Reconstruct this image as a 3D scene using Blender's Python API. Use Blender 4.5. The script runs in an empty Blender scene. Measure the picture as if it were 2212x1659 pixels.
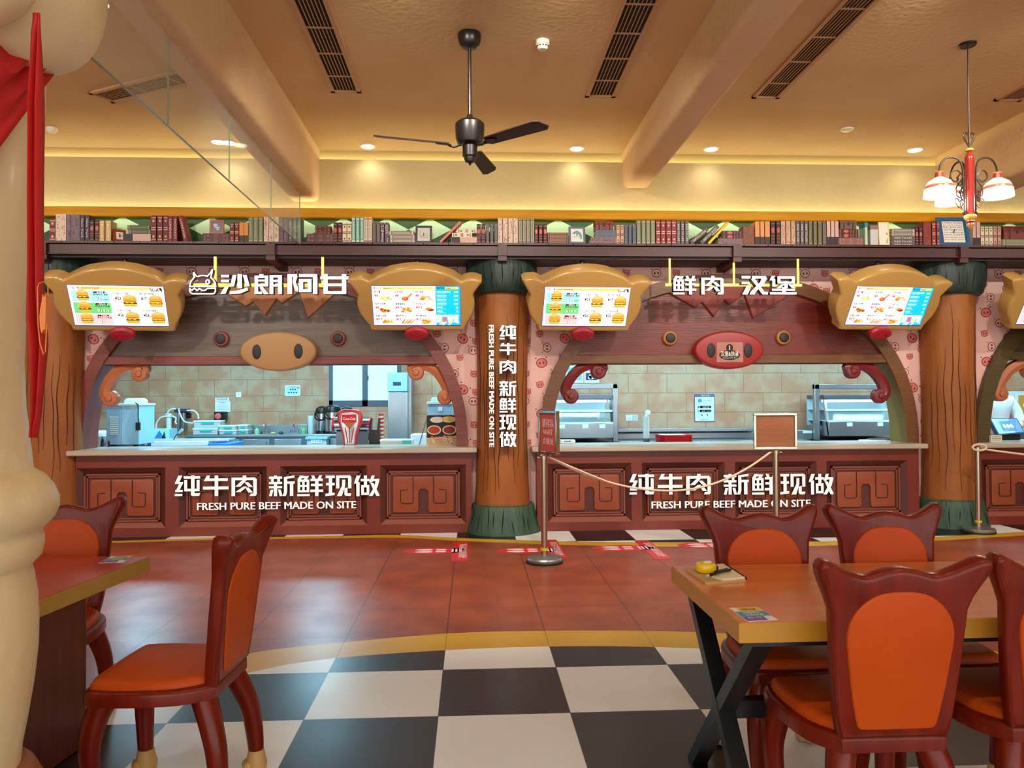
import bpy, math, random
from mathutils import Matrix, Vector
sc = bpy.context.scene
COL = sc.collection
PI = math.pi
random.seed(7)
# ------------------------------------------------------------------ camera
FL, YAW, PIT, ROL, EYE = 1678.3, .05205, .01781, -.0053, 1.436      # focal length in px of a 2212 px wide frame
_cy, _sy, _cp, _sp = math.cos(YAW), math.sin(YAW), math.cos(PIT), math.sin(PIT)
FW = Vector((_sy*_cp, _cy*_cp, _sp)); R0 = Vector((_cy, -_sy, 0)); U0 = R0.cross(FW)
RT = R0*math.cos(ROL) + U0*math.sin(ROL); UP = -R0*math.sin(ROL) + U0*math.cos(ROL)
CAM = Vector((0, 0, EYE))
cd = bpy.data.cameras.new('camera'); cam = bpy.data.objects.new('camera', cd); COL.objects.link(cam)
cd.sensor_width = 36; cd.lens = 36*FL/2212; cd.clip_start = .05; cd.clip_end = 80
m3 = Matrix((RT, UP, -FW)).transposed().to_4x4(); m3.translation = CAM; cam.matrix_world = m3
sc.camera = cam
def at(x, y, Y=None, Z=None, X=None):
    """surveyed photo point -> the point of the room on a known plane"""
    d = RT*((x-1106)/FL) - UP*((y-829.5)/FL) + FW
    t = Y/d.y if Y is not None else (Z-EYE)/d.z if Z is not None else X/d.x
    return CAM + d*t
# ------------------------------------------------------------------ view, world
sc.view_settings.view_transform = 'Standard'; sc.view_settings.look = 'None'
sc.view_settings.exposure = 0.0; sc.view_settings.gamma = 1; sc.view_settings.use_curve_mapping = False
w = bpy.data.worlds.new('world'); sc.world = w; w.use_nodes = True
w.node_tree.nodes['Background'].inputs[0].default_value = (1, .97, .93, 1)
w.node_tree.nodes['Background'].inputs[1].default_value = 2.5
sc.cycles.max_bounces = 6; sc.cycles.diffuse_bounces = 3; sc.cycles.glossy_bounces = 3; sc.cycles.transmission_bounces = 5
sc.cycles.transparent_max_bounces = 8; sc.cycles.sample_clamp_indirect = 4; sc.cycles.caustics_reflective = False; sc.cycles.caustics_refractive = False
sc.cycles.use_denoising = True
# ------------------------------------------------------------------ lamps of the room and added lights
ZC = 4.09                                                           # ceiling height
WARM, COOL, COVE, STRIP = (1, .92, .79), (.40, .80, 1.0), (1, .88, .36), (1, .88, .56)
def light(kind, loc, power, color, rot=(0, 0, 0), size=.1, sizey=None, angle=150, blend=.8, spread=PI):
    l = bpy.data.lights.new('lamp_light', kind); l.energy = power; l.color = color
    if kind == 'AREA':
        l.shape = 'RECTANGLE' if sizey else 'DISK'; l.size = size; l.spread = spread
        if sizey: l.size_y = sizey
    elif kind == 'SPOT':
        l.spot_size = math.radians(angle); l.spot_blend = blend; l.shadow_soft_size = size
    else: l.shadow_soft_size = size
    o = bpy.data.objects.new('lamp_light', l); COL.objects.link(o); o.location = loc; o.rotation_euler = rot
    return o
DOWN = [tuple(at(px, py, Z=ZC)[:2]) for px, py in ((794, 315), (1246, 320), (1536, 321), (1977, 323), (494, 307), (472, 305.5), (210, 5))]      # in view
DOWN_MORE = [(-5.4, 4.4), (-3.7, 4.4), (-.5, 4.4), (.6, 4.4), (3.0, 4.4), (4.2, 4.4), (-4.4, 2.2), (-2.4, 2.0), (-.5, 1.4), (1.1, 1.4), (2.7, 1.4), (4.6, 1.4), (-2.4, -1), (0, -1), (2.4, -1), (7.6, 7.8), (7.6, 4.4)]
for x, y in DOWN: light('SPOT', (x, y, ZC-.03), 7, WARM, size=.05, angle=140)
for x, y in DOWN_MORE: light('SPOT', (x, y, ZC-.03), 330 if 3 < y < 7 else 36, WARM, rot=(math.radians(48), 0, 0) if 3 < y < 7 else (0, 0, 0), size=.08, angle=110 if 3 < y < 7 else 140)      # unseen middle row added and swung towards the counters to brighten them
light('AREA', (.4, 8.85, 3.99), 72, COVE, rot=(math.radians(115), 0, PI), size=18, sizey=.05)         # strip hidden behind the top of the bulkhead
light('AREA', (.4, 8.285, 3.40), 28, STRIP, rot=(math.radians(180), 0, 0), size=18, sizey=.02)     # strip behind the yellow beam
light('AREA', (.4, 8.19, 3.325), 8, STRIP, rot=(math.radians(20), 0, 0), size=18, sizey=.02)       # strip under the yellow beam
for x, y, e in [(-5.2, 12.6, 105), (-2.4, 12.6, 105), (-3.6, 10, 46), (-1, 10, 32), (1.4, 10, 28), (3.2, 10.2, 28), (5.2, 10, 32), (7.4, 10.2, 60)]:
    light('AREA', (x, y, 2.86), e, COOL, size=.6, sizey=.6)
for x in (-3.2, -1.2, 1.8, 3.8, 6.9): light('AREA', (x, 9.0, 2.75), 58, COOL, rot=(math.radians(50), 0, 0), size=.9, sizey=.1)       # unseen cool fills added over the openings to light the kitchen fronts
# ------------------------------------------------------------------ materials
def lin(c):
    return tuple(((v/255)/12.92 if v/255 <= .04045 else ((v/255+.055)/1.055)**2.4) for v in c[:3]) + (1,)
MATS = {}
def mat(name, c=(200, 200, 200), rough=.5, metal=0, emit=0, c2=None, scale=8, stretch=(1, 1, 1), bump=0, bscale=None, coat=0, alpha=1, trans=0, spec=.5, detail=4, lo=.35, hi=.65):
    if name in MATS: return MATS[name]
    m = bpy.data.materials.new(name); m.use_nodes = True; n = m.node_tree.nodes; L = m.node_tree.links
    b = n['Principled BSDF']; MATS[name] = m
    b.inputs['Base Color'].default_value = lin(c); b.inputs['Roughness'].default_value = rough; b.inputs['Metallic'].default_value = metal
    b.inputs['Specular IOR Level'].default_value = spec
    if coat: b.inputs['Coat Weight'].default_value = coat; b.inputs['Coat Roughness'].default_value = .12
    if alpha < 1: b.inputs['Alpha'].default_value = alpha
    if trans: b.inputs['Transmission Weight'].default_value = trans
    if emit: b.inputs['Emission Color'].default_value = lin(c); b.inputs['Emission Strength'].default_value = emit
    m.diffuse_color = lin(c)
    if c2 or bump:
        tc = n.new('ShaderNodeTexCoord'); mp = n.new('ShaderNodeMapping'); L.new(tc.outputs['Object'], mp.inputs[0]); mp.inputs['Scale'].default_value = stretch
        if c2:
            t = n.new('ShaderNodeTexNoise'); t.inputs['Scale'].default_value = scale; t.inputs['Detail'].default_value = detail; L.new(mp.outputs[0], t.inputs[0])
            r = n.new('ShaderNodeValToRGB'); r.color_ramp.elements[0].position = lo; r.color_ramp.elements[1].position = hi
            r.color_ramp.elements[0].color = lin(c); r.color_ramp.elements[1].color = lin(c2)
            L.new(t.outputs[0], r.inputs[0]); L.new(r.outputs[0], b.inputs['Base Color'])
            if emit: L.new(r.outputs[0], b.inputs['Emission Color'])
        if bump:
            t2 = n.new('ShaderNodeTexNoise'); t2.inputs['Scale'].default_value = bscale or scale*3; t2.inputs['Detail'].default_value = 3; L.new(mp.outputs[0], t2.inputs[0])
            bp = n.new('ShaderNodeBump'); bp.inputs['Strength'].default_value = bump; bp.inputs['Distance'].default_value = .02; L.new(t2.outputs[0], bp.inputs['Height']); L.new(bp.outputs[0], b.inputs['Normal'])
    return m
def flat(c, emit=0, rough=.6):
    return mat('paint_%d_%d_%d_%d' % (c[0], c[1], c[2], int(emit*100)), c, rough, emit=emit)
def wood(name, c, c2, rough=.35, axis='z', coat=0, s=3, bump=.15, spec=.5):
    k = 14
    return mat(name, c, rough, c2=c2, scale=s, stretch={'x': (1, k, k), 'y': (k, 1, k), 'z': (k, k, 1)}[axis], bump=bump, coat=coat, spec=spec)
# ------------------------------------------------------------------ mesh builder
TXT = {}
def text_mesh(s, bold=0, ext=0):
    k = (s, bold, ext)
    if k not in TXT:
        c = bpy.data.curves.new('t', 'FONT'); c.body = s; c.resolution_u = 2; c.offset = bold; c.extrude = ext
        o = bpy.data.objects.new('t', c); COL.objects.link(o); bpy.context.view_layer.update()
        me = bpy.data.meshes.new_from_object(o.evaluated_get(bpy.context.evaluated_depsgraph_get()))
        V = [tuple(v.co) for v in me.vertices]; F = [tuple(p.vertices) for p in me.polygons]; Nz = [p.normal.z for p in me.polygons]
        bpy.data.objects.remove(o); bpy.data.curves.remove(c); bpy.data.meshes.remove(me)
        x0 = min([v[0] for v in V] or [0]); x1 = max([v[0] for v in V] or [1]); y0 = min([v[1] for v in V] or [0]); y1 = max([v[1] for v in V] or [1])
        TXT[k] = (V, F, Nz, x0, x1, y0, y1)
    return TXT[k]
class MB:
    def __init__(s): s.v = []; s.f = []; s.m = []
    def add(s, V, F, mi=0):
        k = len(s.v); s.v += [tuple(p) for p in V]
        for i, f in enumerate(F):
            s.f.append(tuple(k+q for q in f)); s.m.append(mi if isinstance(mi, int) else mi[i])
        return s
    def xf(s, M, k0=0):
        for i in range(k0, len(s.v)): s.v[i] = tuple(M @ Vector(s.v[i]))
        return s
    def box(s, x0, y0, z0, x1, y1, z1, mi=0):
        return s.add([(x0, y0, z0), (x1, y0, z0), (x1, y1, z0), (x0, y1, z0), (x0, y0, z1), (x1, y0, z1), (x1, y1, z1), (x0, y1, z1)],
                     [(0, 3, 2, 1), (4, 5, 6, 7), (0, 1, 5, 4), (1, 2, 6, 5), (2, 3, 7, 6), (3, 0, 4, 7)], mi)
    def rbox(s, cx, cy, cz, sx, sy, sz, rot=(0, 0, 0), mi=0):
        k = len(s.v); s.box(-sx/2, -sy/2, -sz/2, sx/2, sy/2, sz/2, mi)
        from mathutils import Euler
        return s.xf(Matrix.Translation((cx, cy, cz)) @ Euler(rot).to_matrix().to_4x4(), k)
    def prism(s, P, y0, y1, mi=0, side=None, back=None):
        """outline P of (x, z), front face at y0 (looking at -y), back at y1"""
        a = sum(P[i][0]*P[(i+1) % len(P)][1]-P[(i+1) % len(P)][0]*P[i][1] for i in range(len(P)))
        if a < 0: P = P[::-1]
        n = len(P); V = [(x, y0, z) for x, z in P]+[(x, y1, z) for x, z in P]
        F = [tuple(range(n)), tuple(range(2*n-1, n-1, -1))]+[(i, n+i, n+(i+1) % n, (i+1) % n) for i in range(n)]
        sd = mi if side is None else side
        return s.add(V, F, [mi, sd if back is None else back]+[sd]*n)
    def prismz(s, P, z0, z1, mi=0, side=None):
        k = len(s.v); s.prism([(x, y) for x, y in P], -z1, -z0, mi, side)
        for i in range(k, len(s.v)): x, y, z = s.v[i]; s.v[i] = (x, z, -y)
        return s
    def pillow(s, P, y0, y1, r, mi=0, seg=3, side=None):
        """prism with a rounded front rim of radius r"""
        a = sum(P[i][0]*P[(i+1) % len(P)][1]-P[(i+1) % len(P)][0]*P[i][1] for i in range(len(P)))
        if a < 0: P = P[::-1]
        n = len(P); N = []
        for i in range(n):
            p, q, t = Vector(P[i-1]), Vector(P[i]), Vector(P[(i+1) % n]); e1 = (q-p); e2 = (t-q)
            n1 = Vector((-e1.y, e1.x)).normalized() if e1.length else Vector((0, 0)); n2 = Vector((-e2.y, e2.x)).normalized() if e2.length else n1
            nn = n1+n2; nn = nn.normalized() if nn.length > 1e-6 else n1
            N.append(nn/max(.55, nn.dot(n1)))
        rings = [[(P[i][0], y1, P[i][1]) for i in range(n)]]
        for j in range(seg+1):
            t = j/seg*PI/2; ins = r*(1-math.cos(t)); yy = y0+r-r*math.sin(t)
            rings.append([(P[i][0]+N[i].x*ins, yy, P[i][1]+N[i].y*ins) for i in range(n)])
        V = [p for R in rings for p in R]; F = [tuple(range(n-1, -1, -1))]; M = [side if side is not None else mi]
        for j in range(len(rings)-1):
            for i in range(n): F.append((j*n+i, (j+1)*n+i, (j+1)*n+(i+1) % n, j*n+(i+1) % n)[::-1]); M.append(mi if j or side is None else side)
        k = (len(rings)-1)*n; F.append(tuple(range(k, k+n))); M.append(mi)
        return s.add(V, F, M)
    def lathe(s, prof, cx=0, cy=0, seg=24, mi=0, caps=True):
        V = []; F = []; M = []
        for r, z in prof: V += [(cx+r*math.cos(2*PI*i/seg), cy+r*math.sin(2*PI*i/seg), z) for i in range(seg)]
        for j in range(len(prof)-1):
            for i in range(seg): F.append((j*seg+i, j*seg+(i+1) % seg, (j+1)*seg+(i+1) % seg, (j+1)*seg+i)); M.append(mi if isinstance(mi, int) else mi[j])
        if caps:
            F.append(tuple(range(seg-1, -1, -1))); M.append(M[0]); k = (len(prof)-1)*seg; F.append(tuple(range(k, k+seg))); M.append(M[-2])
        if prof[-1][1] < prof[0][1]: F = [f[::-1] for f in F]
        return s.add(V, F, M)
    def tube(s, path, r, seg=8, mi=0, closed=False, fl=1.0):
        P = [Vector(p) for p in path]; n = len(P); V = []; F = []
        rr = r if isinstance(r, (list, tuple)) else [r]*n
        up = None
        for i in range(n):
            a = P[i-1] if (i or closed) else P[0]; b = P[(i+1) % n] if (i < n-1 or closed) else P[-1]
            t = (b-a).normalized()
            if up is None:
                up = Vector((0, 0, 1)) if abs(t.z) < .9 else Vector((0, 1, 0))
            u = (up-t*up.dot(t)).normalized(); up = u; q = t.cross(u)
            for k in range(seg):
                ang = 2*PI*(k+.5)/seg; V.append(P[i]+(u*math.cos(ang)+q*math.sin(ang)*fl)*rr[i])
        for i in range(n if closed else n-1):
            j = (i+1) % n
            for k in range(seg): F.append((i*seg+k, i*seg+(k+1) % seg, j*seg+(k+1) % seg, j*seg+k))
        if not closed: F.append(tuple(range(seg-1, -1, -1))); F.append(tuple((n-1)*seg+k for k in range(seg)))
        return s.add(V, F, mi)
    def ell(s, cx, cy, cz, rx, ry, rz, mi=0, seg=16, rings=10):
        V = [(cx, cy, cz-rz)]; F = []
        for j in range(1, rings):
            t = -PI/2+PI*j/rings
            V += [(cx+rx*math.cos(t)*math.cos(2*PI*i/seg), cy+ry*math.cos(t)*math.sin(2*PI*i/seg), cz+rz*math.sin(t)) for i in range(seg)]
        V.append((cx, cy, cz+rz)); e = len(V)-1
        for i in range(seg): F.append((0, 1+(i+1) % seg, 1+i)); F.append((e, 1+(rings-2)*seg+i, 1+(rings-2)*seg+(i+1) % seg))
        for j in range(rings-2):
            for i in range(seg): a = 1+j*seg; F.append((a+i, a+(i+1) % seg, a+seg+(i+1) % seg, a+seg+i))
        return s.add(V, F, mi)
    def face(s, P, y, mi=0):
        """flat polygon (x, z) facing -y"""
        a = sum(P[i][0]*P[(i+1) % len(P)][1]-P[(i+1) % len(P)][0]*P[i][1] for i in range(len(P)))
        if a < 0: P = P[::-1]
        return s.add([(x, y, z) for x, z in P], [tuple(range(len(P)))], mi)
    def text(s, t, x, y, z, h, mi=0, align='l', width=None, bold=0, ext=0, side=None, wmax=None):
        """text standing in the xz plane, capital height about h, baseline z"""
        V, F, Nz, x0, x1, y0, y1 = text_mesh(t, bold, ext)
        k = h/.73; kx = k if width is None else width/max(1e-6, x1-x0)
        if wmax and (x1-x0)*kx > wmax: kx = wmax/(x1-x0)
        ox = x-(x0 if align == 'l' else (x0+x1)/2 if align == 'c' else x1)*kx
        W = [(ox+p[0]*kx, y-p[2]*k, z+p[1]*k) for p in V]
        return s.add(W, F, [mi if (side is None or nz > .5) else side for nz in Nz])
    def build(s, name, mats, parent=None, smooth=True, ang=38, world=True, bevel=0, bseg=2):
        me = bpy.data.meshes.new(name)
        V = s.v
        if parent is not None and world:
            I = parent.matrix_basis.inverted() if parent.parent is None else (parent.parent.matrix_basis @ parent.matrix_basis).inverted()
            V = [tuple(I @ Vector(p)) for p in V]
        me.from_pydata(V, [], s.f)
        if not isinstance(mats, (list, tuple)): mats = [mats]
        for mm in mats: me.materials.append(mm)
        me.polygons.foreach_set('material_index', [min(q, len(mats)-1) for q in s.m])
        me.validate(); me.update()
        if smooth:
            me.polygons.foreach_set('use_smooth', [True]*len(me.polygons)); me.set_sharp_from_angle(angle=math.radians(ang))
        o = bpy.data.objects.new(name, me); COL.objects.link(o)
        if parent is not None: o.parent = parent
        if bevel:
            b = o.modifiers.new('bevel', 'BEVEL'); b.width = bevel; b.segments = bseg; b.limit_method = 'ANGLE'; b.angle_limit = math.radians(40)
        return o
def tag(o, label, cat, group=None, kind=None):
    o['label'] = label; o['category'] = cat
    if group: o['group'] = group
    if kind: o['kind'] = kind
    return o
def thing(name, label, cat, loc=(0, 0, 0), rz=0, group=None):
    o = bpy.data.objects.new(name, None); COL.objects.link(o); o.location = loc; o.rotation_euler = (0, 0, rz); o.empty_display_size = .1
    o.matrix_basis = Matrix.Translation(loc) @ Matrix.Rotation(rz, 4, 'Z')
    return tag(o, label, cat, group)
def dup(root, loc, rz, label, group=None):
    r = root.copy(); COL.objects.link(r); r.matrix_basis = Matrix.Translation(loc) @ Matrix.Rotation(rz, 4, 'Z'); r['label'] = label
    if group: r['group'] = group
    for ch in list(root.children):
        c = ch.copy(); COL.objects.link(c); c.parent = r
        for g in list(ch.children):
            d = g.copy(); COL.objects.link(d); d.parent = c
    return r
def ellipse(cx, cz, rx, rz, n=24): return [(cx+rx*math.cos(2*PI*i/n), cz+rz*math.sin(2*PI*i/n)) for i in range(n)]
def rrect(x0, z0, x1, z1, r, n=4):
    P = []
    for cx, cz, a0 in ((x1-r, z1-r, 0), (x0+r, z1-r, 90), (x0+r, z0+r, 180), (x1-r, z0+r, 270)):
        P += [(cx+r*math.cos(math.radians(a0+90*i/n)), cz+r*math.sin(math.radians(a0+90*i/n))) for i in range(n+1)]
    return P
def spline(P, n=6, closed=False):
    P = [Vector(p) for p in P]; out = []; N = len(P)
    for i in range(N if closed else N-1):
        g = lambda k: P[k % N] if closed else P[max(0, min(N-1, k))]
        a, b, c, d = g(i-1), g(i), g(i+1), g(i+2)
        for j in range(n):
            t = j/n; out.append(.5*((2*b)+(c-a)*t+(2*a-5*b+4*c-d)*t*t+(3*b-a-3*c+d)*t**3))
    if not closed: out.append(P[-1])
    return out
def pxz(P, Y): return [(lambda q: (q.x, q.z))(at(x, y, Y=Y)) for x, y in P]
# ------------------------------------------------------------------ floor
def floor_mat(name, ca, cb, grout, checker, flip=0, rough=.25, gw=.006):
    m = bpy.data.materials.new(name); m.use_nodes = True; n = m.node_tree.nodes; L = m.node_tree.links; b = n['Principled BSDF']
    tc = n.new('ShaderNodeTexCoord'); sp = n.new('ShaderNodeSeparateXYZ'); L.new(tc.outputs['Object'], sp.inputs[0])
    def M(op, a, c=None, d=None):
        q = n.new('ShaderNodeMath'); q.operation = op
        for i, v in enumerate((a, c, d)):
            if v is None: continue
            if isinstance(v, (int, float)): q.inputs[i].default_value = v
            else: L.new(v, q.inputs[i])
        return q.outputs[0]
    gx = M('DIVIDE', M('ADD', sp.outputs[0], 60.157), .6); gy = M('DIVIDE', M('SUBTRACT', sp.outputs[1], 3.548-60), .6)
    fx, fy = M('FRACT', gx), M('FRACT', gy)
    line = M('MAXIMUM', M('GREATER_THAN', M('ABSOLUTE', M('SUBTRACT', fx, .5)), .5-gw), M('GREATER_THAN', M('ABSOLUTE', M('SUBTRACT', fy, .5)), .5-gw))
    nz = n.new('ShaderNodeTexNoise'); nz.inputs['Scale'].default_value = 3.2; nz.inputs['Detail'].default_value = 5; L.new(tc.outputs['Object'], nz.inputs[0])
    mix = n.new('ShaderNodeMix'); mix.data_type = 'RGBA'; mix.inputs[6].default_value = lin(ca); mix.inputs[7].default_value = lin(cb)
    if checker:
        par = M('FLOORED_MODULO', M('ADD', M('ADD', M('FLOOR', gx), M('FLOOR', gy)), flip), 2)
        L.new(par, mix.inputs[0])
    else:
        r = n.new('ShaderNodeMapRange'); r.inputs[1].default_value = .35; r.inputs[2].default_value = .65; L.new(nz.outputs[0], r.inputs[0]); L.new(r.outputs[0], mix.inputs[0])
    mg = n.new('ShaderNodeMix'); mg.data_type = 'RGBA'; mg.inputs[7].default_value = lin(grout); L.new(mix.outputs[2], mg.inputs[6]); L.new(line, mg.inputs[0]); L.new(mg.outputs[2], b.inputs['Base Color'])
    rr = n.new('ShaderNodeMapRange'); rr.inputs[3].default_value = rough-.05; rr.inputs[4].default_value = rough+.09; L.new(nz.outputs[0], rr.inputs[0]); L.new(rr.outputs[0], b.inputs['Roughness'])
    bp = n.new('ShaderNodeBump'); bp.inputs['Strength'].default_value = .25; bp.inputs['Distance'].default_value = .004
    L.new(M('SUBTRACT', M('MULTIPLY', nz.outputs[0], .5), line), bp.inputs['Height']); L.new(bp.outputs[0], b.inputs['Normal'])
    b.inputs['Specular IOR Level'].default_value = .45
    return m
FM = [floor_mat('checker_tile', (14, 14, 15), (240, 244, 244), (60, 55, 50), True, 0, .3, .003),
      floor_mat('yellow_band_tile', (206, 160, 28), (214, 170, 40), (120, 90, 30), False, 0, .33, .003),
      floor_mat('red_tile', (156, 74, 44), (132, 58, 34), (92, 50, 38), False, 0, .3, .008),
      floor_mat('checker_tile_counter', (14, 14, 15), (240, 244, 244), (60, 55, 50), True, 1, .3, .003),
      floor_mat('kitchen_tile', (150, 150, 150), (135, 138, 140), (90, 90, 90), False, 0, .4, .006)]
def curve(P):
    S = spline([(x, y, 0) for x, y in P], 8)
    def f(x):
        if x <= S[0].x: return S[0].y
        for a, b in zip(S, S[1:]):
            if a.x <= x <= b.x: return a.y+(b.y-a.y)*(x-a.x)/max(1e-6, b.x-a.x)
        return S[-1].y
    return f
c1 = curve([(-9, 1.0), (-3, 3.05), (-1.855, 3.644), (-1.194, 4.162), (-.819, 4.36), (-.156, 4.469), (.443, 4.494), (1.039, 4.444), (2.0, 4.24), (2.95, 3.9), (5, 3.1), (10, 1.5)])
c2 = curve([(-9, 1.3), (-3, 3.38), (-1.94, 3.945), (-1.268, 4.487), (-.765, 4.649), (-.159, 4.783), (.43, 4.794), (1.188, 4.736), (2.0, 4.55), (2.95, 4.236), (5, 3.5), (10, 2)])
c3 = curve([(-9, 7.6), (-3.70, 8.03), (-2.544, 8.118), (-1.331, 8.11), (-.749, 8.09), (-.159, 7.873), (.43, 7.69), (1.015, 7.54), (1.9, 7.40), (3.2, 7.32), (4.5, 7.47), (5.4, 7.65), (7, 7.9), (10, 7.6)])
c4 = curve([(-9, 7.75), (-3.744, 8.14), (-2.578, 8.226), (-1.358, 8.25), (-.765, 8.26), (-.162, 8.029), (.439, 7.875), (1.039, 7.72), (1.925, 7.62), (3.293, 7.54), (4.645, 7.689), (5.55, 7.858), (7, 8.05), (10, 7.8)])
mb = MB(); xs = [-9+.2*i for i in range(96)]
for a, b in zip(xs, xs[1:]):
    ya = [-5, c1(a), c2(a), c3(a), c4(a), 8.6, 15]; yb = [-5, c1(b), c2(b), c3(b), c4(b), 8.6, 15]
    for j, mi in enumerate((0, 1, 2, 1, 3, 4)): mb.add([(a, ya[j], 0), (b, yb[j], 0), (b, yb[j+1], 0), (a, ya[j+1], 0)], [(0, 1, 2, 3)], mi)
tag(mb.build('floor', FM, smooth=False), 'floor of red tiles, yellow bands and black and white checks', 'floor', kind='structure')
# ------------------------------------------------------------------ ceiling, bulkhead, beams, outer walls
CREAM = mat('cream_plaster', (222, 190, 140), .75, c2=(216, 182, 130), scale=1.5, bump=.25, bscale=22)
BUMPY = mat('rough_cream_plaster', (226, 192, 148), .6, c2=(220, 186, 140), scale=2, bump=.5, bscale=14)
mb = MB(); mb.box(-9, -5, ZC, 10, 9.5, ZC+.1); mb.box(-9, 9.3, 3, 10, 9.4, ZC)
tag(mb.build('ceiling', CREAM, smooth=False), 'cream plaster ceiling above the dining room', 'ceiling', kind='structure')
mb = MB()
BY, BZ1 = 8.33, 3.99
mb.box(-9, BY, 3.2, 10, BY+.06, BZ1); mb.box(-9, BY+.06, 3.2, 10, BY+.08, BZ1-.06)
o = tag(mb.build('bulkhead', mat('bulkhead_plaster', (202, 184, 132), .7, c2=(196, 176, 124), scale=2, bump=.4, bscale=14), smooth=False), 'cream plaster bulkhead band across the room above the yellow timber', 'bulkhead', kind='structure')
def beam(n, x0, x1, z0, label):
    mb = MB(); r = .06
    P = [(x0, ZC+.02), (x0, z0+r)]+[(x0+r-r*math.cos(t*PI/8), z0+r-r*math.sin(t*PI/8)) for t in range(1, 4)]+[(x0+r, z0), (x1-r, z0)]
    P += [(x1-r+r*math.sin(t*PI/8), z0+r-r*math.cos(t*PI/8)) for t in range(1, 5)]+[(x1, ZC+.02)]
    mb.prism(P, -5, BY+.02)
    tag(mb.build('beam_%d' % n, BUMPY), label, 'ceiling beam', kind='structure')
beam(1, -1.91, -1.61, 3.53, 'rounded plaster ceiling beam with glass panels under it')
beam(2, 1.648, 1.942, 3.709, 'rounded plaster ceiling beam between the ceiling fan and the hanging lamp')
beam(3, 5.17, 5.6, 3.535, 'plaster ceiling beam at the far side of the hanging lamp')
for nm, bx_ in (('wall_left', (-9.1, -5, 0, -9, 15, 4)), ('wall_right', (10, -5, 0, 10.1, 15, 4))):
    mb = MB(); mb.box(*bx_); tag(mb.build(nm, CREAM, smooth=False), 'cream plaster dining room wall, ' + nm.split('_')[1] + ' side', 'wall', kind='structure')
# ------------------------------------------------------------------ pig wallpaper front wall with arched openings
PINK = mat('pink_wallpaper', (236, 190, 180), .7, c2=(230, 184, 174), scale=2)
PD, PF = flat((110, 26, 30)), flat((226, 120, 112))
FY = 8.55
ARCH = [(-2.15, 2.11, 1.90), (2.88, 2.135, 1.905), (7.82, 2.13, 1.90)]       # centre, half width, rise above the counter
AZ = .90
def arch_pts(c, a, b, off=0, n=40, nexp=2.25):
    out = []
    for i in range(n+1):
        t = PI*i/n; cx, sx = math.cos(t), math.sin(t)
        out.append((c-(a-off)*math.copysign(abs(cx)**(2/nexp), cx), AZ+(b-off)*abs(sx)**(2/nexp)))
    return out
def pigface(mb, x, z, r, rot, kind, y):
    c, s = math.cos(rot), math.sin(rot)
    T = lambda px, pz: (x+r*(px*c-pz*s), z+r*(px*s+pz*c))
    E = lambda cx, cz, rx, rz, n: [T(*p) for p in ellipse(cx, cz, rx, rz, n)]
    mb.face(E(0, 0, 1.08, .94, 14), y, 1); mb.face(E(0, 0, .93, .79, 14), y-.0008, 2 if kind else 0)
    for sx in (-1, 1):
        mb.face(E(sx*.36, -.02, .17 if kind else .2, .24 if kind else .3, 8), y-.0016, 1)
        if kind == 2: mb.face([T(sx*.75, .75), T(sx*1.05, 1.2), T(sx*.98, .55)], y-.0016, 1)
        else: mb.face(E(sx*1.02, .98, .15, .15, 6), y-.0016, 1)
CELL = [(.05, .50, .050, 0, 0), (.30, .53, .050, PI/2, 0), (.47, .42, .036, .15, 2), (.24, .36, .058, .12, 1), (.06, .24, .040, -.1, 2), (.40, .24, .052, .1, 0), (.22, .12, .040, .2, 2), (.50, .07, .058, -.6, 1), (.08, .04, .038, 0, 2)]
mb = MB()
bays = [(-4.43, .34), (.34, 5.33), (5.33, 10)]
for (xl, xr), (c, a, b) in zip(bays, ARCH):
    A = [p for p in arch_pts(c, a, b, .05) if xl+.02 < p[0] < xr-.02]
    if A[-1][1] > AZ+.01: A[-1] = (A[-1][0], AZ)
    P = [(xl, 0), (xl, 3.05), (xr, 3.05), (xr, 0), (A[-1][0], 0)] + A[::-1] + [(A[0][0], 0)]
    mb.prism(P, FY, FY+.28, 0)
mb.box(-9, FY, 0, -4.45, FY+.28, 3.05, 0)
def inside(x, z):
    return any(abs((x-c)/(a-.06))**2.25+max(0, (z-AZ)/(b-.06))**2.25 < 1 for c, a, b in ARCH)
for i in range(-16, 18):
    for j in range(0, 4):
        for px, pz, r, rot, kd in CELL:
            x, z = -.03+i*.565+px, .98+j*.56+pz-.08
            if not inside(x, z) and AZ < z < 2.98 and -8.5 < x < 9.6: pigface(mb, x, z, r, rot, kd, FY-.001)
tag(mb.build('wall_front', [PINK, PD, PF], smooth=False), 'pink wallpapered wall with little pig faces and arched serving openings', 'wall', kind='structure')
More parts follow.
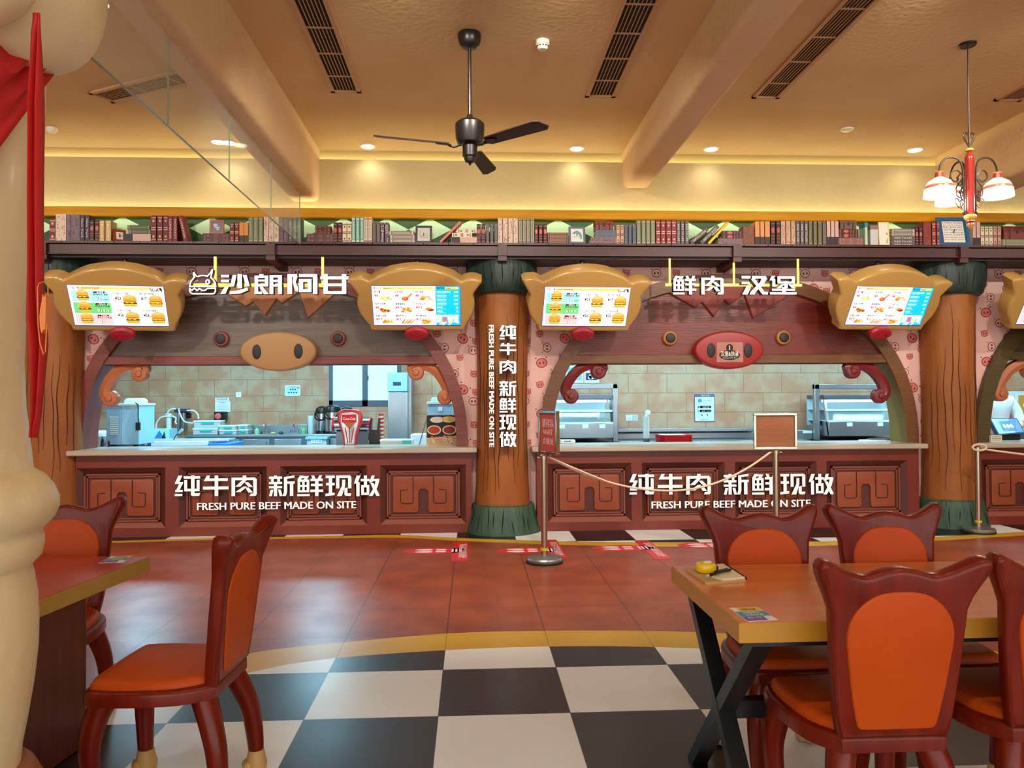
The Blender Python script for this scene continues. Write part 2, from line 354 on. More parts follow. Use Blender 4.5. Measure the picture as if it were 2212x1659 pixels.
# ------------------------------------------------------------------ the pig-face arches over the openings
def zig(P, Y): return pxz(P, Y)
def arch_front(ai, label, W, snout_px, eyes_px, bangs_px, snout_r, cols, beam_z, nose_holes, curls):
    c, a, b = ARCH[ai]
    t = thing('pig_face_arch', label, 'arch', (c, FY, AZ))
    m_arch, m_rev, m_board, m_bang, m_snout, m_ring, m_scroll = cols
    black = mat('matt_black', (22, 22, 26), .5)
    n = 44; O = arch_pts(c, a, b, 0, n); I = arch_pts(c, a, b, W, n)
    mb = MB(); V = []; F = []; M = []
    for (x0, z0), (x1, z1) in zip(O, I): V += [(x0, FY-.07, z0), (x1, FY-.07, z1), (x1, FY+.29, z1), (x0, FY+.02, z0)]
    for i in range(n):
        p, q = 4*i, 4*i+4
        for k in range(4): F.append((p+k, p+(k+1) % 4, q+(k+1) % 4, q+k)[::-1]); M.append(1 if k == 1 else 0)
    mb.add(V, [f[::-1] for f in F], M); mb.build('arch_trim', [m_arch, m_rev], t)
    zb0, zb1 = beam_z
    IB = [p for p in arch_pts(c, a, b, W*.6, n) if p[1] > zb0]
    mb = MB(); mb.prism([(IB[0][0], zb0)]+IB+[(IB[-1][0], zb0)], FY-.02, FY+.10); mb.build('face_board', m_board, t)
    IB = [p for p in arch_pts(c, a, b, W*.8, n) if p[1] > zb0]
    mb = MB(); mb.box(IB[0][0]-.03, FY-.055, zb0, IB[-1][0]+.03, FY+.25, zb1); mb.build('cross_beam', m_arch, t, bevel=.008)
    for P in bangs_px:
        Q = pxz(P, FY-.05); cx = sum(q[0] for q in Q)/len(Q)
        mb = MB(); mb.pillow(Q, FY-.055, FY, .012); mb.build('fringe', m_bang, t)
    for ex, ey in eyes_px:
        e = at(ex, ey, Y=FY-.06); mb = MB(); mb.pillow(ellipse(e.x, e.z, .082, .082, 28), FY-.07, FY, .02); eo = mb.build('eye', m_ring, t)
        mb = MB(); mb.pillow(ellipse(e.x, e.z, .055, .055, 24), FY-.085, FY-.05, .01); mb.build('pupil', black, eo)
    s = at(*snout_px, Y=FY-.13); mb = MB(); mb.pillow(ellipse(s.x, s.z, snout_r[0], snout_r[1], 48), FY-.15, FY-.02, .025); so = mb.build('snout', m_snout, t)
    for hx, hy in nose_holes:
        h = at(hx, hy, Y=FY-.15); mb = MB(); mb.pillow(ellipse(h.x, h.z, .046, .08, 20), FY-.16, FY-.13, .006); mb.build('nostril', black, so)
    for P, e0, e1 in curls:                                        # the C shaped curls in the corners of the opening
        Q = pxz(P, FY+.05); S = spline([(x, 0, z) for x, z in Q], 8)
        mb = MB(); w = .055; L_ = []; R_ = []
        for i, p in enumerate(S):
            d = (S[min(len(S)-1, i+1)]-S[max(0, i-1)]).normalized(); nrm = Vector((-d.z, 0, d.x)); L_.append((p.x+nrm.x*w, p.z+nrm.z*w)); R_.append((p.x-nrm.x*w, p.z-nrm.z*w))
        for i in range(len(S)-1):                                   # a band of thick quads, rounded front
            mb.add([(L_[i][0], FY+.09, L_[i][1]), (L_[i+1][0], FY+.09, L_[i+1][1]), (R_[i+1][0], FY+.09, R_[i+1][1]), (R_[i][0], FY+.09, R_[i][1]),
                    (L_[i][0], FY+.01, L_[i][1]), (L_[i+1][0], FY+.01, L_[i+1][1]), (R_[i+1][0], FY+.01, R_[i+1][1]), (R_[i][0], FY+.01, R_[i][1]),
                    (S[i].x, FY-.012, S[i].z), (S[i+1].x, FY-.012, S[i+1].z)],
                   [(0, 1, 2, 3), (0, 4, 5, 1), (3, 2, 6, 7), (4, 8, 9, 5), (8, 7, 6, 9)])
        for e in (e0, e1):
            q = at(*e, Y=FY+.05); mb.pillow(ellipse(q.x, q.z, .085, .085, 24), FY-.005, FY+.09, .02); mb.pillow(ellipse(q.x, q.z, .035, .035, 16), FY-.025, FY, .012)
        for i, f in enumerate(mb.f): pass
        mb.build('corner_scroll', m_scroll, t)
    return t
w_red = wood('mauve_red_wood', (132, 62, 50), (112, 48, 40), axis='x'); w_grey = wood('grey_brown_board', (112, 96, 84), (92, 80, 70), axis='x', s=2)
arch_front(0, 'grey pig face arch with tan fringe and tan snout over the counter', .125, (601, 759), [(477, 732), (730, 731)],
    [[(470, 625), (486, 633), (531, 662), (546, 651), (572, 682), (597, 645), (608, 655), (645, 631), (645, 615), (560, 605)], [(646, 631), (664.5, 687), (724, 634), (700, 618), (646, 612)]], (.405, .21),
    (w_red, w_red, w_grey, mat('tan_board', (196, 130, 84), .5), mat('tan_snout', (172, 128, 78), .45), mat('mauve_ring', (140, 66, 58), .4), mat('orange_brown_scroll', (186, 106, 66), .4)),
    (1.808, 1.90), [(554.5, 760), (644.6, 758.5)],
    [([(303, 807), (313, 795), (290, 788), (262, 797), (240, 820), (229, 848), (237, 866)], (304, 808), (240, 861)), ([(899, 805), (890, 795), (912, 789), (938, 799), (957, 822), (967, 845), (961, 858)], (899, 805), (961, 858))])
w_och = wood('ochre_brown_wood', (118, 72, 30), (102, 60, 24), axis='x'); w_och2 = wood('olive_wood', (128, 104, 44), (116, 92, 38), axis='z'); w_rb = wood('red_brown_board', (122, 42, 30), (104, 34, 24), axis='x', s=2)
rose = mat('rose_board', (150, 66, 62), .5)
arch_front(1, 'red-brown pig face arch with rose fringe and red snout', .135, (1575, 756), [(1448, 730), (1693, 729)],
    [[(1436, 628), (1448, 634), (1502, 665), (1517, 653), (1542, 684), (1565, 647), (1575, 658), (1608, 636), (1606, 615), (1520, 606)], [(1609, 636), (1627, 688), (1702, 640), (1680, 622), (1609, 615)]], (.385, .21),
    (w_och, w_och2, w_rb, rose, mat('red_snout', (158, 34, 34), .4), mat('ochre_ring', (176, 112, 54), .45), mat('dark_red_scroll', (122, 36, 38), .35)),
    (1.805, 1.905), [(1536, 757), (1616, 757)],
    [([(1291, 803), (1302, 793), (1278, 787), (1252, 797), (1232, 818), (1221, 842), (1231, 862)], (1292, 803), (1233, 856)), ([(1840, 801), (1832, 792), (1857, 787), (1884, 800), (1903, 823), (1911, 846), (1901, 860)], (1840, 802), (1899, 855))])
w_ol = wood('dark_olive_wood', (86, 74, 40), (74, 62, 34), axis='x'); w_ol2 = wood('dark_olive_board', (66, 58, 42), (56, 48, 36), axis='x')
arch_front(2, 'dark olive pig face arch partly seen behind the tree trunk pillar', .15, (2520, 752), [(2400, 726), (2640, 726)], [], (.4, .21),
    (w_ol, w_ol, w_ol2, rose, mat('tan_snout'), mat('ochre_ring'), mat('orange_brown_scroll')), (1.84, 1.93), [(2480, 754), (2560, 754)],
    [([(2222, 800), (2232, 790), (2208, 785), (2182, 797), (2163, 818), (2152, 842), (2160, 857)], (2222, 801), (2158, 851))])
# ------------------------------------------------------------------ tree trunk pillars
BARK = mat('bark_brown', (162, 96, 38), .6, c2=(144, 80, 28), scale=2.2, stretch=(3, 3, .5), bump=.5, bscale=5)
GREEN = mat('dark_green_bark', (44, 66, 56), .5, c2=(30, 48, 42), scale=2, stretch=(6, 6, .7), bump=.5, bscale=5)
GREEN2 = mat('green_bark_foot', (58, 92, 72), .5, c2=(44, 72, 58), scale=2, stretch=(6, 6, .7), bump=.5, bscale=5)
CRK = mat('bark_crack', (70, 26, 12), .8); CRKG = mat('green_crack', (14, 24, 20), .8)
def pillar(x, label, seed):
    rnd = random.Random(seed)
    t = thing('tree_trunk_pillar', label, 'pillar', (x, 8.45, 0))
    cy = 8.45
    def rag(prof, seg, amp, name, m, crackm, ncr, rfun):
        ph = [rnd.random()*6 for _ in range(4)]
        mb = MB(); V = []; F = []
        fr = lambda th, z: 1+amp*(math.sin(3*th+ph[0]+z*1.3)+.6*math.sin(7*th+ph[1]+z*2)+.4*math.sin(13*th+ph[2]))
        for r, z in prof: V += [(x+r*fr(2*PI*i/seg, z)*math.cos(2*PI*i/seg), cy+r*fr(2*PI*i/seg, z)*math.sin(2*PI*i/seg), z) for i in range(seg)]
        for j in range(len(prof)-1):
            for i in range(seg): F.append((j*seg+i, j*seg+(i+1) % seg, (j+1)*seg+(i+1) % seg, (j+1)*seg+i))
        F.append(tuple(range(seg-1, -1, -1))); k = (len(prof)-1)*seg; F.append(tuple(range(k, k+seg)))
        mb.add(V, F, 0)
        z0, z1 = prof[0][1], prof[-1][1]
        def rad(z):
            for (r0, a), (r1, b) in zip(prof, prof[1:]):
                if a <= z <= b and b > a: return r0+(r1-r0)*(z-a)/(b-a)
            return prof[-1][0]
        for i in range(ncr):
            th = -PI/2+(i+.5-ncr/2)/ncr*2.5+rnd.uniform(-.06, .06); za = z0+(z1-z0)*rnd.uniform(.03, .3); zb = z1-(z1-z0)*rnd.uniform(.03, .5)
            pts = []; wob = rnd.uniform(.02, .05); pw = rnd.random()*6; ns = 14
            for q in range(ns+1):
                z = za+(zb-za)*q/ns; a2 = th+wob*math.sin(pw+z*5)+.02*math.sin(z*13+pw)
                rr = rad(z)*fr(a2, z)+.001; pts.append((x+rr*math.cos(a2), cy+rr*math.sin(a2), z))
            wd = rnd.uniform(.0025, .005) if z1-z0 > 1 else rnd.uniform(.004, .006)
            mb.tube(pts, [wd*math.sin(PI*min(1, max(.08, q/ns)))+.0012 for q in range(ns+1)], 5, 1)
        return mb.build(name, [m, crackm], t, ang=60)
    rag([(.30, .26), (.285, .5), (.275, .9), (.27, 1.3), (.275, 1.8), (.285, 2.3), (.29, 2.62)], 56, .012, 'trunk', BARK, CRK, 10, None)
    rag([(.40, 0), (.395, .03), (.36, .16), (.335, .29), (.325, .30)], 48, .018, 'trunk_foot', GREEN2, CRKG, 9, None)
    rag([(.33, 2.545), (.36, 2.58), (.375, 2.66), (.39, 2.8), (.385, 2.88), (.34, 2.93)], 48, .022, 'trunk_top', GREEN, CRKG, 9, None)
pillar(-4.40, 'brown tree trunk pillar at the left beside the red banner', 3)
pillar(.335, 'brown tree trunk pillar with the white vertical sign', 5)
pillar(5.335, 'brown tree trunk pillar behind the rope post on the right', 9)
# ------------------------------------------------------------------ serving counters
MAR = mat('mauve_brown_paint', (124, 46, 30), .38, c2=(114, 40, 26), scale=2); MAR2 = mat('mauve_brown_moulding', (136, 68, 52), .4); MARD = mat('mauve_brown_recess', (84, 38, 30), .5)
CSTONE = mat('cream_quartz', (186, 174, 156), .25)
MOTIF = mat('brown_fret', (150, 72, 42), .42); DARK = mat('dark_groove', (44, 14, 12), .7)
def counter(x0, x1, xp, label):
    t = thing('serving_counter', label, 'counter', ((x0+x1)/2, 8.35, 0)); F0 = 8.35
    pw, pz0, pz1 = .455, .095, .725
    P = [c for c in xp]
    mb = MB(); E = [x0] + [v for c in P for v in (c-pw, c+pw)] + [x1]
    for i in range(0, len(E), 2): mb.box(E[i], F0, 0, E[i+1], F0+.05, .855)
    for c in P: mb.box(c-pw, F0, 0, c+pw, F0+.05, pz0); mb.box(c-pw, F0, pz1, c+pw, F0+.05, .855)
    mb.box(x0, F0+.05, 0, x1, F0+.10, .855); mb.box(x0, F0+.1, 0, x0+.04, F0+.6, .855); mb.box(x1-.04, F0+.1, 0, x1, F0+.6, .855)
    mb.build('cabinet_body', MAR, t)
    mb = MB(); mb.box(x0-.06, 8.26, .855, x1+.06, 9.0, .91); mb.build('worktop', CSTONE, t, bevel=.012)
    proto = None
    for c in P:
        mb = MB()                                                   # bevelled recess, frame and motif of one panel
        a, b = pw, pw-.07
        R = lambda w, z0, z1, y: [(c-w, y, z0), (c+w, y, z0), (c+w, y, z1), (c-w, y, z1)]
        V = R(pw, pz0, pz1, F0)+R(pw-.065, pz0+.06, pz1-.065, F0+.045)
        mb.add(V, [(0, 1, 5, 4), (1, 2, 6, 5), (2, 3, 7, 6), (3, 0, 4, 7)], [1, 2, 2, 2])
        w, za, zb = pw-.065, pz0+.06, pz1-.065
        mb.box(c-w, F0+.044, za, c+w, F0+.048, zb, 2)
        for wi, t0 in ((.0, .018), (.026, .014)):
            for q in ((c-w+wi, za+wi, c+w-wi, za+wi+t0), (c-w+wi, zb-wi-t0, c+w-wi, zb-wi), (c-w+wi, za+wi, c-w+wi+t0, zb-wi), (c+w-wi-t0, za+wi, c+w-wi, zb-wi)):
                mb.box(q[0], F0+.026+wi*.3, q[1], q[2], F0+.046, q[3], 1)
        fo = mb.build('panel', [MAR, MAR2, MARD], t)
        mb = MB(); hw = w-.065; k0, k1 = za+.06, zb-.06; h = k1-k0; s = .052
        arc = [(c-s, k0+h*.55), (c-s*.9, k0+h*.6), (c-s*.5, k0+h*.65), (c+s*.5, k0+h*.65), (c+s*.9, k0+h*.6), (c+s, k0+h*.55)]
        out = rrect(c-hw, k0, c+hw, k1, .025)
        top = [p for p in out if p[1] > k0+h/2]; lo = [p for p in out if p[1] <= k0+h/2]
        lo_l = [p for p in lo if p[0] < c]; lo_r = [p for p in lo if p[0] > c]
        poly = top+lo_l+[(c-s-.02, k0), (c-s, k0+.02)]+arc+[(c+s, k0+.02), (c+s+.02, k0)]+lo_r
        mb.pillow(poly, F0+.022, F0+.046, .006)
        for sg in (-1, 1):
            gx = c+sg*hw/3; g = [(gx, k1), (gx, k0+h*.30), (gx+sg*.015, k0+h*.255), (gx+sg*.12, k0+h*.255), (gx+sg*.135, k0+h*.30), (gx+sg*.135, k0+h*.62), (gx+sg*.06, k0+h*.64)]
            mb.tube([(x, F0+.0215, z) for x, z in g], .006, 4, 1)
        mb.build('fret_motif', [MOTIF, DARK], fo)
    return t
counter(-4.13, -.005, [-3.67, -2.62, -1.57, -.52], 'mauve-brown counter with white top under the grey pig face arch')
counter(.70, 4.93, [1.27, 2.295, 3.32, 4.34], 'dark brown counter with white top under the red-brown arch')
counter(5.62, 9.9, [6.10, 7.13, 8.15], 'dark brown counter at the right edge beyond the trunk pillar')
# ------------------------------------------------------------------ glass smoke screen under the first beam
GLASS = mat('hazed_glass', (225, 235, 220), .04, alpha=.17); GEDGE = mat('glass_edge', (150, 160, 130), .2)  # pale base colour stands in for a whitish reflection on the panes
gx = -1.74; cuts = [1.2, 2.3, 3.46, 4.55, 5.68, 6.85, 7.985]
for i in range(6):
    if cuts[i+1] < 2.4: continue
    t = thing('glass_panel', '%s glass smoke panel under the beam, counted from the bookshelf' % ['first', 'second', 'third', 'fourth', 'fifth', 'sixth'][5-i], 'glass panel', (gx, cuts[i], 3.01), group='glass panels under the beam')
    mb = MB(); mb.box(gx-.005, cuts[i]+.004, 3.012, gx+.005, cuts[i+1]-.004, 3.532); mb.build('pane', GLASS, t, smooth=False)
    mb = MB(); mb.box(gx-.006, cuts[i]+.003, 3.008, gx+.006, cuts[i+1]-.003, 3.013); mb.box(gx-.005, cuts[i+1]-.004, 3.012, gx+.005, cuts[i+1]-.001, 3.532); mb.build('polished_edge', GEDGE, t, smooth=False)
# ------------------------------------------------------------------ ceiling vents
VENTF = mat('vent_frame', (196, 150, 104), .5); VENTD = mat('vent_dark', (26, 14, 8), .9)
def vent(cx, y0, L, W, rz, label):
    cx, y0, L, W = (v*(ZC-EYE)/2.554 for v in (cx, y0, L, W))
    t = thing('ceiling_vent', label, 'ceiling vent', (cx, y0, ZC), rz, 'long ceiling air vents')
    mb = MB(); e = .035
    for q in ((-W/2-e, 0, W/2+e, e), (-W/2-e, L-e, W/2+e, L), (-W/2-e, 0, -W/2, L), (W/2, 0, W/2+e, L)): mb.box(q[0], q[1], -.018, q[2], q[3], .001)
    mb.build('frame', VENTF, t, world=False)
    mb = MB(); mb.box(-W/2, e, -.004, W/2, L-e, -.001); mb.build('backing', VENTD, t, world=False)
    mb = MB()
    for k in range(1, 7): x = -W/2+W*k/7; mb.box(x-.0028, e, -.010, x+.0028, L-e, -.004)
    k = 0
    while e+.42*k < L: mb.box(-W/2, e+.42*k-.008, -.011, W/2, e+.42*k+.008, -.004); k += 1
    mb.build('slats', VENTF, t, world=False)
vent(-1.028, 4.1, 2.37, .18, 0, 'long ceiling vent beside the glass panel beam'); vent(1.098, 4.1, 2.39, .19, 0, 'long ceiling vent between the smoke detector and the second beam')
vent(2.51, 4.1, 2.36, .17, 0, 'long ceiling vent on the far side of the second beam, towards the hanging lamp'); vent(4.63, 4.1, 2.34, .17, 0, 'ceiling vent beyond the hanging lamp, cut by the photo edge')
vent(-3.11, 6.67, 1.1, .17, -math.radians(118), 'slanting ceiling vent seen partly through the glass panels')
# ------------------------------------------------------------------ downlights, detectors
LAMP = mat('lamp_glow', (255, 246, 228), .4, emit=9); RING = mat('white_ring', (240, 232, 215), .4)
DL = ['beside the first beam', 'between the fan and the second beam', 'just past the second beam', 'near the hanging lamp', 'behind the glass panel, the farther of a close pair', 'behind the glass panel, nearer of a close pair', 'at the top edge, beside the cream column']
for i, (x, y) in enumerate(DOWN+DOWN_MORE):
    t = thing('ceiling_downlight', 'small round ceiling downlight ' + (DL[i] if i < 7 else 'out of the photo, above the tables'), 'ceiling light', (x, y, ZC), group='round ceiling downlights')
    mb = MB(); mb.lathe([(.052, ZC-.004), (.075, ZC-.012), (.08, ZC)], x, y, 24); mb.build('ring', RING, t)
    mb = MB(); mb.lathe([(.001, ZC-.014), (.062, ZC-.014), (.066, ZC-.006)][::-1], x, y, 24); mb.build('lens', LAMP, t)
mb = MB(); q = at(1830, 278, Z=ZC); mb.lathe([(.062, ZC-.001), (.062, ZC-.012), (.05, ZC-.02)], q.x, q.y, 24); tag(mb.build('ceiling_disc', RING), 'small white ceiling disc in front of the yellow glow', 'ceiling disc')
q = at(112, 276, Z=ZC); mb = MB(); mb.lathe([(.05, ZC-.001), (.05, ZC-.02), (.03, ZC-.05)], q.x, q.y, 20); tag(mb.build('smoke_detector', RING), 'small ceiling detector peeking out beside the red banner', 'smoke detector')
q = at(1172, 88, Z=ZC); t = thing('smoke_detector', 'round white smoke detector between the fan and the vent', 'smoke detector', (q.x, q.y, ZC))
mb = MB(); mb.lathe([(.052, ZC-.001), (.052, ZC-.03), (.044, ZC-.036), (.042, ZC-.055), (.03, ZC-.068)], q.x, q.y, 24); mb.build('housing', RING, t)
mb = MB()
for k in range(12): a = 2*PI*k/12; mb.rbox(q.x+.043*math.cos(a), q.y+.043*math.sin(a), ZC-.046, .004, .013, .008, (0, 0, a))
mb.build('slots', DARK, t)
# ------------------------------------------------------------------ ceiling fan
q = at(1014, 73, Z=ZC); fx, fy = q.x, q.y; FB = flat((14, 12, 12)); BLK = mat('satin_black', (20, 17, 16), .35); BLADE = mat('fan_blade_brown', (42, 20, 18), .5)
t = thing('ceiling_fan', 'black ceiling fan with three brown-black blades', 'ceiling fan', (fx, fy, ZC))
mb = MB(); mb.lathe([(.05, ZC-.105), (.07, ZC-.09), (.082, ZC-.05), (.085, ZC-.012), (.08, ZC)], fx, fy, 28); mb.build('canopy', BLK, t)
FZ = at(1014, 262, Y=fy).z-3.352
mb = MB(); mb.lathe([(.013, 3.36+FZ), (.013, ZC-.08)], fx, fy, 12); mb.lathe([(.04, 3.35+FZ), (.018, 3.40+FZ)], fx, fy, 14); mb.build('downrod', BLK, t)
mb = MB(); mb.lathe([(.05, 3.17+FZ), (.09, 3.19+FZ), (.102, 3.22+FZ), (.107, 3.30+FZ), (.106, 3.33+FZ), (.085, 3.35+FZ), (.03, 3.352+FZ)], fx, fy, 32); mb.build('motor', BLK, t)
mb = MB(); mb.lathe([(.006, 3.03+FZ), (.012, 3.045+FZ), (.035, 3.055+FZ), (.043, 3.075+FZ), (.043, 3.09+FZ), (.054, 3.095+FZ), (.054, 3.175+FZ)], fx, fy, 24); mb.build('switch_housing', BLK, t)
for k, th in enumerate((math.radians(195), math.radians(-43), math.radians(76))):
    M = Matrix.Translation((fx, fy, 3.175+FZ)) @ Matrix.Rotation(th, 4, 'Z') @ Matrix.Rotation(math.radians(-15), 4, 'X')
    mb = MB(); mb.prismz([(.17, -.045), (.62, -.062), (.665, -.045), (.70, .03), (.665, .062), (.17, .05), (.155, 0)], -.004, .004); mb.xf(M); bo = mb.build('blade', BLADE, t)
    mb = MB(); mb.tube([(.07, 0, -.002), (.12, 0, -.022), (.16, 0, -.012)], .009, 6); mb.prismz([(.14, -.012), (.19, -.03), (.25, -.012), (.25, .012), (.19, .03), (.14, .012)], -.014, -.004); mb.xf(M); mb.build('blade_bracket', BLK, bo)
# ------------------------------------------------------------------ hanging lamp
q = at(2090, 95, Z=ZC); lx, ly = q.x, q.y
def lz(py): return at(2096, py, Y=ly).z
RW = mat('red_lacquer', (140, 32, 24), .25, coat=.4); YW = mat('yellow_wood_paint', (214, 166, 74), .35); IRON = mat('dark_iron', (34, 24, 20), .45)
t = thing('hanging_lamp', 'red wooden hanging lamp with curled iron arms and striped shades', 'hanging lamp', (lx, ly, ZC))
kx = ly/FL; tilt = lambda z: (ZC-z)*.006
mb = MB(); mb.lathe([(.055, ZC-.018), (.062, ZC-.01), (.062, ZC)], lx, ly, 24); mb.build('canopy', BLK, t)
mb = MB(); mb.tube([(lx, ly, ZC), (lx, ly, lz(288))], .005, 6); mb.build('cord', BLK, t)
hz = lz(302); mb = MB()
for sg in (-1, 1): mb.tube(spline([(lx, ly, lz(318)), (lx+sg*.028, ly, lz(304)), (lx+sg*.042, ly, lz(294)), (lx+sg*.03, ly, lz(287)), (lx+sg*.008, ly, lz(290)), (lx, ly, lz(296))], 5), .006, 6)
mb.tube([(lx, ly, lz(282)), (lx, ly, lz(320))], .007, 6); mb.build('heart_hook', IRON, t)
mb = MB(); mb.lathe([(.010, lz(328)), (.03, lz(326)), (.032, lz(323)), (.012, lz(320))], lx, ly, 20, 1)
mb.lathe([(.028, lz(462)), (.031, lz(456)), (.032, lz(345)), (.033, lz(341)), (.028, lz(338)), (.014, lz(329))], lx, ly, 20, 0)
mb.lathe([(.004, lz(495)), (.018, lz(490)), (.028, lz(486)), (.022, lz(482)), (.030, lz(479)), (.026, lz(476)), (.040, lz(472)), (.044, lz(468)), (.038, lz(465)), (.018, lz(462)), (.026, lz(461)), (.026, lz(459))], lx, ly, 24, [1, 1, 0, 0, 0, 1, 1, 1, 1, 1, 1]); mb.build('turned_post', [RW, YW], t)
SHW = mat('shade_glow', (255, 250, 240), .3, emit=.9); SHR = mat('shade_stripe', (238, 88, 48), .3, emit=.55); SHIN = mat('shade_inner_glow', (255, 240, 205), .3, emit=1.1); BULB = mat('bulb_glow', (255, 250, 235), .3, emit=5)
for k in range(3):
    th = [math.radians(176), math.radians(4), math.radians(92)][k]
    X = Vector((math.cos(th), math.sin(th), 0)); C = Vector((lx, ly, 0)); P = lambda r, z: tuple(C+X*r+Vector((0, 0, z)))
    u = kx*7.54/7.54
    mb = MB()
    S = spline([(r*kx/7.54, z) + (0,) for r, z in [(-0, 0)]], 1)
    R = lambda a: a/7.54*kx
    Z = lambda a: lz(280+a/7.54)
    arm = spline([(R(105), Z(1370), 0), (R(100), Z(1100), 0), (R(112), Z(760), 0), (R(125), Z(600), 0), (R(180), Z(490), 0), (R(290), Z(448), 0), (R(400), Z(470), 0), (R(480), Z(560), 0), (R(512), Z(690), 0)], 6)
    mb.tube([P(p.x, p.y) for p in arm], .0075, 6); mb.ell(*P(R(105), Z(1345)), .012, .012, .022)
    sc1 = spline([(R(225), Z(775), 0), (R(190), Z(800), 0), (R(215), Z(840), 0), (R(270), Z(835), 0), (R(320), Z(760), 0), (R(290), Z(680), 0), (R(215), Z(660), 0), (R(140), Z(720), 0), (R(120), Z(780), 0), (R(170), Z(860), 0), (R(230), Z(950), 0), (R(225), Z(1060), 0), (R(165), Z(1105), 0), (R(115), Z(1060), 0), (R(140), Z(1005), 0), (R(175), Z(1010), 0), (R(170), Z(1045), 0)], 4)
    mb.tube([P(p.x, p.y) for p in sc1], .0055, 5)
    for z in (775, 1120): mb.tube([P(.02, Z(z)), P(R(110), Z(z))], .005, 5); mb.ell(*P(R(55), Z(z)), .009, .009, .009, seg=8, rings=6)
    hrt = spline([(R(175), Z(1270), 0), (R(105), Z(1190), 0), (R(110), Z(1150), 0), (R(150), Z(1150), 0), (R(180), Z(1170), 0), (R(215), Z(1115), 0), (R(250), Z(1150), 0), (R(235), Z(1200), 0)], 4, True)
    mb.tube([P(p.x, p.y) for p in hrt], .0045, 5, closed=True)
    mb.build('curled_arm', IRON, t)
    c = C+X*R(512)
    mb = MB(); mb.lathe([(.030, Z(775)), (.027, Z(700)), (.032, Z(690)), (.030, Z(686))], c.x, c.y, 18, [0, 1, 1]); fo = mb.build('lamp_holder', [mat('dull_red_wood', (138, 44, 34), .4), YW], t)
    mb = MB(); rs = R(247); zt, zb = Z(780), Z(1090)
    prof = [(.03, zt), (rs*.45, zt-.012), (rs*.72, zt+(zb-zt)*.22), (rs*.88, zt+(zb-zt)*.42), (rs*.95, zt+(zb-zt)*.58), (rs*.99, zt+(zb-zt)*.86), (rs, zb)]
    mb.lathe(prof+[(rs-.004, zb), (rs*.94, zt+(zb-zt)*.6), (rs*.7, zt+(zb-zt)*.24), (.028, zt-.01)], c.x, c.y, 32, [0, 0, 0, 1, 0, 0, 2, 2, 2, 2], caps=False); so = mb.build('lamp_shade', [SHW, SHR, SHIN], t, ang=60)
    mb = MB(); mb.ell(c.x, c.y, zb+.035, .03, .03, .035); mb.build('bulb', BULB, so)
    light('POINT', (c.x, c.y, zb-.03), 9, WARM, size=.03)
# ------------------------------------------------------------------ yellow timber, green diamond panel, bookshelf
YTIM = wood('yellow_timber', (206, 148, 8), (190, 126, 6), .5, 'x', s=1.2, spec=.2)
mb = MB(); z0, z1 = at(1100, 473, Y=8.17).z, at(1100, 452, Y=8.17).z; mb.box(-9, 8.17, z0, 10, 8.25, z1); tag(mb.build('trim_1', YTIM, bevel=.01), 'yellow timber beam running above the books', 'timber beam', kind='structure')
GP = mat('dark_green_panel', (44, 84, 32), .6, c2=(36, 70, 26), scale=3); GD = mat('pale_green_diamond', (186, 224, 176), .5)
mb = MB(); mb.box(-9, 8.25, 2.99, 10, 8.29, 3.35, 0)
d0 = at(929, 473, Y=8.25); dz0, dw = d0.z+.004, .455
for i in range(-19, 21):
    cx = d0.x+i*dw
    if -8.8 < cx < 9.8: mb.face([(cx-dw/2, dz0-.118), (cx, dz0), (cx+dw/2, dz0-.118), (cx, dz0-.236)], 8.248, 1)
tag(mb.build('diamond_panel', [GP, GD], smooth=False), 'dark green band with pale green diamonds behind the books', 'wall panel', kind='structure')
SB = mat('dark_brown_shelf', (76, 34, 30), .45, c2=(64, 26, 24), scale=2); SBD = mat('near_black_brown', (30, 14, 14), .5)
SZ = at(1100, 525, Y=8.0).z; SU = SZ-.135
t = thing('wall_shelf', 'long dark brown bookshelf over the serving counters', 'bookshelf', (.5, 8.1, SU))
mb = MB(); x = -9
while x < 9.9: mb.box(x, 7.99, SZ-.022, x+.252, 8.25, SZ); x += .258
mb.build('shelf_boards', SB, t, smooth=False)
mb = MB(); mb.box(-9, 8.02, SU+.012, 10, 8.06, SZ-.03); mb.box(-9, 8.005, SU+.005, 10, 8.06, SU+.016); mb.build('fascia', SB, t, smooth=False)
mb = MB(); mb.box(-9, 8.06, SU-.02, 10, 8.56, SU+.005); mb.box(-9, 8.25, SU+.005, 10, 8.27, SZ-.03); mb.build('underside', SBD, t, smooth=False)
for px in (585, 1085, 1592, 2081, 92):
    x = at(px, 535, Y=8.0).x; mb = MB(); mb.box(x-.045, 7.975, SU, x+.045, 8.03, SZ-.025)
    for s_ in (0,):
        k = len(mb.v); mb.add([(x-.045, 7.99, SU), (x+.045, 7.99, SU), (x+.045, 8.55, SU), (x-.045, 8.55, SU), (x-.045, 7.99, SU-.05), (x+.045, 7.99, SU-.05), (x+.045, 8.55, SU-.08), (x-.045, 8.55, SU-.08)], [(0, 1, 2, 3), (7, 6, 5, 4), (0, 4, 5, 1), (1, 5, 6, 2), (2, 6, 7, 3), (3, 7, 4, 0)])
    mb.build('bracket', SB, t, smooth=False)
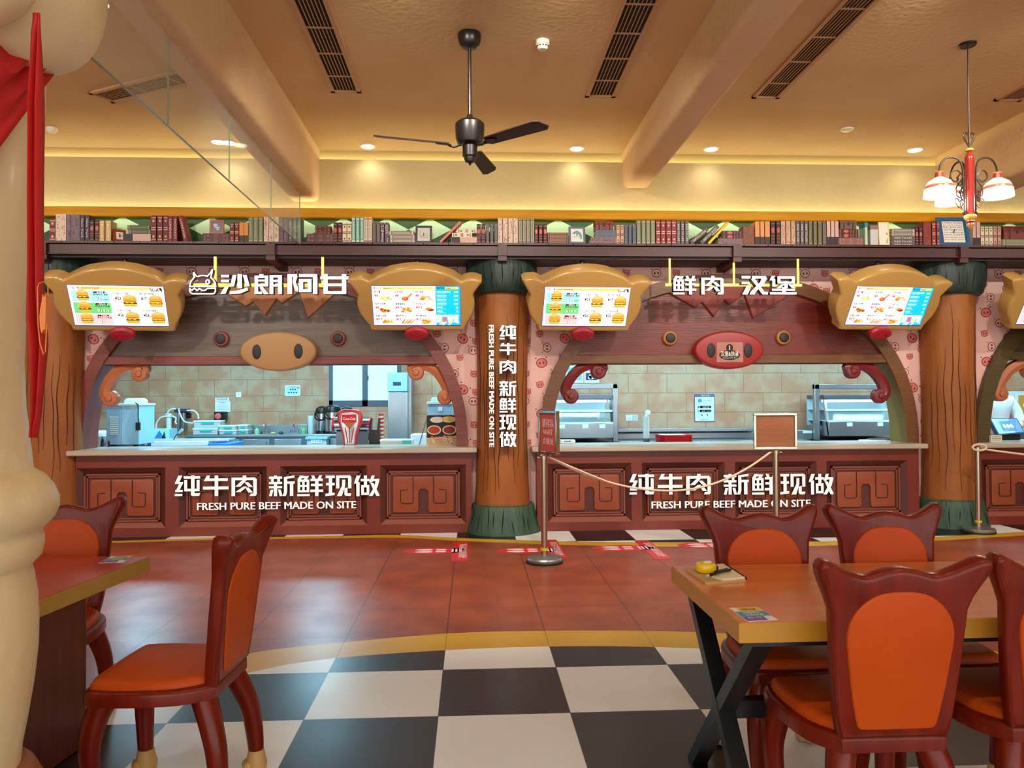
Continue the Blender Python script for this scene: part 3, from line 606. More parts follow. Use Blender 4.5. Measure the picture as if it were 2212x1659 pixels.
# ------------------------------------------------------------------ books and ornaments on the shelf
BYF = 8.015                                                         # the spines' plane
PAGE = mat('book_pages', (206, 190, 146), .8)
def bx(px, py): p = at(px, py, Y=BYF); return p.x, p.z
ORD = ['first', 'second', 'third', 'fourth', 'fifth', 'sixth']
def bookmesh(mb, L, H, T, mi_c=0, mi_p=1, mi_o=2, style=0, txt=None):
    """a book lying along x: spine face at y=0, length L in x, thickness T in z, depth H in y"""
    c = .004
    mb.box(0, .004, c, L, H, T-c, mi_p)
    mb.box(-.003, .002, 0, L+.003, H+.004, c, mi_c); mb.box(-.003, .002, T-c, L+.003, H+.004, T, mi_c)
    mb.prism([(-.003, 0), (L+.003, 0), (L+.003, T), (-.003, T)], 0, .008, mi_c)
    y = -.0008
    if style == 1:                                                   # bands and emblems
        for u in (.08, .46, .54, .92): mb.face([(L*u-.004, T*.06), (L*u+.004, T*.06), (L*u+.004, T*.94), (L*u-.004, T*.94)], y, mi_o)
        for u in (.2, .8): mb.face(ellipse(L*u, T/2, T*.26, T*.22, 8), y, mi_o)
    elif style == 2:                                                 # oval in the middle
        mb.face(ellipse(L*.38, T/2, L*.13, T*.38, 14), y, mi_o)
        for u in (.1, .62, .74, .9): mb.face([(L*u-.003, T*.1), (L*u+.003, T*.1), (L*u+.003, T*.9), (L*u-.003, T*.9)], y, mi_o)
    elif style == 3:                                                 # blotched floral
        r = random.Random(int(L*1e5))
        for k in range(22): mb.face(ellipse(L*r.uniform(.04, .96), T*r.uniform(.15, .85), r.uniform(.004, .010), r.uniform(.003, .006), 6), y-.0001*k, mi_o)
    elif style == 4:                                                 # two-tone: lower part in the other colour
        mb.face([(0, 0), (L*.34, 0), (L*.34, T), (0, T)], y, mi_o)
    elif style == 5:                                                 # fine centred script
        for k in range(14): mb.face([(L*(.16+.05*k), T*.35), (L*(.185+.05*k), T*.3), (L*(.19+.05*k), T*.62), (L*(.165+.05*k), T*.68)], y, mi_o)
        for u in (.06, .94): mb.face([(L*u-.006, T*.1), (L*u+.006, T*.1), (L*u+.006, T*.9), (L*u-.006, T*.9)], y, mi_o)
    if txt: mb.text(txt, L*.5, y-.0005, T*.24, T*.52, mi_o, 'c', width=L*.74)
def book(px0, py0, px1, py1, kind, label, group=None, vert=True, lean=0, depth=None, flip=False):
    cov, orn, style, txt = KINDS[kind]
    x0, z1 = bx(px0, py0); x1, z0 = bx(px1, py1)
    if vert and py1 >= 519: z0 = SZ
    mb = MB(); d = depth or .13
    if vert:
        L, T = z1-z0, x1-x0-.002
        bookmesh(mb, L, d, T, style=style, txt=txt)
        if flip: mb.xf(Matrix.Translation((L, 0, T)) @ Matrix.Rotation(PI, 4, 'Y'))
        M = Matrix.Translation((x0, BYF, z1)) @ Matrix.Rotation(PI/2, 4, 'Y')       # local x -> down
        if style == 4: M = Matrix.Translation((x0+T, BYF, z0)) @ Matrix.Rotation(-PI/2, 4, 'Y')
        mb.xf(M)
    else:
        bookmesh(mb, x1-x0, d, z1-z0, style=style, txt=txt); mb.xf(Matrix.Translation((x0, BYF, z0)))
    o = mb.build('book', [flat(cov), PAGE, flat(orn)], smooth=False)
    return tag(o, label, 'book', group)
KINDS = {'maroon': ((112, 34, 40), (206, 168, 150), 1, None), 'cream': ((214, 190, 170), (170, 116, 100), 3, None), 'purple': ((122, 98, 112), (84, 64, 82), 3, None),
 'york': ((66, 52, 66), (214, 206, 206), 0, 'New York'), 'oval': ((58, 30, 34), (196, 94, 76), 2, None), 'tan': ((196, 156, 100), (228, 200, 140), 5, 'D'), 'olive': ((84, 84, 62), (150, 146, 110), 5, None),
 'pinkdark': ((206, 168, 156), (44, 38, 48), 4, None), 'london': ((124, 32, 38), (226, 206, 196), 0, 'LONDON'), 'plum': ((92, 56, 58), (140, 98, 84), 1, None), 'orange': ((222, 146, 58), (60, 62, 44), 4, None),
 'sage': ((126, 130, 102), (170, 168, 124), 5, None), 'slate': ((82, 88, 84), (196, 204, 196), 0, 'NEW YORK'), 'white': ((222, 210, 180), (120, 72, 56), 1, None), 'teal': ((120, 176, 160), (226, 232, 214), 5, None),
 'script': ((214, 202, 174), (140, 70, 60), 5, None), 'grey': ((116, 106, 102), (88, 78, 76), 5, None), 'plumdot': ((96, 76, 86), (196, 180, 186), 3, None), 'greylay': ((138, 124, 116), (206, 194, 184), 5, None),
 'iron': ((92, 86, 86), (128, 120, 118), 5, None), 'celadon': ((150, 152, 126), (120, 80, 66), 5, None), 'gem': ((62, 30, 32), (212, 104, 96), 2, None), 'brownlay': ((142, 100, 80), (86, 50, 44), 5, None),
 'blue': ((98, 104, 116), (72, 76, 90), 0, 'ESTD.1972'), 'tanem': ((196, 156, 128), (110, 60, 50), 1, None), 'red': ((142, 52, 56), (214, 172, 158), 1, None), 'ride': ((98, 86, 86), (226, 220, 216), 0, 'RIDE TO LIFE'),
 'floral': ((128, 98, 104), (92, 66, 76), 3, None), 'gold': ((214, 146, 84), (48, 44, 38), 4, None), 'black': ((40, 28, 26), (190, 72, 60), 2, None), 'fawn': ((196, 158, 130), (160, 116, 92), 3, None), 'moss': ((104, 98, 66), (140, 132, 92), 5, None),
 'rosy': ((136, 90, 84), (170, 126, 110), 1, None), 'oxblood': ((132, 52, 40), (160, 92, 70), 3, None), 'cloth': ((126, 68, 46), (150, 96, 70), 3, None)}
def run(spans, top, kind, what, where, bot=523):
    n = len(spans); NW = ['', 'single', 'two', 'three', 'four', 'five']
    for i, (a, b) in enumerate(spans):
        lab = '%s %s' % (what, where) if n == 1 else '%s of %s %ss %s, from the left' % (ORD[i], NW[n], what, where)
        book(a, top, b, bot, kind, lab, what+'s '+where, flip=kind in ('london',) and i == 1)
run([(107, 120)], 473, 'maroon', 'short maroon book', 'next to the red banner')
run([(120.5, 132), (132, 143)], 463, 'cream', 'tall cream floral book', 'by the banner')
run([(144, 153), (154, 163), (163, 172.5)], 464, 'purple', 'purple mottled book', 'by the banner')
run([(173.5, 182.5), (184, 193)], 465, 'york', 'dark lettered book', 'before the short oval books')
run([(194, 203), (205, 214)], 476.5, 'oval', 'short dark book with red oval', 'by the tan books')
run([(215, 226), (228, 240)], 477, 'tan', 'tan book', 'by the slanted red frame')
run([(326, 337.5), (340, 351), (353, 363)], 466, 'maroon', 'tall maroon book', 'beside the leaning London book')
run([(363.5, 373), (374, 383)], 467, 'london', 'upright red LONDON book', 'by the leaning one')
run([(496.5, 505.5), (507, 516)], 481, 'maroon', 'short maroon book', 'by the small orange books')
run([(517, 526.5), (527, 536)], 481, 'orange', 'small orange and black book', 'by the sage books')
run([(537, 546.5), (547.5, 557.5), (558.5, 568)], 469.5, 'sage', 'sage green book', 'left of the glass end')
run([(570, 580.5), (581, 591.5), (592, 602.5)], 469, 'cream', 'cream floral book', 'behind the glass end')
run([(603.5, 612), (613, 622)], 472, 'purple', 'purple book', 'behind the glass end')
run([(623, 632), (633, 641), (642, 651)], 471, 'slate', 'dark NEW YORK book', 'behind the glass end')
run([(720.5, 729), (730, 739)], 481, 'oval', 'short dark oval book', 'right of the brown chest')
run([(740, 749), (750, 759.5)], 481.5, 'white', 'short ivory book', 'left of the teal books')
run([(760, 768), (769, 777), (778, 786)], 470, 'teal', 'tall teal book', 'beside the ivory books')
run([(786.5, 794.5), (795.5, 803.5)], 470, 'script', 'tall beige script book', 'beside the teal books')
run([(805, 812), (813.5, 821)], 480, 'grey', 'short grey book', 'after the beige script books')
run([(822, 830), (831.5, 840)], 481, 'plumdot', 'short plum dotted book', 'before the flat grey books')
run([(1030, 1039), (1040, 1049)], 484.5, 'oval', 'short dark oval book', 'over the central pillar')
run([(1050, 1057), (1059, 1066), (1068, 1075.5)], 484, 'iron', 'short iron-grey book', 'over the central pillar')
run([(1076, 1085.5), (1086.5, 1097), (1098, 1108), (1109, 1119)], 472, 'cream', 'tall cream floral book', 'over the central pillar')
run([(1120, 1128), (1129, 1136.5), (1137.5, 1145), (1146, 1154.5)], 473, 'celadon', 'grey-green script book', 'over the central pillar')
run([(1155, 1162.5), (1164, 1172), (1174, 1182)], 484.5, 'gem', 'short dark book with pink gem', 'by the dolphin frame')
run([(1331.5, 1339.5), (1340.5, 1348)], 486.5, 'tanem', 'short tan emblem book', 'by the studded chest')
run([(1349, 1356.5), (1358, 1365), (1366.5, 1374.5)], 486.5, 'blue', 'blue-grey ESTD.1972 book', 'after the studded chest', 527)
run([(1375.5, 1384.5), (1386, 1395), (1396, 1405), (1406, 1415.5)], 476.5, 'sage', 'sage green book', 'before the red emblem books', 527)
run([(1417, 1427), (1428, 1438), (1439.5, 1450), (1451, 1461.5)], 477, 'red', 'red emblem book', 'before the grey RIDE TO LIFE books', 527)
run([(1462, 1470), (1471, 1479), (1480, 1488)], 477.5, 'ride', 'upright RIDE TO LIFE book', 'left of the yellow book', 527)
run([(1605, 1630)], 489.5, 'cloth', 'thick brown cloth book', 'left of the orange and black books')
run([(1631, 1641.5), (1642.5, 1651.5), (1652.5, 1663.5)], 479, 'gold', 'orange and black book', 'by the brown cloth book')
run([(1665, 1675), (1677, 1686.5)], 478, 'black', 'tall black book with red oval', 'after the orange books')
run([(1687, 1697), (1698, 1708), (1709, 1719)], 478, 'fawn', 'fawn floral book', 'after the black oval books')
run([(1720, 1728), (1729, 1737), (1738, 1746)], 478, 'ride', 'upright RIDE TO LIFE book', 'by the moss green books')
run([(1747, 1755.5), (1757, 1765.5), (1767, 1776)], 478, 'moss', 'moss green book', 'after the fawn and grey books')
run([(1777, 1785)], 479, 'grey', 'single grey book', 'between the moss green and the pink books')
run([(1786, 1794), (1795, 1803), (1804, 1812)], 478, 'pinkdark', 'half pink, half dark book', 'by the small brown trunk')
run([(1977.5, 1984.5), (1985.5, 1993)], 491, 'gem', 'short ornate dark book', 'after the flat grey stack')
run([(1994, 2012)], 480, 'oxblood', 'thick oxblood book', 'left of the blue frame'); run([(2013, 2022), (2023.5, 2030)], 480, 'red', 'red emblem book', 'touching the blue frame')
run([(2101, 2108.5), (2109.5, 2118)], 480, 'pinkdark', 'half pink, half dark book', 'right of the blue frame')
run([(2118.5, 2126.5), (2127.5, 2135.5), (2136.5, 2145)], 490, 'white', 'short ivory book', 'by the far studded trunk'); run([(2146, 2154), (2155, 2163)], 490, 'tanem', 'short tan emblem book', 'touching the far studded trunk')
def stack(items, where):
    """flat books, given from the bottom up; each rests on the one below"""
    z = SZ; n = len(items); NM = {1: ['the'], 2: ['lower', 'upper'], 3: ['bottom', 'middle', 'top'], 4: ['bottom', 'second lowest', 'third lowest', 'top'], 5: ['bottom', 'second lowest', 'middle', 'fourth lowest', 'top']}[n]
    for i, (a, b, th, kind, what) in enumerate(items):
        x0 = bx(a, 510)[0]; x1 = bx(b, 510)[0]; T = th*8.02/FL; cov, orn, st, tx = KINDS[kind]; mb = MB(); bookmesh(mb, x1-x0, .135, T, style=st, txt=tx); mb.xf(Matrix.Translation((x0, BYF, z)))
        tag(mb.build('book', [flat(cov), PAGE, flat(orn)], smooth=False), '%s %s %s' % (NM[i] if n > 1 else '', what, where), 'book', 'flat books '+where); z += T
    return z
stack([(266, 327, 8, 'pinkdark', 'flat pink and black book'), (266, 327, 8, 'pinkdark', 'flat pink and black book'), (278, 325, 9.5, 'olive', 'flat olive book'), (276, 323, 9, 'olive', 'flat olive book')], 'in the stack beside the slanted red frame')
zp = stack([(438, 495, 8.5, 'plum', 'flat plum book'), (438, 495, 9.5, 'plum', 'flat plum book')], 'under the pink picture frame')
zc = stack([(663, 720, 8.5, 'plum', 'flat plum book'), (663, 720, 10, 'plum', 'flat plum book')], 'under the brown chest')
stack([(842, 896, 8.5, 'greylay', 'flat grey book'), (842, 896, 8.5, 'greylay', 'flat grey book'), (840, 894, 8.5, 'greylay', 'flat grey book')], 'left of the dark photo frame')
stack([(975, 1030, 13, 'pinkdark', 'flat pink and black book'), (977, 1019, 9, 'white', 'flat ivory book'), (988, 1029, 8.5, 'white', 'flat ivory book')], 'right of the leaning pink book')
stack([(1184, 1227, 7.5, 'brownlay', 'flat brown book'), (1184, 1227, 8, 'brownlay', 'flat brown book'), (1184, 1227, 8.5, 'brownlay', 'flat brown book')], 'left of the dolphin frame')
zs = stack([(1276, 1331, 13.5, 'floral', 'thick mottled purple book'), (1287, 1330, 8.5, 'blue', 'flat blue-grey book'), (1287, 1330, 8.5, 'blue', 'flat blue-grey book')], 'under the studded red chest')
stack([(1552, 1604, 13, 'floral', 'thick mottled purple book'), (1560, 1604, 8.5, 'oval', 'flat dark oval book'), (1560, 1604, 8.5, 'oval', 'flat dark oval book')], 'right of the yellow book')
zt = stack([(1811, 1865, 7.5, 'rosy', 'flat rosy book'), (1811, 1865, 8.5, 'rosy', 'flat rosy book'), (1812, 1854, 10, 'oval', 'flat dark oval book'), (1812, 1854, 9.5, 'oval', 'flat dark oval book')], 'under the small brown trunk')
stack([(1926, 1976, 4.5, 'ride', 'flat RIDE TO LIFE book'), (1926, 1976, 8, 'ride', 'flat RIDE TO LIFE book'), (1926, 1976, 8.5, 'ride', 'flat RIDE TO LIFE book'), (1926, 1976, 8, 'greylay', 'flat grey ornate book'), (1926, 1976, 8, 'greylay', 'flat grey ornate book')], 'in the stack right of the diploma box')
zr = stack([(2165, 2225, 7, 'sage', 'flat sage book'), (2165, 2225, 8, 'sage', 'flat sage book')], 'under the far studded trunk')
def leaner(px0, px1, ptop, T, kind, label, left=True, depth=.13):
    """upright book leaning sideways: bottom corner at px0, top at px1"""
    cov, orn, st, tx = KINDS[kind]; a = bx(px0, 523); b = bx(px1, ptop); L = math.hypot(b[0]-a[0], b[1]-SZ); ang = math.atan2(b[1]-SZ, b[0]-a[0]); T = T*8.02/FL
    mb = MB(); bookmesh(mb, L, depth, T, style=st, txt=tx)
    if kind in ('london', 'ride'): mb.xf(Matrix.Translation((L, 0, T)) @ Matrix.Rotation(PI, 4, 'Y'))
    off = 0 if ang > PI/2 else T*math.sin(ang)*0
    mb.xf(Matrix.Translation((a[0], BYF, SZ+(T*abs(math.cos(ang)) if ang > PI/2 else 0))) @ Matrix.Rotation(-ang, 4, 'Y'))
    zm = min(v[2] for v in mb.v); mb.xf(Matrix.Translation((0, 0, SZ-zm)))
    tag(mb.build('book', [flat(cov), PAGE, flat(orn)], smooth=False), label, 'book')
leaner(405, 393, 468, 8, 'london', 'red LONDON book leaning to the left against the upright ones')
leaner(1496, 1531, 498, 8, 'ride', 'lower leaning RIDE TO LIFE book left of the yellow book'); leaner(1518, 1554, 492, 8, 'ride', 'RIDE TO LIFE book leaning right against the yellow book')
KINDS['yel'] = ((232, 194, 24), (232, 194, 24), 0, None); KINDS['pk'] = ((206, 116, 112), (206, 116, 112), 0, None)
leaner(1533, 1575, 483, 5, 'yel', 'thin bright yellow book leaning to the right'); leaner(953, 996, 482, 5, 'pk', 'thin pink book leaning to the right by the dark photo frame')
def frame(px0, py0, px1, py1, col, inner, label, tilt=.22, z0=None, art=None, yaw=0, cat='picture frame', bw=.022):
    a = bx(px0, py0); b = bx(px1, py1); W, H = b[0]-a[0], a[1]-(z0 if z0 else SZ); cx = (a[0]+b[0])/2
    t = thing('picture_frame', label, cat, (cx, BYF+.0, z0 or SZ), yaw)
    M = Matrix.Rotation(-tilt, 4, 'X')
    def bl(mb, name, m, p=t): mb.xf(M); return mb.build(name, m, p, world=False)
    mb = MB()
    for q in ((-W/2, 0, W/2, bw), (-W/2, H-bw, W/2, H), (-W/2, bw, -W/2+bw, H-bw), (W/2-bw, bw, W/2, H-bw)): mb.box(q[0], 0, q[1], q[2], .018, q[3])
    fo = bl(mb, 'frame', flat(col, rough=.4))
    mb = MB(); mb.box(-W/2+bw, .006, bw, W/2-bw, .012, H-bw, 0); ms = [flat(inner)]
    if art: art(mb, ms, W, H)
    bl(mb, 'picture', ms, t); mb = MB(); mb.tube([(0, .016, H*.55), (0, .016+H*.28, .0)], .006, 4); mb.v = [(x, y, max(z, .002)) for x, y, z in mb.v]; mb.build('back_prop', flat(col), t, world=False)
def art_bird(mb, ms, W, H):
    ms += [flat((232, 214, 206)), flat((196, 120, 100))]
    for e in ((-.1, .62, .16, .11), (.04, .45, .2, .06), (.06, .32, .12, .05)): mb.face(ellipse(W*e[0], H*e[1], W*e[2], H*e[3], 12), .0055, 1)
def art_bath(mb, ms, W, H):
    ms += [flat((60, 60, 60)), flat((222, 210, 190))]
    for P in ([(-.2, .75), (-.22, .4), (-.1, .32), (.22, .34), (.28, .5)], [(-.24, .42), (.3, .42)], [(-.12, .32), (-.14, .24)], [(.18, .32), (.2, .24)], [(.1, .5), (.16, .58), (.22, .5)]): mb.tube([(W*x, .0055, H*z) for x, z in P], .0015, 4, 1)
def art_dolphin(mb, ms, W, H):
    ms += [flat((112, 150, 176)), flat((236, 236, 230))]
    mb.face([(W*x, H*z) for x, z in [(-.3, .58), (-.2, .68), (-.02, .78), (.08, .74), (.22, .66), (.3, .5), (.28, .36), (.36, .26), (.24, .3), (.14, .26), (.2, .38), (.12, .52), (-.02, .6), (-.18, .56)]], .0055, 1)
    for k in range(9): mb.face(ellipse(W*(-.2+.05*k), H*(.42-.012*(k % 3)), .006, .003, 6), .0055, 1)
frame(452, 474, 483, 505, (166, 84, 80), (122, 138, 158), 'small pink frame with a bird picture standing on two plum books', .1, zp, art_bird)
frame(897, 484, 933, 526, (58, 70, 80), (206, 200, 186), 'dark slate photo frame with a bathtub drawing', .24, None, art_bath)
frame(1229, 487, 1265, 526, (90, 112, 124), (226, 222, 208), 'blue-grey frame with a dolphin picture', .18, None, art_dolphin)
frame(246, 489, 272, 521, (130, 48, 30), (214, 206, 196), 'small red frame turned sideways at the end of the tan books', .5, None, None, .5, bw=.026)
def art_rules(mb, ms, W, H):
    ms += [flat((48, 46, 44)), flat((232, 228, 216))]; mb.box(-W*.34, .004, H*.12, W*.34, .006, H*.86, 2)
    L = [('FAMILY RULES', .78, .06), ('do your best', .71, .045), ('BE KIND', .63, .05), ('HELP MOM AND DAD', .54, .05), ('no whining', .45, .055), ("DON'T SCREAM", .36, .055), ('say thank you', .28, .045), ('love each other', .2, .045)]
    for s, z, h in L: mb.text(s, 0, .0035, H*z, H*h, 1, 'c', width=W*.62)
frame(2030, 465, 2098, 527, (38, 92, 138), (38, 92, 138), 'large blue frame with a FAMILY RULES sheet behind the lamp tip', .2, None, art_rules, bw=.035)
def chest(px0, px1, pyt, z0, col, label, studs=True, name='toy_chest'):
    a = bx(px0, pyt); b = bx(px1, pyt); x0, x1, z1 = a[0], b[0], a[1]; c = flat(col, rough=.5)
    t = thing(name, label, 'small chest', ((x0+x1)/2, BYF+.06, z0)); zl = z0+(z1-z0)*.55
    mb = MB(); mb.box(x0, BYF, z0, x1, BYF+.13, zl); mb.build('box', c, t, bevel=.003)
    mb = MB(); n = 8; V = []; r = .065
    P = [(BYF+r-r*math.cos(PI*i/n), zl+(z1-zl)*math.sin(PI*i/n)**.6) for i in range(n+1)]
    V = [(x0-.003, y, z) for y, z in P]+[(x1+.003, y, z) for y, z in P]; k = n+1
    mb.add(V, [(i, k+i, k+i+1, i+1) for i in range(n)]+[tuple(range(n, -1, -1)), tuple(range(k, 2*k)), (0, n, k+n, k)]); mb.build('lid', c, t)
    mb = MB()
    for u in (.22, .78): xx = x0+(x1-x0)*u; mb.box(xx-.006, BYF-.003, z0, xx+.006, BYF, zl+.01)
    xm = (x0+x1)/2; mb.box(xm-.012, BYF-.006, zl-.02, xm+.012, BYF, zl+.012)
    if studs:
        for u in (.08, .3, .7, .92):
            for v in (.12, .4, .7): mb.ell(x0+(x1-x0)*u, BYF-.002, z0+(z1-z0)*v, .004, .003, .004, 1, 6, 4)
    mb.build('strap_and_lock', [flat((54, 26, 18)), flat((200, 160, 120))], t)
chest(681, 713, 486, zc, (104, 44, 32), 'small plain brown chest standing on two plum books'); chest(1286, 1325, 475, zs, (118, 40, 30), 'studded red-brown chest on blue-grey books')
chest(1815, 1850, 473, zt, (104, 80, 58), 'small brown trunk with straps on top of flat books', False); chest(2168, 2226, 486, zr, (110, 36, 34), 'studded dark red trunk at the right photo edge')
def carton(px0, px1, pyt, side, front, band, label, d=.12, dy=0):
    a = bx(px0, pyt); b = bx(px1, pyt); t = thing('file_box', label, 'box', ((a[0]+b[0])/2, BYF, SZ)); H = a[1]-SZ
    mb = MB(); mb.box(a[0], BYF+dy, SZ, b[0], BYF+d+dy, a[1]); mb.build('box', flat(front), t, bevel=.002)
    mb = MB(); mb.box(a[0]-.002, BYF-.002+dy, a[1]-H*.2, b[0]+.002, BYF+d+.002+dy, a[1]+.002); mb.build('lid', flat(band), t, bevel=.002)
carton(1868, 1874, 481, (0, 0, 0), (178, 204, 178), (44, 140, 158), 'slim teal-topped box beside the small brown trunk'); carton(1880, 1897, 487, (0, 0, 0), (196, 196, 198), (142, 112, 100), 'grey striped box with brown top in front of the diploma')
def art_dip(mb, ms, W, H):
    ms += [flat((206, 160, 80)), flat((140, 120, 80))]; mb.face(ellipse(W*.3, H*.5, .012, .014, 12), .0055, 1); mb.face([(W*.2, H*.1), (W*.3, H*.3), (W*.36, H*.28), (W*.3, H*.08)], .0055, 2)
frame(1899, 479, 1922, 526, (236, 218, 158), (228, 226, 210), 'pale yellow diploma frame beside the grey striped box', .06, None, art_dip, bw=.008)
# ------------------------------------------------------------------ lettering built from strokes
SGW = mat('sign_face_white', (255, 255, 255), .4, emit=.95); SGD = mat('sign_side_grey', (66, 64, 60), .5); SGC = mat('counter_letter_face', (232, 232, 232), .5, emit=.5)  # emission put into the counter letters to lift them in their dim spot
def seg(x0, y0, x1, y1, w): return [(x0-w/2, y0), (x0+w/2, y0), (x1+w/2, y1), (x1-w/2, y1)]      # slanted stroke with level ends
def sl(x0, y0, x1, y1, h): return [(x0, y0-h/2), (x1, y1-h/2), (x1, y1+h/2), (x0, y0+h/2)]         # sloping stroke with upright ends
def rc(x0, y0, x1, y1): return [(x0, y0), (x1, y0), (x1, y1), (x0, y1)]
CH = {
 'chun': (40, 85, [[(75, 85), (115, 85), (80, 160), (40, 165)], rc(42, 150, 122, 168), [(88, 160), (122, 160), (85, 236), (45, 250)], rc(45, 228, 118, 250), rc(40, 268, 115, 291), rc(128, 92, 290, 117), rc(200, 85, 236, 285), rc(133, 130, 163, 243), rc(133, 218, 285, 243), rc(256, 130, 285, 243), [(200, 262), (292, 262), (280, 291), (214, 291), (200, 278)]]),
 'niu': (330, 85, [[(368, 85), (403, 85), (375, 140), (338, 140)], rc(352, 113, 575, 140), rc(330, 195, 583, 224), rc(445, 85, 480, 291)]),
 'rou': (625, 85, [rc(625, 105, 661, 291), rc(625, 105, 855, 131), [(840, 105), (855, 105), (875, 122), (875, 275), (862, 291), (805, 291), (815, 266), (842, 266)], rc(736, 85, 772, 120), [(735, 131), (775, 131), (712, 196), (662, 196)], [(752, 152), (790, 152), (838, 200), (795, 200)], [(745, 195), (778, 195), (716, 250), (664, 250)], [(762, 205), (795, 205), (838, 256), (792, 256)]]),
 'xin': (1015, 85, [rc(1015, 94, 1145, 118), rc(1064, 85, 1096, 100), rc(1036, 118, 1062, 150), rc(1098, 118, 1124, 150), rc(1015, 148, 1145, 170), rc(1015, 190, 1145, 212), rc(1064, 165, 1096, 291), seg(1046, 225, 1030, 291, 28), seg(1118, 225, 1136, 291, 28), [(1163, 100), (1268, 85), (1268, 108), (1163, 120)], [(1163, 105), (1195, 105), (1195, 250), (1182, 291), (1150, 291), (1163, 250)], rc(1163, 145, 1270, 168), rc(1222, 150, 1256, 291)]),
 'xian': (1308, 85, [[(1335, 85), (1370, 85), (1345, 125), (1310, 125)], [(1335, 90), (1425, 90), (1405, 125), (1370, 125), (1384, 110), (1335, 110)], rc(1312, 125, 1428, 147), rc(1312, 125, 1338, 252), rc(1402, 125, 1428, 252), rc(1312, 180, 1428, 198), rc(1358, 125, 1382, 252), rc(1312, 232, 1428, 252), rc(1308, 270, 1432, 291), seg(1462, 85, 1476, 120, 30), seg(1540, 85, 1526, 120, 30), rc(1440, 117, 1562, 141), rc(1445, 168, 1560, 191), rc(1438, 226, 1566, 250), rc(1486, 117, 1519, 291)]),
 'xianz': (1600, 85, [rc(1602, 88, 1692, 112), rc(1606, 160, 1690, 184), [(1600, 266), (1690, 256), (1690, 280), (1600, 291)], rc(1633, 88, 1665, 278), rc(1705, 88, 1840, 112), rc(1705, 88, 1736, 215), [(1822, 88), (1840, 88), (1854, 102), (1854, 215), (1822, 215)], seg(1779, 130, 1777, 195, 30), [(1762, 190), (1793, 190), (1760, 291), (1712, 291)], [(1785, 215), (1816, 205), (1816, 264), (1855, 264), (1845, 291), (1800, 291), (1785, 278)]]),
 'zuo': (1897, 85, [[(1922, 85), (1960, 85), (1930, 165), (1895, 165)], rc(1919, 150, 1951, 291), rc(1963, 118, 2052, 142), rc(1994, 85, 2025, 190), rc(1968, 180, 2048, 203), rc(1968, 180, 1995, 278), rc(2021, 180, 2048, 278), rc(1968, 256, 2048, 279), seg(2088, 85, 2062, 155, 30), rc(2070, 118, 2148, 142), [(2110, 142), (2146, 142), (2130, 200), (2080, 291), (2044, 291), (2100, 195)], [(2058, 160), (2090, 160), (2148, 278), (2148, 291), (2118, 291)]]),
 'sha': (1395, 1275, [rc(1405, 1290, 1540, 1332), rc(1405, 1375, 1540, 1417), [(1472, 1495), (1535, 1495), (1478, 1618), (1392, 1618)], seg(1636, 1290, 1592, 1490, 66), rc(1685, 1275, 1760, 1520), seg(1808, 1290, 1862, 1485, 66), [(1555, 1578), (1700, 1560), (1850, 1512), (1872, 1552), (1740, 1612), (1555, 1622)]]),
 'lang': (550, 591, [rc(561.5, 590.5, 570.5, 598), rc(551, 594, 581, 599.5), rc(551, 594, 558.5, 635), rc(574, 594, 581, 618), rc(551, 603, 581, 607), rc(551, 613, 581, 618), [(562, 620), (568, 618), (582, 635), (571, 635)], rc(551, 630, 567, 635), rc(584, 593, 611, 598), rc(584, 593, 592, 635), rc(602.5, 593, 611, 635), rc(584, 603.5, 611, 608), rc(584, 614, 611, 618.5)]),
 'a': (621, 592, [rc(621, 593, 630.5, 635), rc(621, 593, 641, 598.5), [(633, 598), (642, 598), (637, 612), (632, 612)], [(632, 610), (638, 610), (643, 622), (643, 630), (637, 628)], rc(645, 593, 683, 599), rc(674, 593, 683, 635), rc(645, 603.5, 671, 609.5), rc(645, 603.5, 653.5, 631), rc(663, 603.5, 671, 631), rc(645, 625, 671, 631)]),
 'gan': (692, 592, [rc(692, 598, 753, 604), rc(698.5, 593, 707.5, 635), rc(737, 593, 746, 635), rc(699, 613, 746, 618.5), rc(699, 629, 746, 635)]),
 'han': (1601, 592, [rc(1602, 598, 1620, 603), rc(1602, 610, 1618, 614.5), [(1612, 619), (1621, 619), (1614, 635), (1603, 635)], rc(1623, 598, 1651, 603), [(1644, 598), (1651, 598), (1653, 603), (1648, 612), (1630, 630), (1628, 635), (1618, 635), (1620, 630), (1640, 610)], [(1621, 604), (1629, 604), (1648, 630), (1655, 630), (1655, 635), (1644, 635)]]),
 'bao': (1662, 592, [[(1666, 597), (1673, 597), (1668, 606), (1661, 606)], rc(1667, 603, 1673, 619), rc(1678, 598, 1714, 602.5), rc(1678, 598, 1684, 612), rc(1708, 598, 1714, 612), rc(1678, 608.5, 1714, 612.5), rc(1692, 608, 1699, 622), [(1686, 614), (1692, 614), (1684, 622), (1676, 622)], [(1700, 614), (1706, 614), (1716, 622), (1708, 622)], rc(1666, 623.5, 1714, 627.5), rc(1687, 620, 1695, 634), rc(1662, 630.5, 1717, 635)])}
def glyph(mb, key, X, ZT, H, yf, yb, mi=0, side=1):
    """one character: left edge X, top ZT, height H; returns its width"""
    x0, y0, S = CH[key]; ys = [p[1] for s in S for p in s]; xs = [p[0] for s in S for p in s]; y0, x0 = min(ys), min(xs); k = H/(max(ys)-y0)
    for i, s in enumerate(S): mb.prism([(X+(x-x0)*k, ZT-(y-y0)*k) for x, y in s], yf-.00015*i, yb, mi, side)
    return (max(xs)-x0)*k
def phrase(mb, keys, px, yt, yb, Y, depth, mi=0, side=1):
    for k, x in zip(keys, px):
        a, b = at(x, yt, Y=Y), at(x, yb, Y=Y); glyph(mb, k, a.x, a.z, a.z-b.z, Y, Y+depth, mi, side)
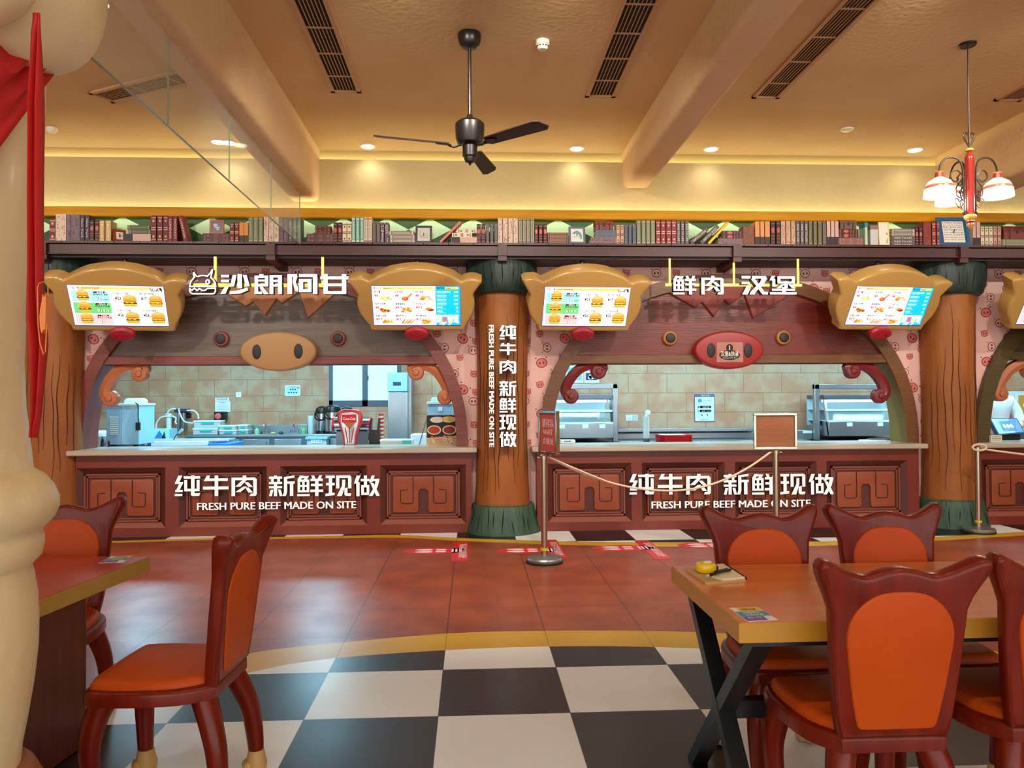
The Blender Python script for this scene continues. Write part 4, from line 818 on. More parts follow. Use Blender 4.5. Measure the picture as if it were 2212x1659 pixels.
KEYS = ['chun', 'niu', 'rou', 'xin', 'xian', 'xianz', 'zuo']
OFF = [(40, 377.5), (330, 438.5), (625, 500), (1015, 581), (1308, 642), (1600, 703), (1897, 764.5)]
def counter_sign(dx, dy, label):
    c = at(597+dx, 1065+dy, Y=8.32); t = thing('counter_lettering', label, 'sign lettering', (c.x, 8.32, c.z), group='white slogans on the counters'); mb = MB()
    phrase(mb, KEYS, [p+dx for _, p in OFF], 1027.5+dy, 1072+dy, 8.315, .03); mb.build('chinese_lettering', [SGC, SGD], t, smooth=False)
    a, b = at(426+dx, 1102+dy, Y=8.32), at(769+dx, 1102+dy, Y=8.32); mb = MB()
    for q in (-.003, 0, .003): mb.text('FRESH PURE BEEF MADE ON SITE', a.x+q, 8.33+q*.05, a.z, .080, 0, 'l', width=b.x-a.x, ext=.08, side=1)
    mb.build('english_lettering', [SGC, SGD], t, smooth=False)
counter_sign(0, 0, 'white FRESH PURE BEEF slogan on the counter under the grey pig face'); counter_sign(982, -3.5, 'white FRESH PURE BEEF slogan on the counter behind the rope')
# vertical slogan on the trunk
t = thing('vertical_sign', 'white vertical slogan in Chinese and English on the central tree trunk', 'sign lettering', (.44, 8.05, .95)); mb = MB()
for k, (ya, yb) in zip(KEYS, [(703, 733), (741, 767), (778, 807), (823, 855), (860, 891), (896, 928), (933, 965)]):
    a, b, e = at(1079, ya, Y=8.05), at(1079, yb, Y=8.05), at(1115, yb, Y=8.05); kk = len(mb.v); w_ = glyph(mb, k, a.x, a.z, a.z-b.z, 8.05, 8.12)
    for i in range(kk, len(mb.v)): v = mb.v[i]; mb.v[i] = (a.x+(v[0]-a.x)*(e.x-a.x)/w_, v[1], v[2])
mb.build('chinese_lettering', [SGW, SGD], t, smooth=False)
a, b = at(1056, 703, Y=8.06), at(1056, 965, Y=8.06); mb = MB()
for q in (-.003, 0, .003): mb.text('FRESH PURE BEEF MADE ON SITE', q, q*.05, 0, .052, 0, 'l', width=a.z-b.z, ext=.3, side=1)
mb.xf(Matrix.Translation((a.x, 8.06, a.z)) @ Matrix.Rotation(PI/2, 4, 'Y')); mb.build('english_lettering', [SGW, SGD], t, smooth=False)
# hanging signs
LEDY = mat('yellow_lit_rail', (255, 236, 110), .4, emit=.75)
def hang(label, rods, ybar, xbar, keys, pxs, yt, yb, rw):
    t = thing('hanging_sign', label, 'hanging sign', (at(sum(rods)/len(rods), 600, Y=8.0).x, 8.05, 2.93), group='white shop signs hung on yellow rails'); mb = MB(); z1 = SU-.01
    a, b = at(xbar[0], ybar[0], Y=8.05), at(xbar[1], ybar[1], Y=8.05)
    for r in rods: x = at(r, 580, Y=8.05).x; mb.box(x-rw, 8.04, (a.z+b.z)/2, x+rw, 8.04+2*rw, z1-.0)
    mb.box(a.x, 8.045, b.z, b.x, 8.075, a.z); mb.build('yellow_rail', LEDY, t, smooth=False)
    mb = MB(); phrase(mb, keys, pxs, yt, yb, 7.965, .075); mb.build('sign_lettering', [SGW, SGD], t, smooth=False); return t
t = hang('white four-character shop sign with a horned head logo on a yellow rail', (465, 697), (612, 620), (413, 750), ['sha', 'lang', 'a', 'gan'], [476, 550, 621, 692], 592, 635, .012)
def L(P, Y=7.97): return [(lambda q: (q.x, Y, q.z))(at(300+x/7.9, 430+y/7.9, Y=Y)) for x, y in P]
mb = MB()
head = [(870, 1495), (875, 1460), (895, 1400), (945, 1340), (955, 1338), (935, 1290), (940, 1255), (985, 1318), (1010, 1322), (1060, 1308), (1130, 1308), (1172, 1318), (1225, 1260), (1255, 1205), (1250, 1260), (1228, 1335), (1270, 1375), (1305, 1430), (1315, 1495)]
jaw = [(870, 1530), (905, 1560), (950, 1525), (1000, 1562), (1035, 1528), (1085, 1562), (1105, 1560), (1130, 1562), (1170, 1528), (1308, 1525), (1308, 1580), (1285, 1612), (1250, 1618), (930, 1618), (890, 1600), (870, 1570)]
def strip(mb, P, w, y0, y1, closed=True):
    n = len(P); S = [Vector((p[0], p[2])) for p in P]
    for i in range(n if closed else n-1):
        a, b = S[i], S[(i+1) % n]; d = (b-a); 
        if d.length < 1e-6: continue
        d.normalize(); q = Vector((-d.y, d.x))*w; e = d*w*.6
        mb.prism([(a-e+q)[:], (b+e+q)[:], (b+e-q)[:], (a-e-q)[:]], y0-.0002*(i % 3), y1, 0, 1)
strip(mb, L(head), .0062, 7.965, 8.03); strip(mb, L(jaw), .0062, 7.965, 8.03)
e = L([(1178, 1413)])[0]; mb.prism(ellipse(e[0], e[2], .024, .026, 20), 7.965, 8.03, 0, 1); mb.face(ellipse(e[0]-.002, e[2], .012, .014, 14), 7.9645, 1)
mb.build('horned_head_logo', [SGW, SGD], t, smooth=False)
hang('white four-character burger sign on a yellow rail, hung by three rods', (1446.5, 1585, 1723.5), (612.5, 618.5), (1438, 1732), ['xian', 'rou', 'han', 'bao'], [1454, 1515, 1602, 1662], 596, 636, .009)
t = thing('number_sign', 'small plastic sleeve with a black 1 badge on the red snout', 'sign', (2.86, 8.39, 1.93)); c = at(1576, 760, Y=8.385); mb = MB()
mb.box(c.x-.145, 8.385, c.z-.115, c.x+.15, 8.395, c.z+.105); mb.build('plastic_sleeve', mat('clear_sleeve', (215, 150, 140), .15, alpha=.5), t)
mb = MB(); y = 8.384; BK = [(30, 22, 20), (222, 130, 60), (240, 236, 230)]
mb.face(ellipse(c.x+.0, c.z+.045, .048, .05, 24), y, 1); mb.face(ellipse(c.x, c.z+.045, .040, .042, 24), y-.0005, 0); mb.face(ellipse(c.x, c.z-.035, .128, .066, 28), y-.0002, 1); mb.face(ellipse(c.x, c.z-.035, .118, .057, 28), y-.0007, 0)
mb.text('1', c.x, y-.0012, c.z+.022, .05, 2, 'c', bold=.02); mb.text('汉堡&快餐', c.x, y-.0012, c.z-.045, .046, 2, 'c', width=.2, bold=.01); mb.text('Hamburgers & Fast Food', c.x, y-.0012, c.z-.072, .014, 2, 'c', width=.15)
mb.build('badge_card', [flat(q) for q in BK], t, smooth=False)
# ------------------------------------------------------------------ pig shaped menu screens
PIGY = mat('pig_yellow_paint', (188, 148, 82), .28, coat=.3); NOSE = mat('pig_nose_red', (158, 28, 42), .35); NOSED = mat('pig_nostril_red', (104, 14, 26), .5)
OUT = [(759, 594), (766, 589), (785, 587), (795, 590), (803, 595), (812, 590), (828, 581), (847, 573), (866, 569), (884, 566), (902, 565), (922, 566), (942, 569), (961, 575), (980, 583), (992, 591), (998, 596), (1007, 591), (1018, 589), (1031, 590), (1042, 595), (1041, 601), (1032, 614), (1023, 628), (1026, 640), (1027, 652), (1025, 666), (1021, 680), (1012, 696), (1008, 704), (1006, 715), (998, 717), (808, 717), (800, 715), (798, 704), (788, 690), (780, 676), (776, 662), (774, 648), (776, 638), (778, 628), (770, 615)]
OUT = [((x-902)*.00474, -(y-655)*.00457) for x, y in OUT]
SCOL = [(255, 255, 255), (24, 22, 24), (250, 208, 60), (150, 218, 246), (98, 196, 110), (250, 186, 190), (20, 178, 226), (226, 30, 46), (232, 152, 62), (226, 178, 96), (92, 52, 30), (120, 190, 60), (250, 190, 40), (212, 60, 40), (205, 120, 40), (120, 120, 124), (30, 40, 200), (238, 208, 214), (190, 226, 222), (206, 96, 130), (246, 226, 190)]
def smat(): return [mat('screen_glow_%d_%d_%d' % c, c, .3, emit=.98, spec=.2) if True else None for c in SCOL]
SW, SH = .885, .432
class Scr:
    """drawing of one lit menu; u to the right and v downwards, 0..1"""
    def __init__(s): s.mb = MB(); s.k = 0
    def y(s): s.k += 1; return -.0006-.00002*s.k
    def p(s, P, c): s.mb.face([(-SW/2+u*SW, SH/2-v*SH) for u, v in P], s.y(), c)
    def r(s, u0, v0, u1, v1, c, rad=0): s.p(rrect(u0, v0, u1, v1, rad) if rad else rc(u0, v0, u1, v1), c)
    def e(s, cu, cv, ru, rv, c, n=18): s.p(ellipse(cu, cv, ru, rv, n), c)
    def t(s, txt, u, v, h, c, align='l', w=None, bold=0): s.mb.text(txt, -SW/2+u*SW, s.y(), SH/2-v*SH, h*SH, c, align, width=None if w is None else w*SW, bold=bold)
    def burger(s, cu, cv, R, kind=0):
        A = SW/SH
        def top(z, rr, h): return [(cu+rr*math.cos(PI*i/14), cv+(z-h*math.sin(PI*i/14)**.8)*A) for i in range(15)]
        s.r(cu-R*.9, cv+R*.52*A, cu+R*.9, cv+R*.86*A, 8, .02)
        s.p([(cu-R+2*R*i/12, cv+(.5*R+(.09*R if i % 2 else -.03*R))*A) for i in range(13)]+[(cu+R*.9, cv+R*.28*A), (cu-R*.9, cv+R*.28*A)], 11)
        s.r(cu-R*.97, cv+R*.12*A, cu+R*.97, cv+R*.40*A, 10, .012)
        if kind == 1: s.p([(cu-R*1.05, cv-.02*R), (cu+R*1.05, cv-.02*R), (cu+R*.9, cv+.3*R*A), (cu-R*.9, cv+.3*R*A)], 14)
        s.p([(cu-R*.95, cv+R*.02*A), (cu+R*.95, cv+R*.02*A), (cu+R*.5, cv+R*.16*A), (cu+R*.25, cv+R*.34*A), (cu-R*.05, cv+R*.14*A), (cu-R*.5, cv+R*.30*A)], 12)
        s.r(cu-R*.9, cv-R*.14*A, cu+R*.9, cv+R*.03*A, 13, .01)
        s.p(top(-.1*R, R, R*.95), 8); s.p([(cu+(x-cu)*.7-R*.08, cv+(y-cv)*.72-.06) for x, y in top(-.2*R, R*.9, R*.8)], 9)
def screen_burger():
    s = Scr(); s.r(-.004, -.006, 1.004, 1.014, 16); s.r(0, 0, 1, 1, 0)
    s.r(.015, .035, .985, .085, 2); s.r(.0, .03, .125, .09, 0); s.t('招牌汉堡', .02, .082, .042, 1, w=.1, bold=.02); s.t('SIGNATURE BURGER', .14, .078, .03, 1, w=.19, bold=.03); s.r(.015, .098, .985, .106, 15)
    s.p([(.85, .05), (.975, .03), (.985, .12), (.87, .14)], 1); s.t('沙朗阿甘', .86, .085, .035, 0, w=.1, bold=.02); s.t('鲜肉汉堡', .87, .128, .03, 0, w=.1, bold=.02)
    for i, (c, nm, pr, tg) in enumerate(((3, '雪花酪牛肉八重堡', '23', '星级推荐'), (4, '安格斯芝士牛肉堡', '19.9', '经典必点'), (5, '爆浆芝士牛肉堡', '26', '个性推荐'))):
        v = .135+.29*i; s.r(.025, v, .415, v+.265, c, .012); s.burger(.14, v+.12, .066, i == 2)
        s.p([(.262, v+.01), (.38, v+.01), (.37, v+.055), (.252, v+.055)], 1); s.t(tg, .29, v+.048, .03, 0, w=.07); s.e(.275, v+.032, .007, .012, 7)
        s.t(nm, .25, v+.105, .034, 1, w=.15, bold=.02); s.t('DELUXE BEEF BURGER', .25, v+.132, .014, 15, w=.12); s.r(.34, v+.2, .405, v+.225, [6, 4, 5][i]); s.t('¥'+pr, .265, v+.23, .07, 1, w=.045+.018*len(pr), bold=.05); s.t('¥'+pr, .265, v+.23, .07, 0, w=.045+.018*len(pr), bold=.0)
    for i, (nm, pr) in enumerate((('花生酱芝士牛肉堡', '23'), ('美式培根鸡腿堡', '17'), ('墨西哥烘辣牛肉堡', '26'), ('安格斯培根肉酱堡', '26'))):
        u, v = .44+.275*(i % 2), .14+.425*(i//2); s.r(u, v, u+.265, v+.41, 15, .015); s.r(u+.003, v+.005, u+.262, v+.405, 0, .013); s.burger(u+.185, v+.24, .075, i % 2); s.t(nm, u+.025, v+.065, .036, 1, w=.15, bold=.02); s.t('CLASSIC BEEF BURGER', u+.025, v+.09, .013, 15, w=.12); s.t('¥'+pr, u+.03, v+.2, .075, 1, w=.065, bold=.03)
    return s.mb
def screen_snack():
    s = Scr(); s.r(-.004, -.006, 1.004, 1.014, 16); s.r(0, 0, 1, 1, 0); s.r(.72, 0, 1, 1, 6)
    s.r(.12, .03, .69, .075, 2); s.t('缤纷小吃', .02, .072, .042, 1, w=.095, bold=.02); s.t('SNACKS', .13, .07, .03, 1, w=.085, bold=.03); s.r(.02, .085, .69, .092, 15); s.r(.83, .02, .98, .075, 2); s.t('特爽饮品', .735, .07, .042, 1, w=.09, bold=.02); s.t('DRINK', .84, .066, .03, 1, w=.06, bold=.03)
    IT = [('阿甘薯条', '8', 0), ('藤椒鸡腿', '8', 1), ('孜然鸡柳', '8', 2), ('鸡肉洋葱圈', '8', 3), ('香脆鳕鱼粒', '9.9', 4), ('奥尔良对翅', '9.9', 5), ('奶香玉米筒', '9.9', 6), ('黄金蟹棒', '12', 7), ('阿甘脆鸡块', '12', 4)]
    r = random.Random(4)
    for i, (nm, pr, kd) in enumerate(IT):
        u, v = .025+.232*(i % 3), .115+.305*(i//3); cu, cv = u+.125, v+.17
        s.p([(cu-.085, cv+.04), (cu, cv-.01), (cu+.095, cv+.045), (cu+.0, cv+.095)], 17)
        s.t(nm, u, v+.05, .042, 1, w=.024*len(nm), bold=.02); s.t('Crispy Fried', u, v+.072, .013, 15, w=.05); s.t('¥'+pr, u, v+.15, .065, 7, w=.03+.014*len(pr), bold=.03)
        for k in range({0: 26, 1: 1, 2: 9, 3: 4, 4: 11, 5: 4, 6: 3, 7: 4}[kd]):
            a, b = cu+r.uniform(-.055, .06), cv+r.uniform(-.03, .055); c = r.choice((8, 9, 14))
            if kd in (0,): w_ = r.uniform(-.03, .03); s.p([(a-w_, b-.035), (a-w_+.008, b-.035), (a+w_+.008, b+.035), (a+w_, b+.035)], r.choice((12, 9, 8)))
            elif kd == 1: s.e(cu-.01, cv+.03, .038, .052, 13); s.e(cu-.015, cv+.02, .025, .035, 14); s.p([(cu+.005, cv), (cu+.05, cv-.09), (cu+.065, cv-.07), (cu+.025, cv+.02)], 14); s.e(cu+.06, cv-.085, .014, .02, 14)
            elif kd == 2: s.e(a, b, .03, .02, c)
            elif kd == 3: s.e(a, b, .028, .042, 14); s.e(a, b, .013, .02, 10)
            elif kd == 4: s.e(a, b, .019, .03, c)
            elif kd == 5: s.e(a, b, .035, .028, r.choice((10, 14)))
            elif kd == 6: s.p([(cu-.06+.04*k, cv+.05), (cu-.02+.035*k, cv-.06), (cu+.02+.03*k, cv+.05)], (14, 8, 9)[k])
            else: s.p([(cu-.07+.03*k, cv+.06), (cu-.03+.04*k, cv-.05), (cu-.015+.04*k, cv-.045), (cu-.045+.03*k, cv+.065)], (14, 8)[k % 2])
    for i, (nm, pr) in enumerate((('百利夏卡蔓越莓苏打水', '9.9'), ('柠檬鲜柠苏打水', '9.9'), ('樱花白桃苏打水', '9.9'), ('青提薄荷苏打水', '9.9'), ('柠檬可乐', '5'), ('柠檬雪碧', '5'))):
        v = .155+.1*i; s.t(nm, .735, v, .034, 0, w=.016*len(nm)); s.t('SPARKLING WATER', .735, v+.028, .013, 18, w=.1); s.t('.'+pr, .975, v+.01, .046, 0, 'r', w=.012+.012*len(pr), bold=.02)
    for i, c in enumerate((20, 19, 20, 18)):
        u = .755+.065*i; s.p([(u-.032, .74), (u+.032, .74), (u+.024, .93), (u-.024, .93)], 18); s.p([(u-.029, .78), (u+.029, .78), (u+.022, .92), (u-.022, .92)], c); s.e(u, .745, .032, .02, 0)
    for k in range(14): s.e(r.uniform(.73, .99), r.uniform(.92, .985), .014, .02, r.choice((18, 3, 0)), 6)
    for k in range(5): s.e(r.uniform(.76, .96), r.uniform(.92, .96), .012, .012, 11, 8)
    return s.mb
SC1, SC2 = screen_burger(), screen_snack()
def pig_screen(cx, cz, yaw, tilt, content, label, pole_px):
    Y = 8.02; t = thing('menu_screen', label, 'menu screen', (cx, Y, cz), yaw); R = Matrix.Rotation(tilt, 4, 'X')
    mb = MB(); mb.pillow(OUT, -.075, .10, .03, seg=4); mb.xf(R); mb.build('pig_head_casing', PIGY, t, world=False, ang=50)
    mb = MB(); mb.pillow([(x*.94, z*.93-.01) for x, z in OUT if True], -.078, -.06, .006, seg=2); 
    mb = MB(); mb.v = list(content.v); mb.f = list(content.f); mb.m = list(content.m); mb.v = [(x, y-.077, z+.005) for x, y, z in mb.v]; mb.box(-SW/2-.004, -.0765, -SH/2-.004, SW/2+.004, -.07, SH/2+.006, 1); mb.xf(R); mb.build('lit_menu', smat(), t, world=False, smooth=False)
    mb = MB(); mb.pillow(ellipse(-.01, -.300, .125, .075, 28), -.13, -.06, .03); mb.xf(R); no = mb.build('pig_nose', NOSE, t, world=False)
    mb = MB()
    for s_ in (-.045, .045): mb.ell(s_-.01, -.128, -.300, .017, .006, .012, 0, 10, 6)
    mb.xf(R); mb.build('nostrils', NOSED, no, world=False)
    mb = MB(); x = 0; mb.tube([(0, .06, .1), (0, .12, .35), (0, .12, SU-.01-cz)], .022, 8); mb.build('hanging_pole', BLK, t, world=False)
c = at(262, 655, Y=8.02); pig_screen(c.x, c.z, math.radians(7), math.radians(31), SC1, 'pig-shaped menu screen with burgers at the left, overlapping the red banner side', 0)
c = at(901, 655, Y=8.02); pig_screen(c.x, c.z, 0, math.radians(31), SC2, 'pig-shaped snack menu screen left of the central trunk pillar', 0)
c = at(1263, 657, Y=8.02); pig_screen(c.x, c.z, math.radians(4), math.radians(31), SC1, 'pig-shaped burger menu screen right of the central trunk pillar', 0)
c = at(1912, 656, Y=8.02); pig_screen(c.x, c.z, math.radians(7), math.radians(31), SC2, 'pig-shaped snack menu screen beside the far trunk pillar', 0)
c = at(2282, 655, Y=8.02); pig_screen(c.x, c.z, math.radians(4), math.radians(31), SC1, 'pig-shaped burger menu screen cut off by the photo edge', 0)
# ------------------------------------------------------------------ chairs
CW = wood('chair_red_wood', (120, 30, 12), (100, 22, 8), .3, 'z', coat=.1, s=1.5, bump=.05, spec=.25); LE = mat('orange_leather', (192, 76, 12), .45, c2=(184, 68, 10), scale=3, bump=.06, bscale=90, spec=.2); PAW = mat('tan_paw_paint', (200, 160, 92), .45)
HALF = [(.161, .449), (.172, .50), (.176, .524), (.190, .663), (.199, .778), (.202, .827), (.216, .865), (.234, .905), (.248, .937), (.2515, .959), (.2475, .975), (.238, .983), (.224, .983), (.207, .975), (.182, .961), (.158, .948), (.130, .936), (.106, .930), (.088, .931), (.072, .936), (.04, .946), (0, .951)]
PADH = [(0, .886), (.045, .884), (.085, .872), (.118, .848), (.143, .815), (.156, .778), (.157, .735), (.150, .68), (.139, .60), (.128, .54), (.118, .495), (.110, .484), (.09, .480), (0, .479)]
def chair(label, loc, rz):
    t = thing('dining_chair', label, 'chair', loc, rz, 'pig-eared dining chairs'); B = dict(world=False)
    # local: the sitter faces -y, the back stands at +y
    ST = [(-.15, .22), (-.215, .12), (-.235, -.05), (-.225, -.17), (-.185, -.205), (0, -.215), (.185, -.205), (.225, -.17), (.235, -.05), (.215, .12), (.15, .22)]
    S = [(p.x, p.y) for p in spline([(x, y, 0) for x, y in ST], 3)]
    fr = lambda y, z, a: (y*math.cos(a), z)
    mb = MB(); k = len(mb.v); mb.pillow([(x*1.02, y*1.02) for x, y in S], -.455, -.405, .016)
    mb.v = [(x, z, -y) for x, y, z in mb.v]; mb.f = [f for f in mb.f]
    mb.build('seat_frame', CW, t, **B)
    mb = MB(); mb.pillow([(x*.93, y*.93-.006) for x, y in S], -.486, -.452, .028, seg=4); mb.v = [(x, z, -y) for x, y, z in mb.v]; mb.build('seat_cushion', LE, t, **B)
    tilt = Matrix.Translation((0, .205, .449)) @ Matrix.Rotation(math.radians(-6), 4, 'X') @ Matrix.Translation((0, 0, -.449))
    O = [(x, z) for x, z in HALF]+[(-x, z) for x, z in HALF[-2::-1]]
    O = O + [(-.10, .449), (.10, .449)]
    def two_sided(P, y0, y1, r, mi=0, seg=3):
        m = MB(); m.pillow(P, y0, (y0+y1)/2, r, mi, seg); q = MB(); q.pillow([(x, z) for x, z in P], -y1, -(y0+y1)/2, r, mi, seg); q.v = [(x, -y, z) for x, y, z in q.v]; q.f = [f[::-1] for f in q.f]
        m.add(q.v, q.f, q.m); return m
    mb = two_sided(O, -.026, .026, .018, 0, 4)
    for v in range(len(mb.v)):                                       # the ears swell and lean a little back
        x, y, z = mb.v[v]; e = max(0, abs(x)-.12)/.13*max(0, z-.86)/.12; mb.v[v] = (x, y*(1+.5*e)+.02*e+.10*x*x, z)
    mb.xf(tilt); mb.build('backrest', CW, t, **B)
    P = PADH+[(-x, z) for x, z in PADH[-2:0:-1]]
    P = [(p.x, p.z) for p in spline([(x, 0, z) for x, z in P], 2, True)]
    mb = two_sided(P, -.034, .034, .008, 0, 3); mb.v = [(x, y+.10*x*x, z) for x, y, z in mb.v]; mb.xf(tilt); mb.build('back_pad', LE, t, **B)
    for sx, sy in ((-1, -1), (1, -1), (-1, 1), (1, 1)):
        if sy < 0: pth = [(sx*.165, -.145, .42), (sx*.182, -.172, .36), (sx*.196, -.19, .26), (sx*.192, -.186, .16), (sx*.186, -.18, .075)]
        else: pth = [(sx*.125, .165, .42), (sx*.150, .200, .34), (sx*.172, .232, .24), (sx*.18, .245, .14), (sx*.182, .25, .075)]
        mb = MB(); S_ = spline(pth, 4); n = len(S_); mb.tube(S_, [.046-.018*i/(n-1) for i in range(n)], 8); lo = mb.build('leg', CW, t, ang=60, **B)
        x, y, z = pth[-1]; mb = MB(); mb.lathe([(.040, .006), (.042, .03), (.034, .06), (.030, .082)], x, y, 12)
        for a in (-.9, 0, .9): mb.ell(x+.034*math.sin(a), y-.034*math.cos(a)*1, .023, .019, .022, .023, 0, 8, 6)
        mb.build('paw', PAW, lo, ang=60, **B)
    return t
ch = chair('orange pig-eared chair seen from behind at the near side of the right table', (1.216, 2.43, 0), PI)
dup(ch, (1.765, 2.46, 0), PI-.05, 'orange pig-eared chair at the right table, cut by the right photo edge')
dup(ch, (1.213, 2.96, 0), .02, 'orange pig-eared chair across the right table, nearest the tape measure')
dup(ch, (1.745, 2.97, 0), -.02, 'orange pig-eared chair across the right table, second from the tape measure')
dup(ch, (-1.10, 2.915, 0), -PI/2-.06, 'orange pig-eared chair standing alone in side view at the left table')
dup(ch, (-1.87, 3.50, 0), .10, 'orange pig-eared chair behind the left table, half hidden by the cream column')
# ------------------------------------------------------------------ tables
TOPM = mat('table_red_brown', (220, 134, 72), .24, c2=(208, 118, 60), scale=1.6, stretch=(.5, 7, 1), coat=.3, bump=.03); TOPL = mat('table_dull_red', (184, 70, 56), .26, c2=(172, 62, 50), scale=2); EDGE = mat('gold_table_edge', (192, 136, 40), .38)
STEEL = mat('black_steel', (22, 22, 24), .4)
t = thing('dining_table', 'red-brown table with golden edge and black crossed steel legs', 'table', (1.5, 2.72, 0)); x0, x1, y0, y1 = .805, 2.28, 2.325, 3.125
mb = MB(); mb.box(x0, y0, .69, x1, y1, .75, 1); mb.box(x0+.004, y0+.004, .7495, x1-.004, y1-.004, .7515, 0); mb.build('table_top', [TOPM, EDGE], t, smooth=False)
mb = MB(); mb.box(x0+.05, y0+.02, .672, x1-.05, y1-.02, .69); mb.build('under_frame', STEEL, t, smooth=False)
for x in (.885, 2.17):
    for (ya, yb) in ((2.38, 3.06), (3.06, 2.38)):
        mb = MB(); w_ = .034; off = 0.001 if ya < yb else -.001
        mb.add([(x-.03+off, ya-w_, .675), (x+.03+off, ya-w_, .675), (x+.03+off, ya+w_, .675), (x-.03+off, ya+w_, .675), (x-.03+off, yb-w_, 0), (x+.03+off, yb-w_, 0), (x+.03+off, yb+w_, 0), (x-.03+off, yb+w_, 0)], [(0, 1, 2, 3), (7, 6, 5, 4), (0, 4, 5, 1), (1, 5, 6, 2), (2, 6, 7, 3), (3, 7, 4, 0)]); mb.build('leg', STEEL, t, smooth=False)
mb = MB(); mb.box(.90, 2.695, .31, 2.16, 2.745, .37); mb.build('stretcher', STEEL, t, smooth=False)
t = thing('dining_table', 'red table with yellow-green edge at the left, behind the cream column', 'table', (-1.9, 3.05, 0), math.radians(-6.5)); B = dict(world=False)
a, b = at(290, 1203, Z=.75), at(100, 1308, Z=.75); R_ = Matrix.Rotation(math.radians(-6.5), 4, 'Z').inverted()
pa, pb = R_ @ (a-Vector((-1.9, 3.05, 0))), R_ @ (b-Vector((-1.9, 3.05, 0))); X1 = (pa.x+pb.x)/2; Y0, Y1 = pb.y-.03, pa.y
mb = MB(); P = [(X1-1.3, Y0), (X1-.03, Y0), (X1, Y0+.03), (X1, Y1), (X1-1.3, Y1)]
mb.prismz(P, .69, .75, 1); mb.prismz([(x*.997-.002, y*.995) for x, y in P], .7495, .7515, 0); mb.build('table_top', [TOPL, mat('yellow_green_edge', (176, 142, 62), .4)], t, smooth=False, **B)
WLEG = wood('table_leg_wood', (104, 40, 28), (82, 28, 20), .35, 'z')
for dx in (-.22, -1.05):
    mb = MB(); mb.box(X1+dx-.03, (Y0+Y1)/2-.26, 0, X1+dx+.03, (Y0+Y1)/2+.26, .69); mb.build('leg', WLEG, t, bevel=.006, **B)
mb = MB(); mb.box(X1-1.02, (Y0+Y1)/2-.03, .12, X1-.25, (Y0+Y1)/2+.03, .22); mb.build('stretcher', WLEG, t, **B)
# things on the tables
TZ = .7515
t = thing('notebook', 'open cream notepad with folded back pages on the right table', 'notebook', (.93, 2.96, TZ))
c4 = [at(1480.5, 1233, Z=TZ), at(1563, 1226, Z=TZ), at(1611, 1256, Z=TZ), at(1524, 1263, Z=TZ)]
mb = MB(); mb.prismz([(p.x, p.y) for p in c4], TZ, TZ+.007); mb.build('cover', flat((206, 170, 112)), t, smooth=False)
c5 = [at(1549, 1227, Z=TZ), at(1563, 1226, Z=TZ), at(1609, 1255, Z=TZ), at(1562, 1259, Z=TZ), at(1537, 1252, Z=TZ)]
mb = MB(); mb.prismz([(p.x, p.y) for p in c5], TZ+.007, TZ+.016); q, r_ = at(1609, 1255, Z=TZ), at(1565, 1226, Z=TZ); mb.build('folded_pages', flat((236, 224, 186)), t, smooth=False)
mb = MB(); mb.tube([(q.x, q.y, TZ+.009), (r_.x, r_.y, TZ+.009)], .009, 10); mb.build('fold', flat((70, 30, 24)), t)
p = at(1525, 1236, Z=TZ+.008); t = thing('tape_measure', 'round yellow tape measure on the notepad', 'tape measure', (p.x, p.y, TZ+.007))
mb = MB(); z = TZ+.0075; mb.lathe([(.030, z), (.037, z+.005), (.040, z+.012), (.040, z+.026), (.037, z+.033), (.030, z+.037)], p.x, p.y, 32); mb.build('case', mat('tape_yellow', (238, 202, 16), .3, coat=.3), t)
mb = MB(); mb.box(p.x+.028, p.y-.016, z+.002, p.x+.044, p.y-.002, z+.026); mb.build('tape_mouth', BLK, t, bevel=.002); mb = MB(); mb.rbox(p.x+.004, p.y, z+.040, .03, .014, .008, (0, 0, .2)); mb.build('lock_button', flat((214, 210, 200)), t)
a, b = at(1527, 1249, Z=TZ+.016), at(1580, 1231, Z=TZ+.022); d = (b-a).normalized(); t = thing('pen', 'black ballpoint pen lying across the notepad', 'pen', tuple(a)); mb = MB(); a.z, b.z = TZ+.024, TZ+.024
mb.tube([a, a+d*.012, a+d*.1, b-d*.012, b], [.003, .006, .0065, .006, .002], 10); mb.build('barrel', BLK, t); mb = MB(); mb.tube([a+d*.05+Vector((0, 0, .008)), b-d*.03+Vector((0, 0, .009))], .0022, 6); mb.build('clip', mat('pen_clip', (60, 60, 62), .3, 1), t); mb = MB(); mb.tube([a-d*.003, a+d*.010], [.004, .0062], 10); mb.build('tip', flat((190, 180, 170)), t)
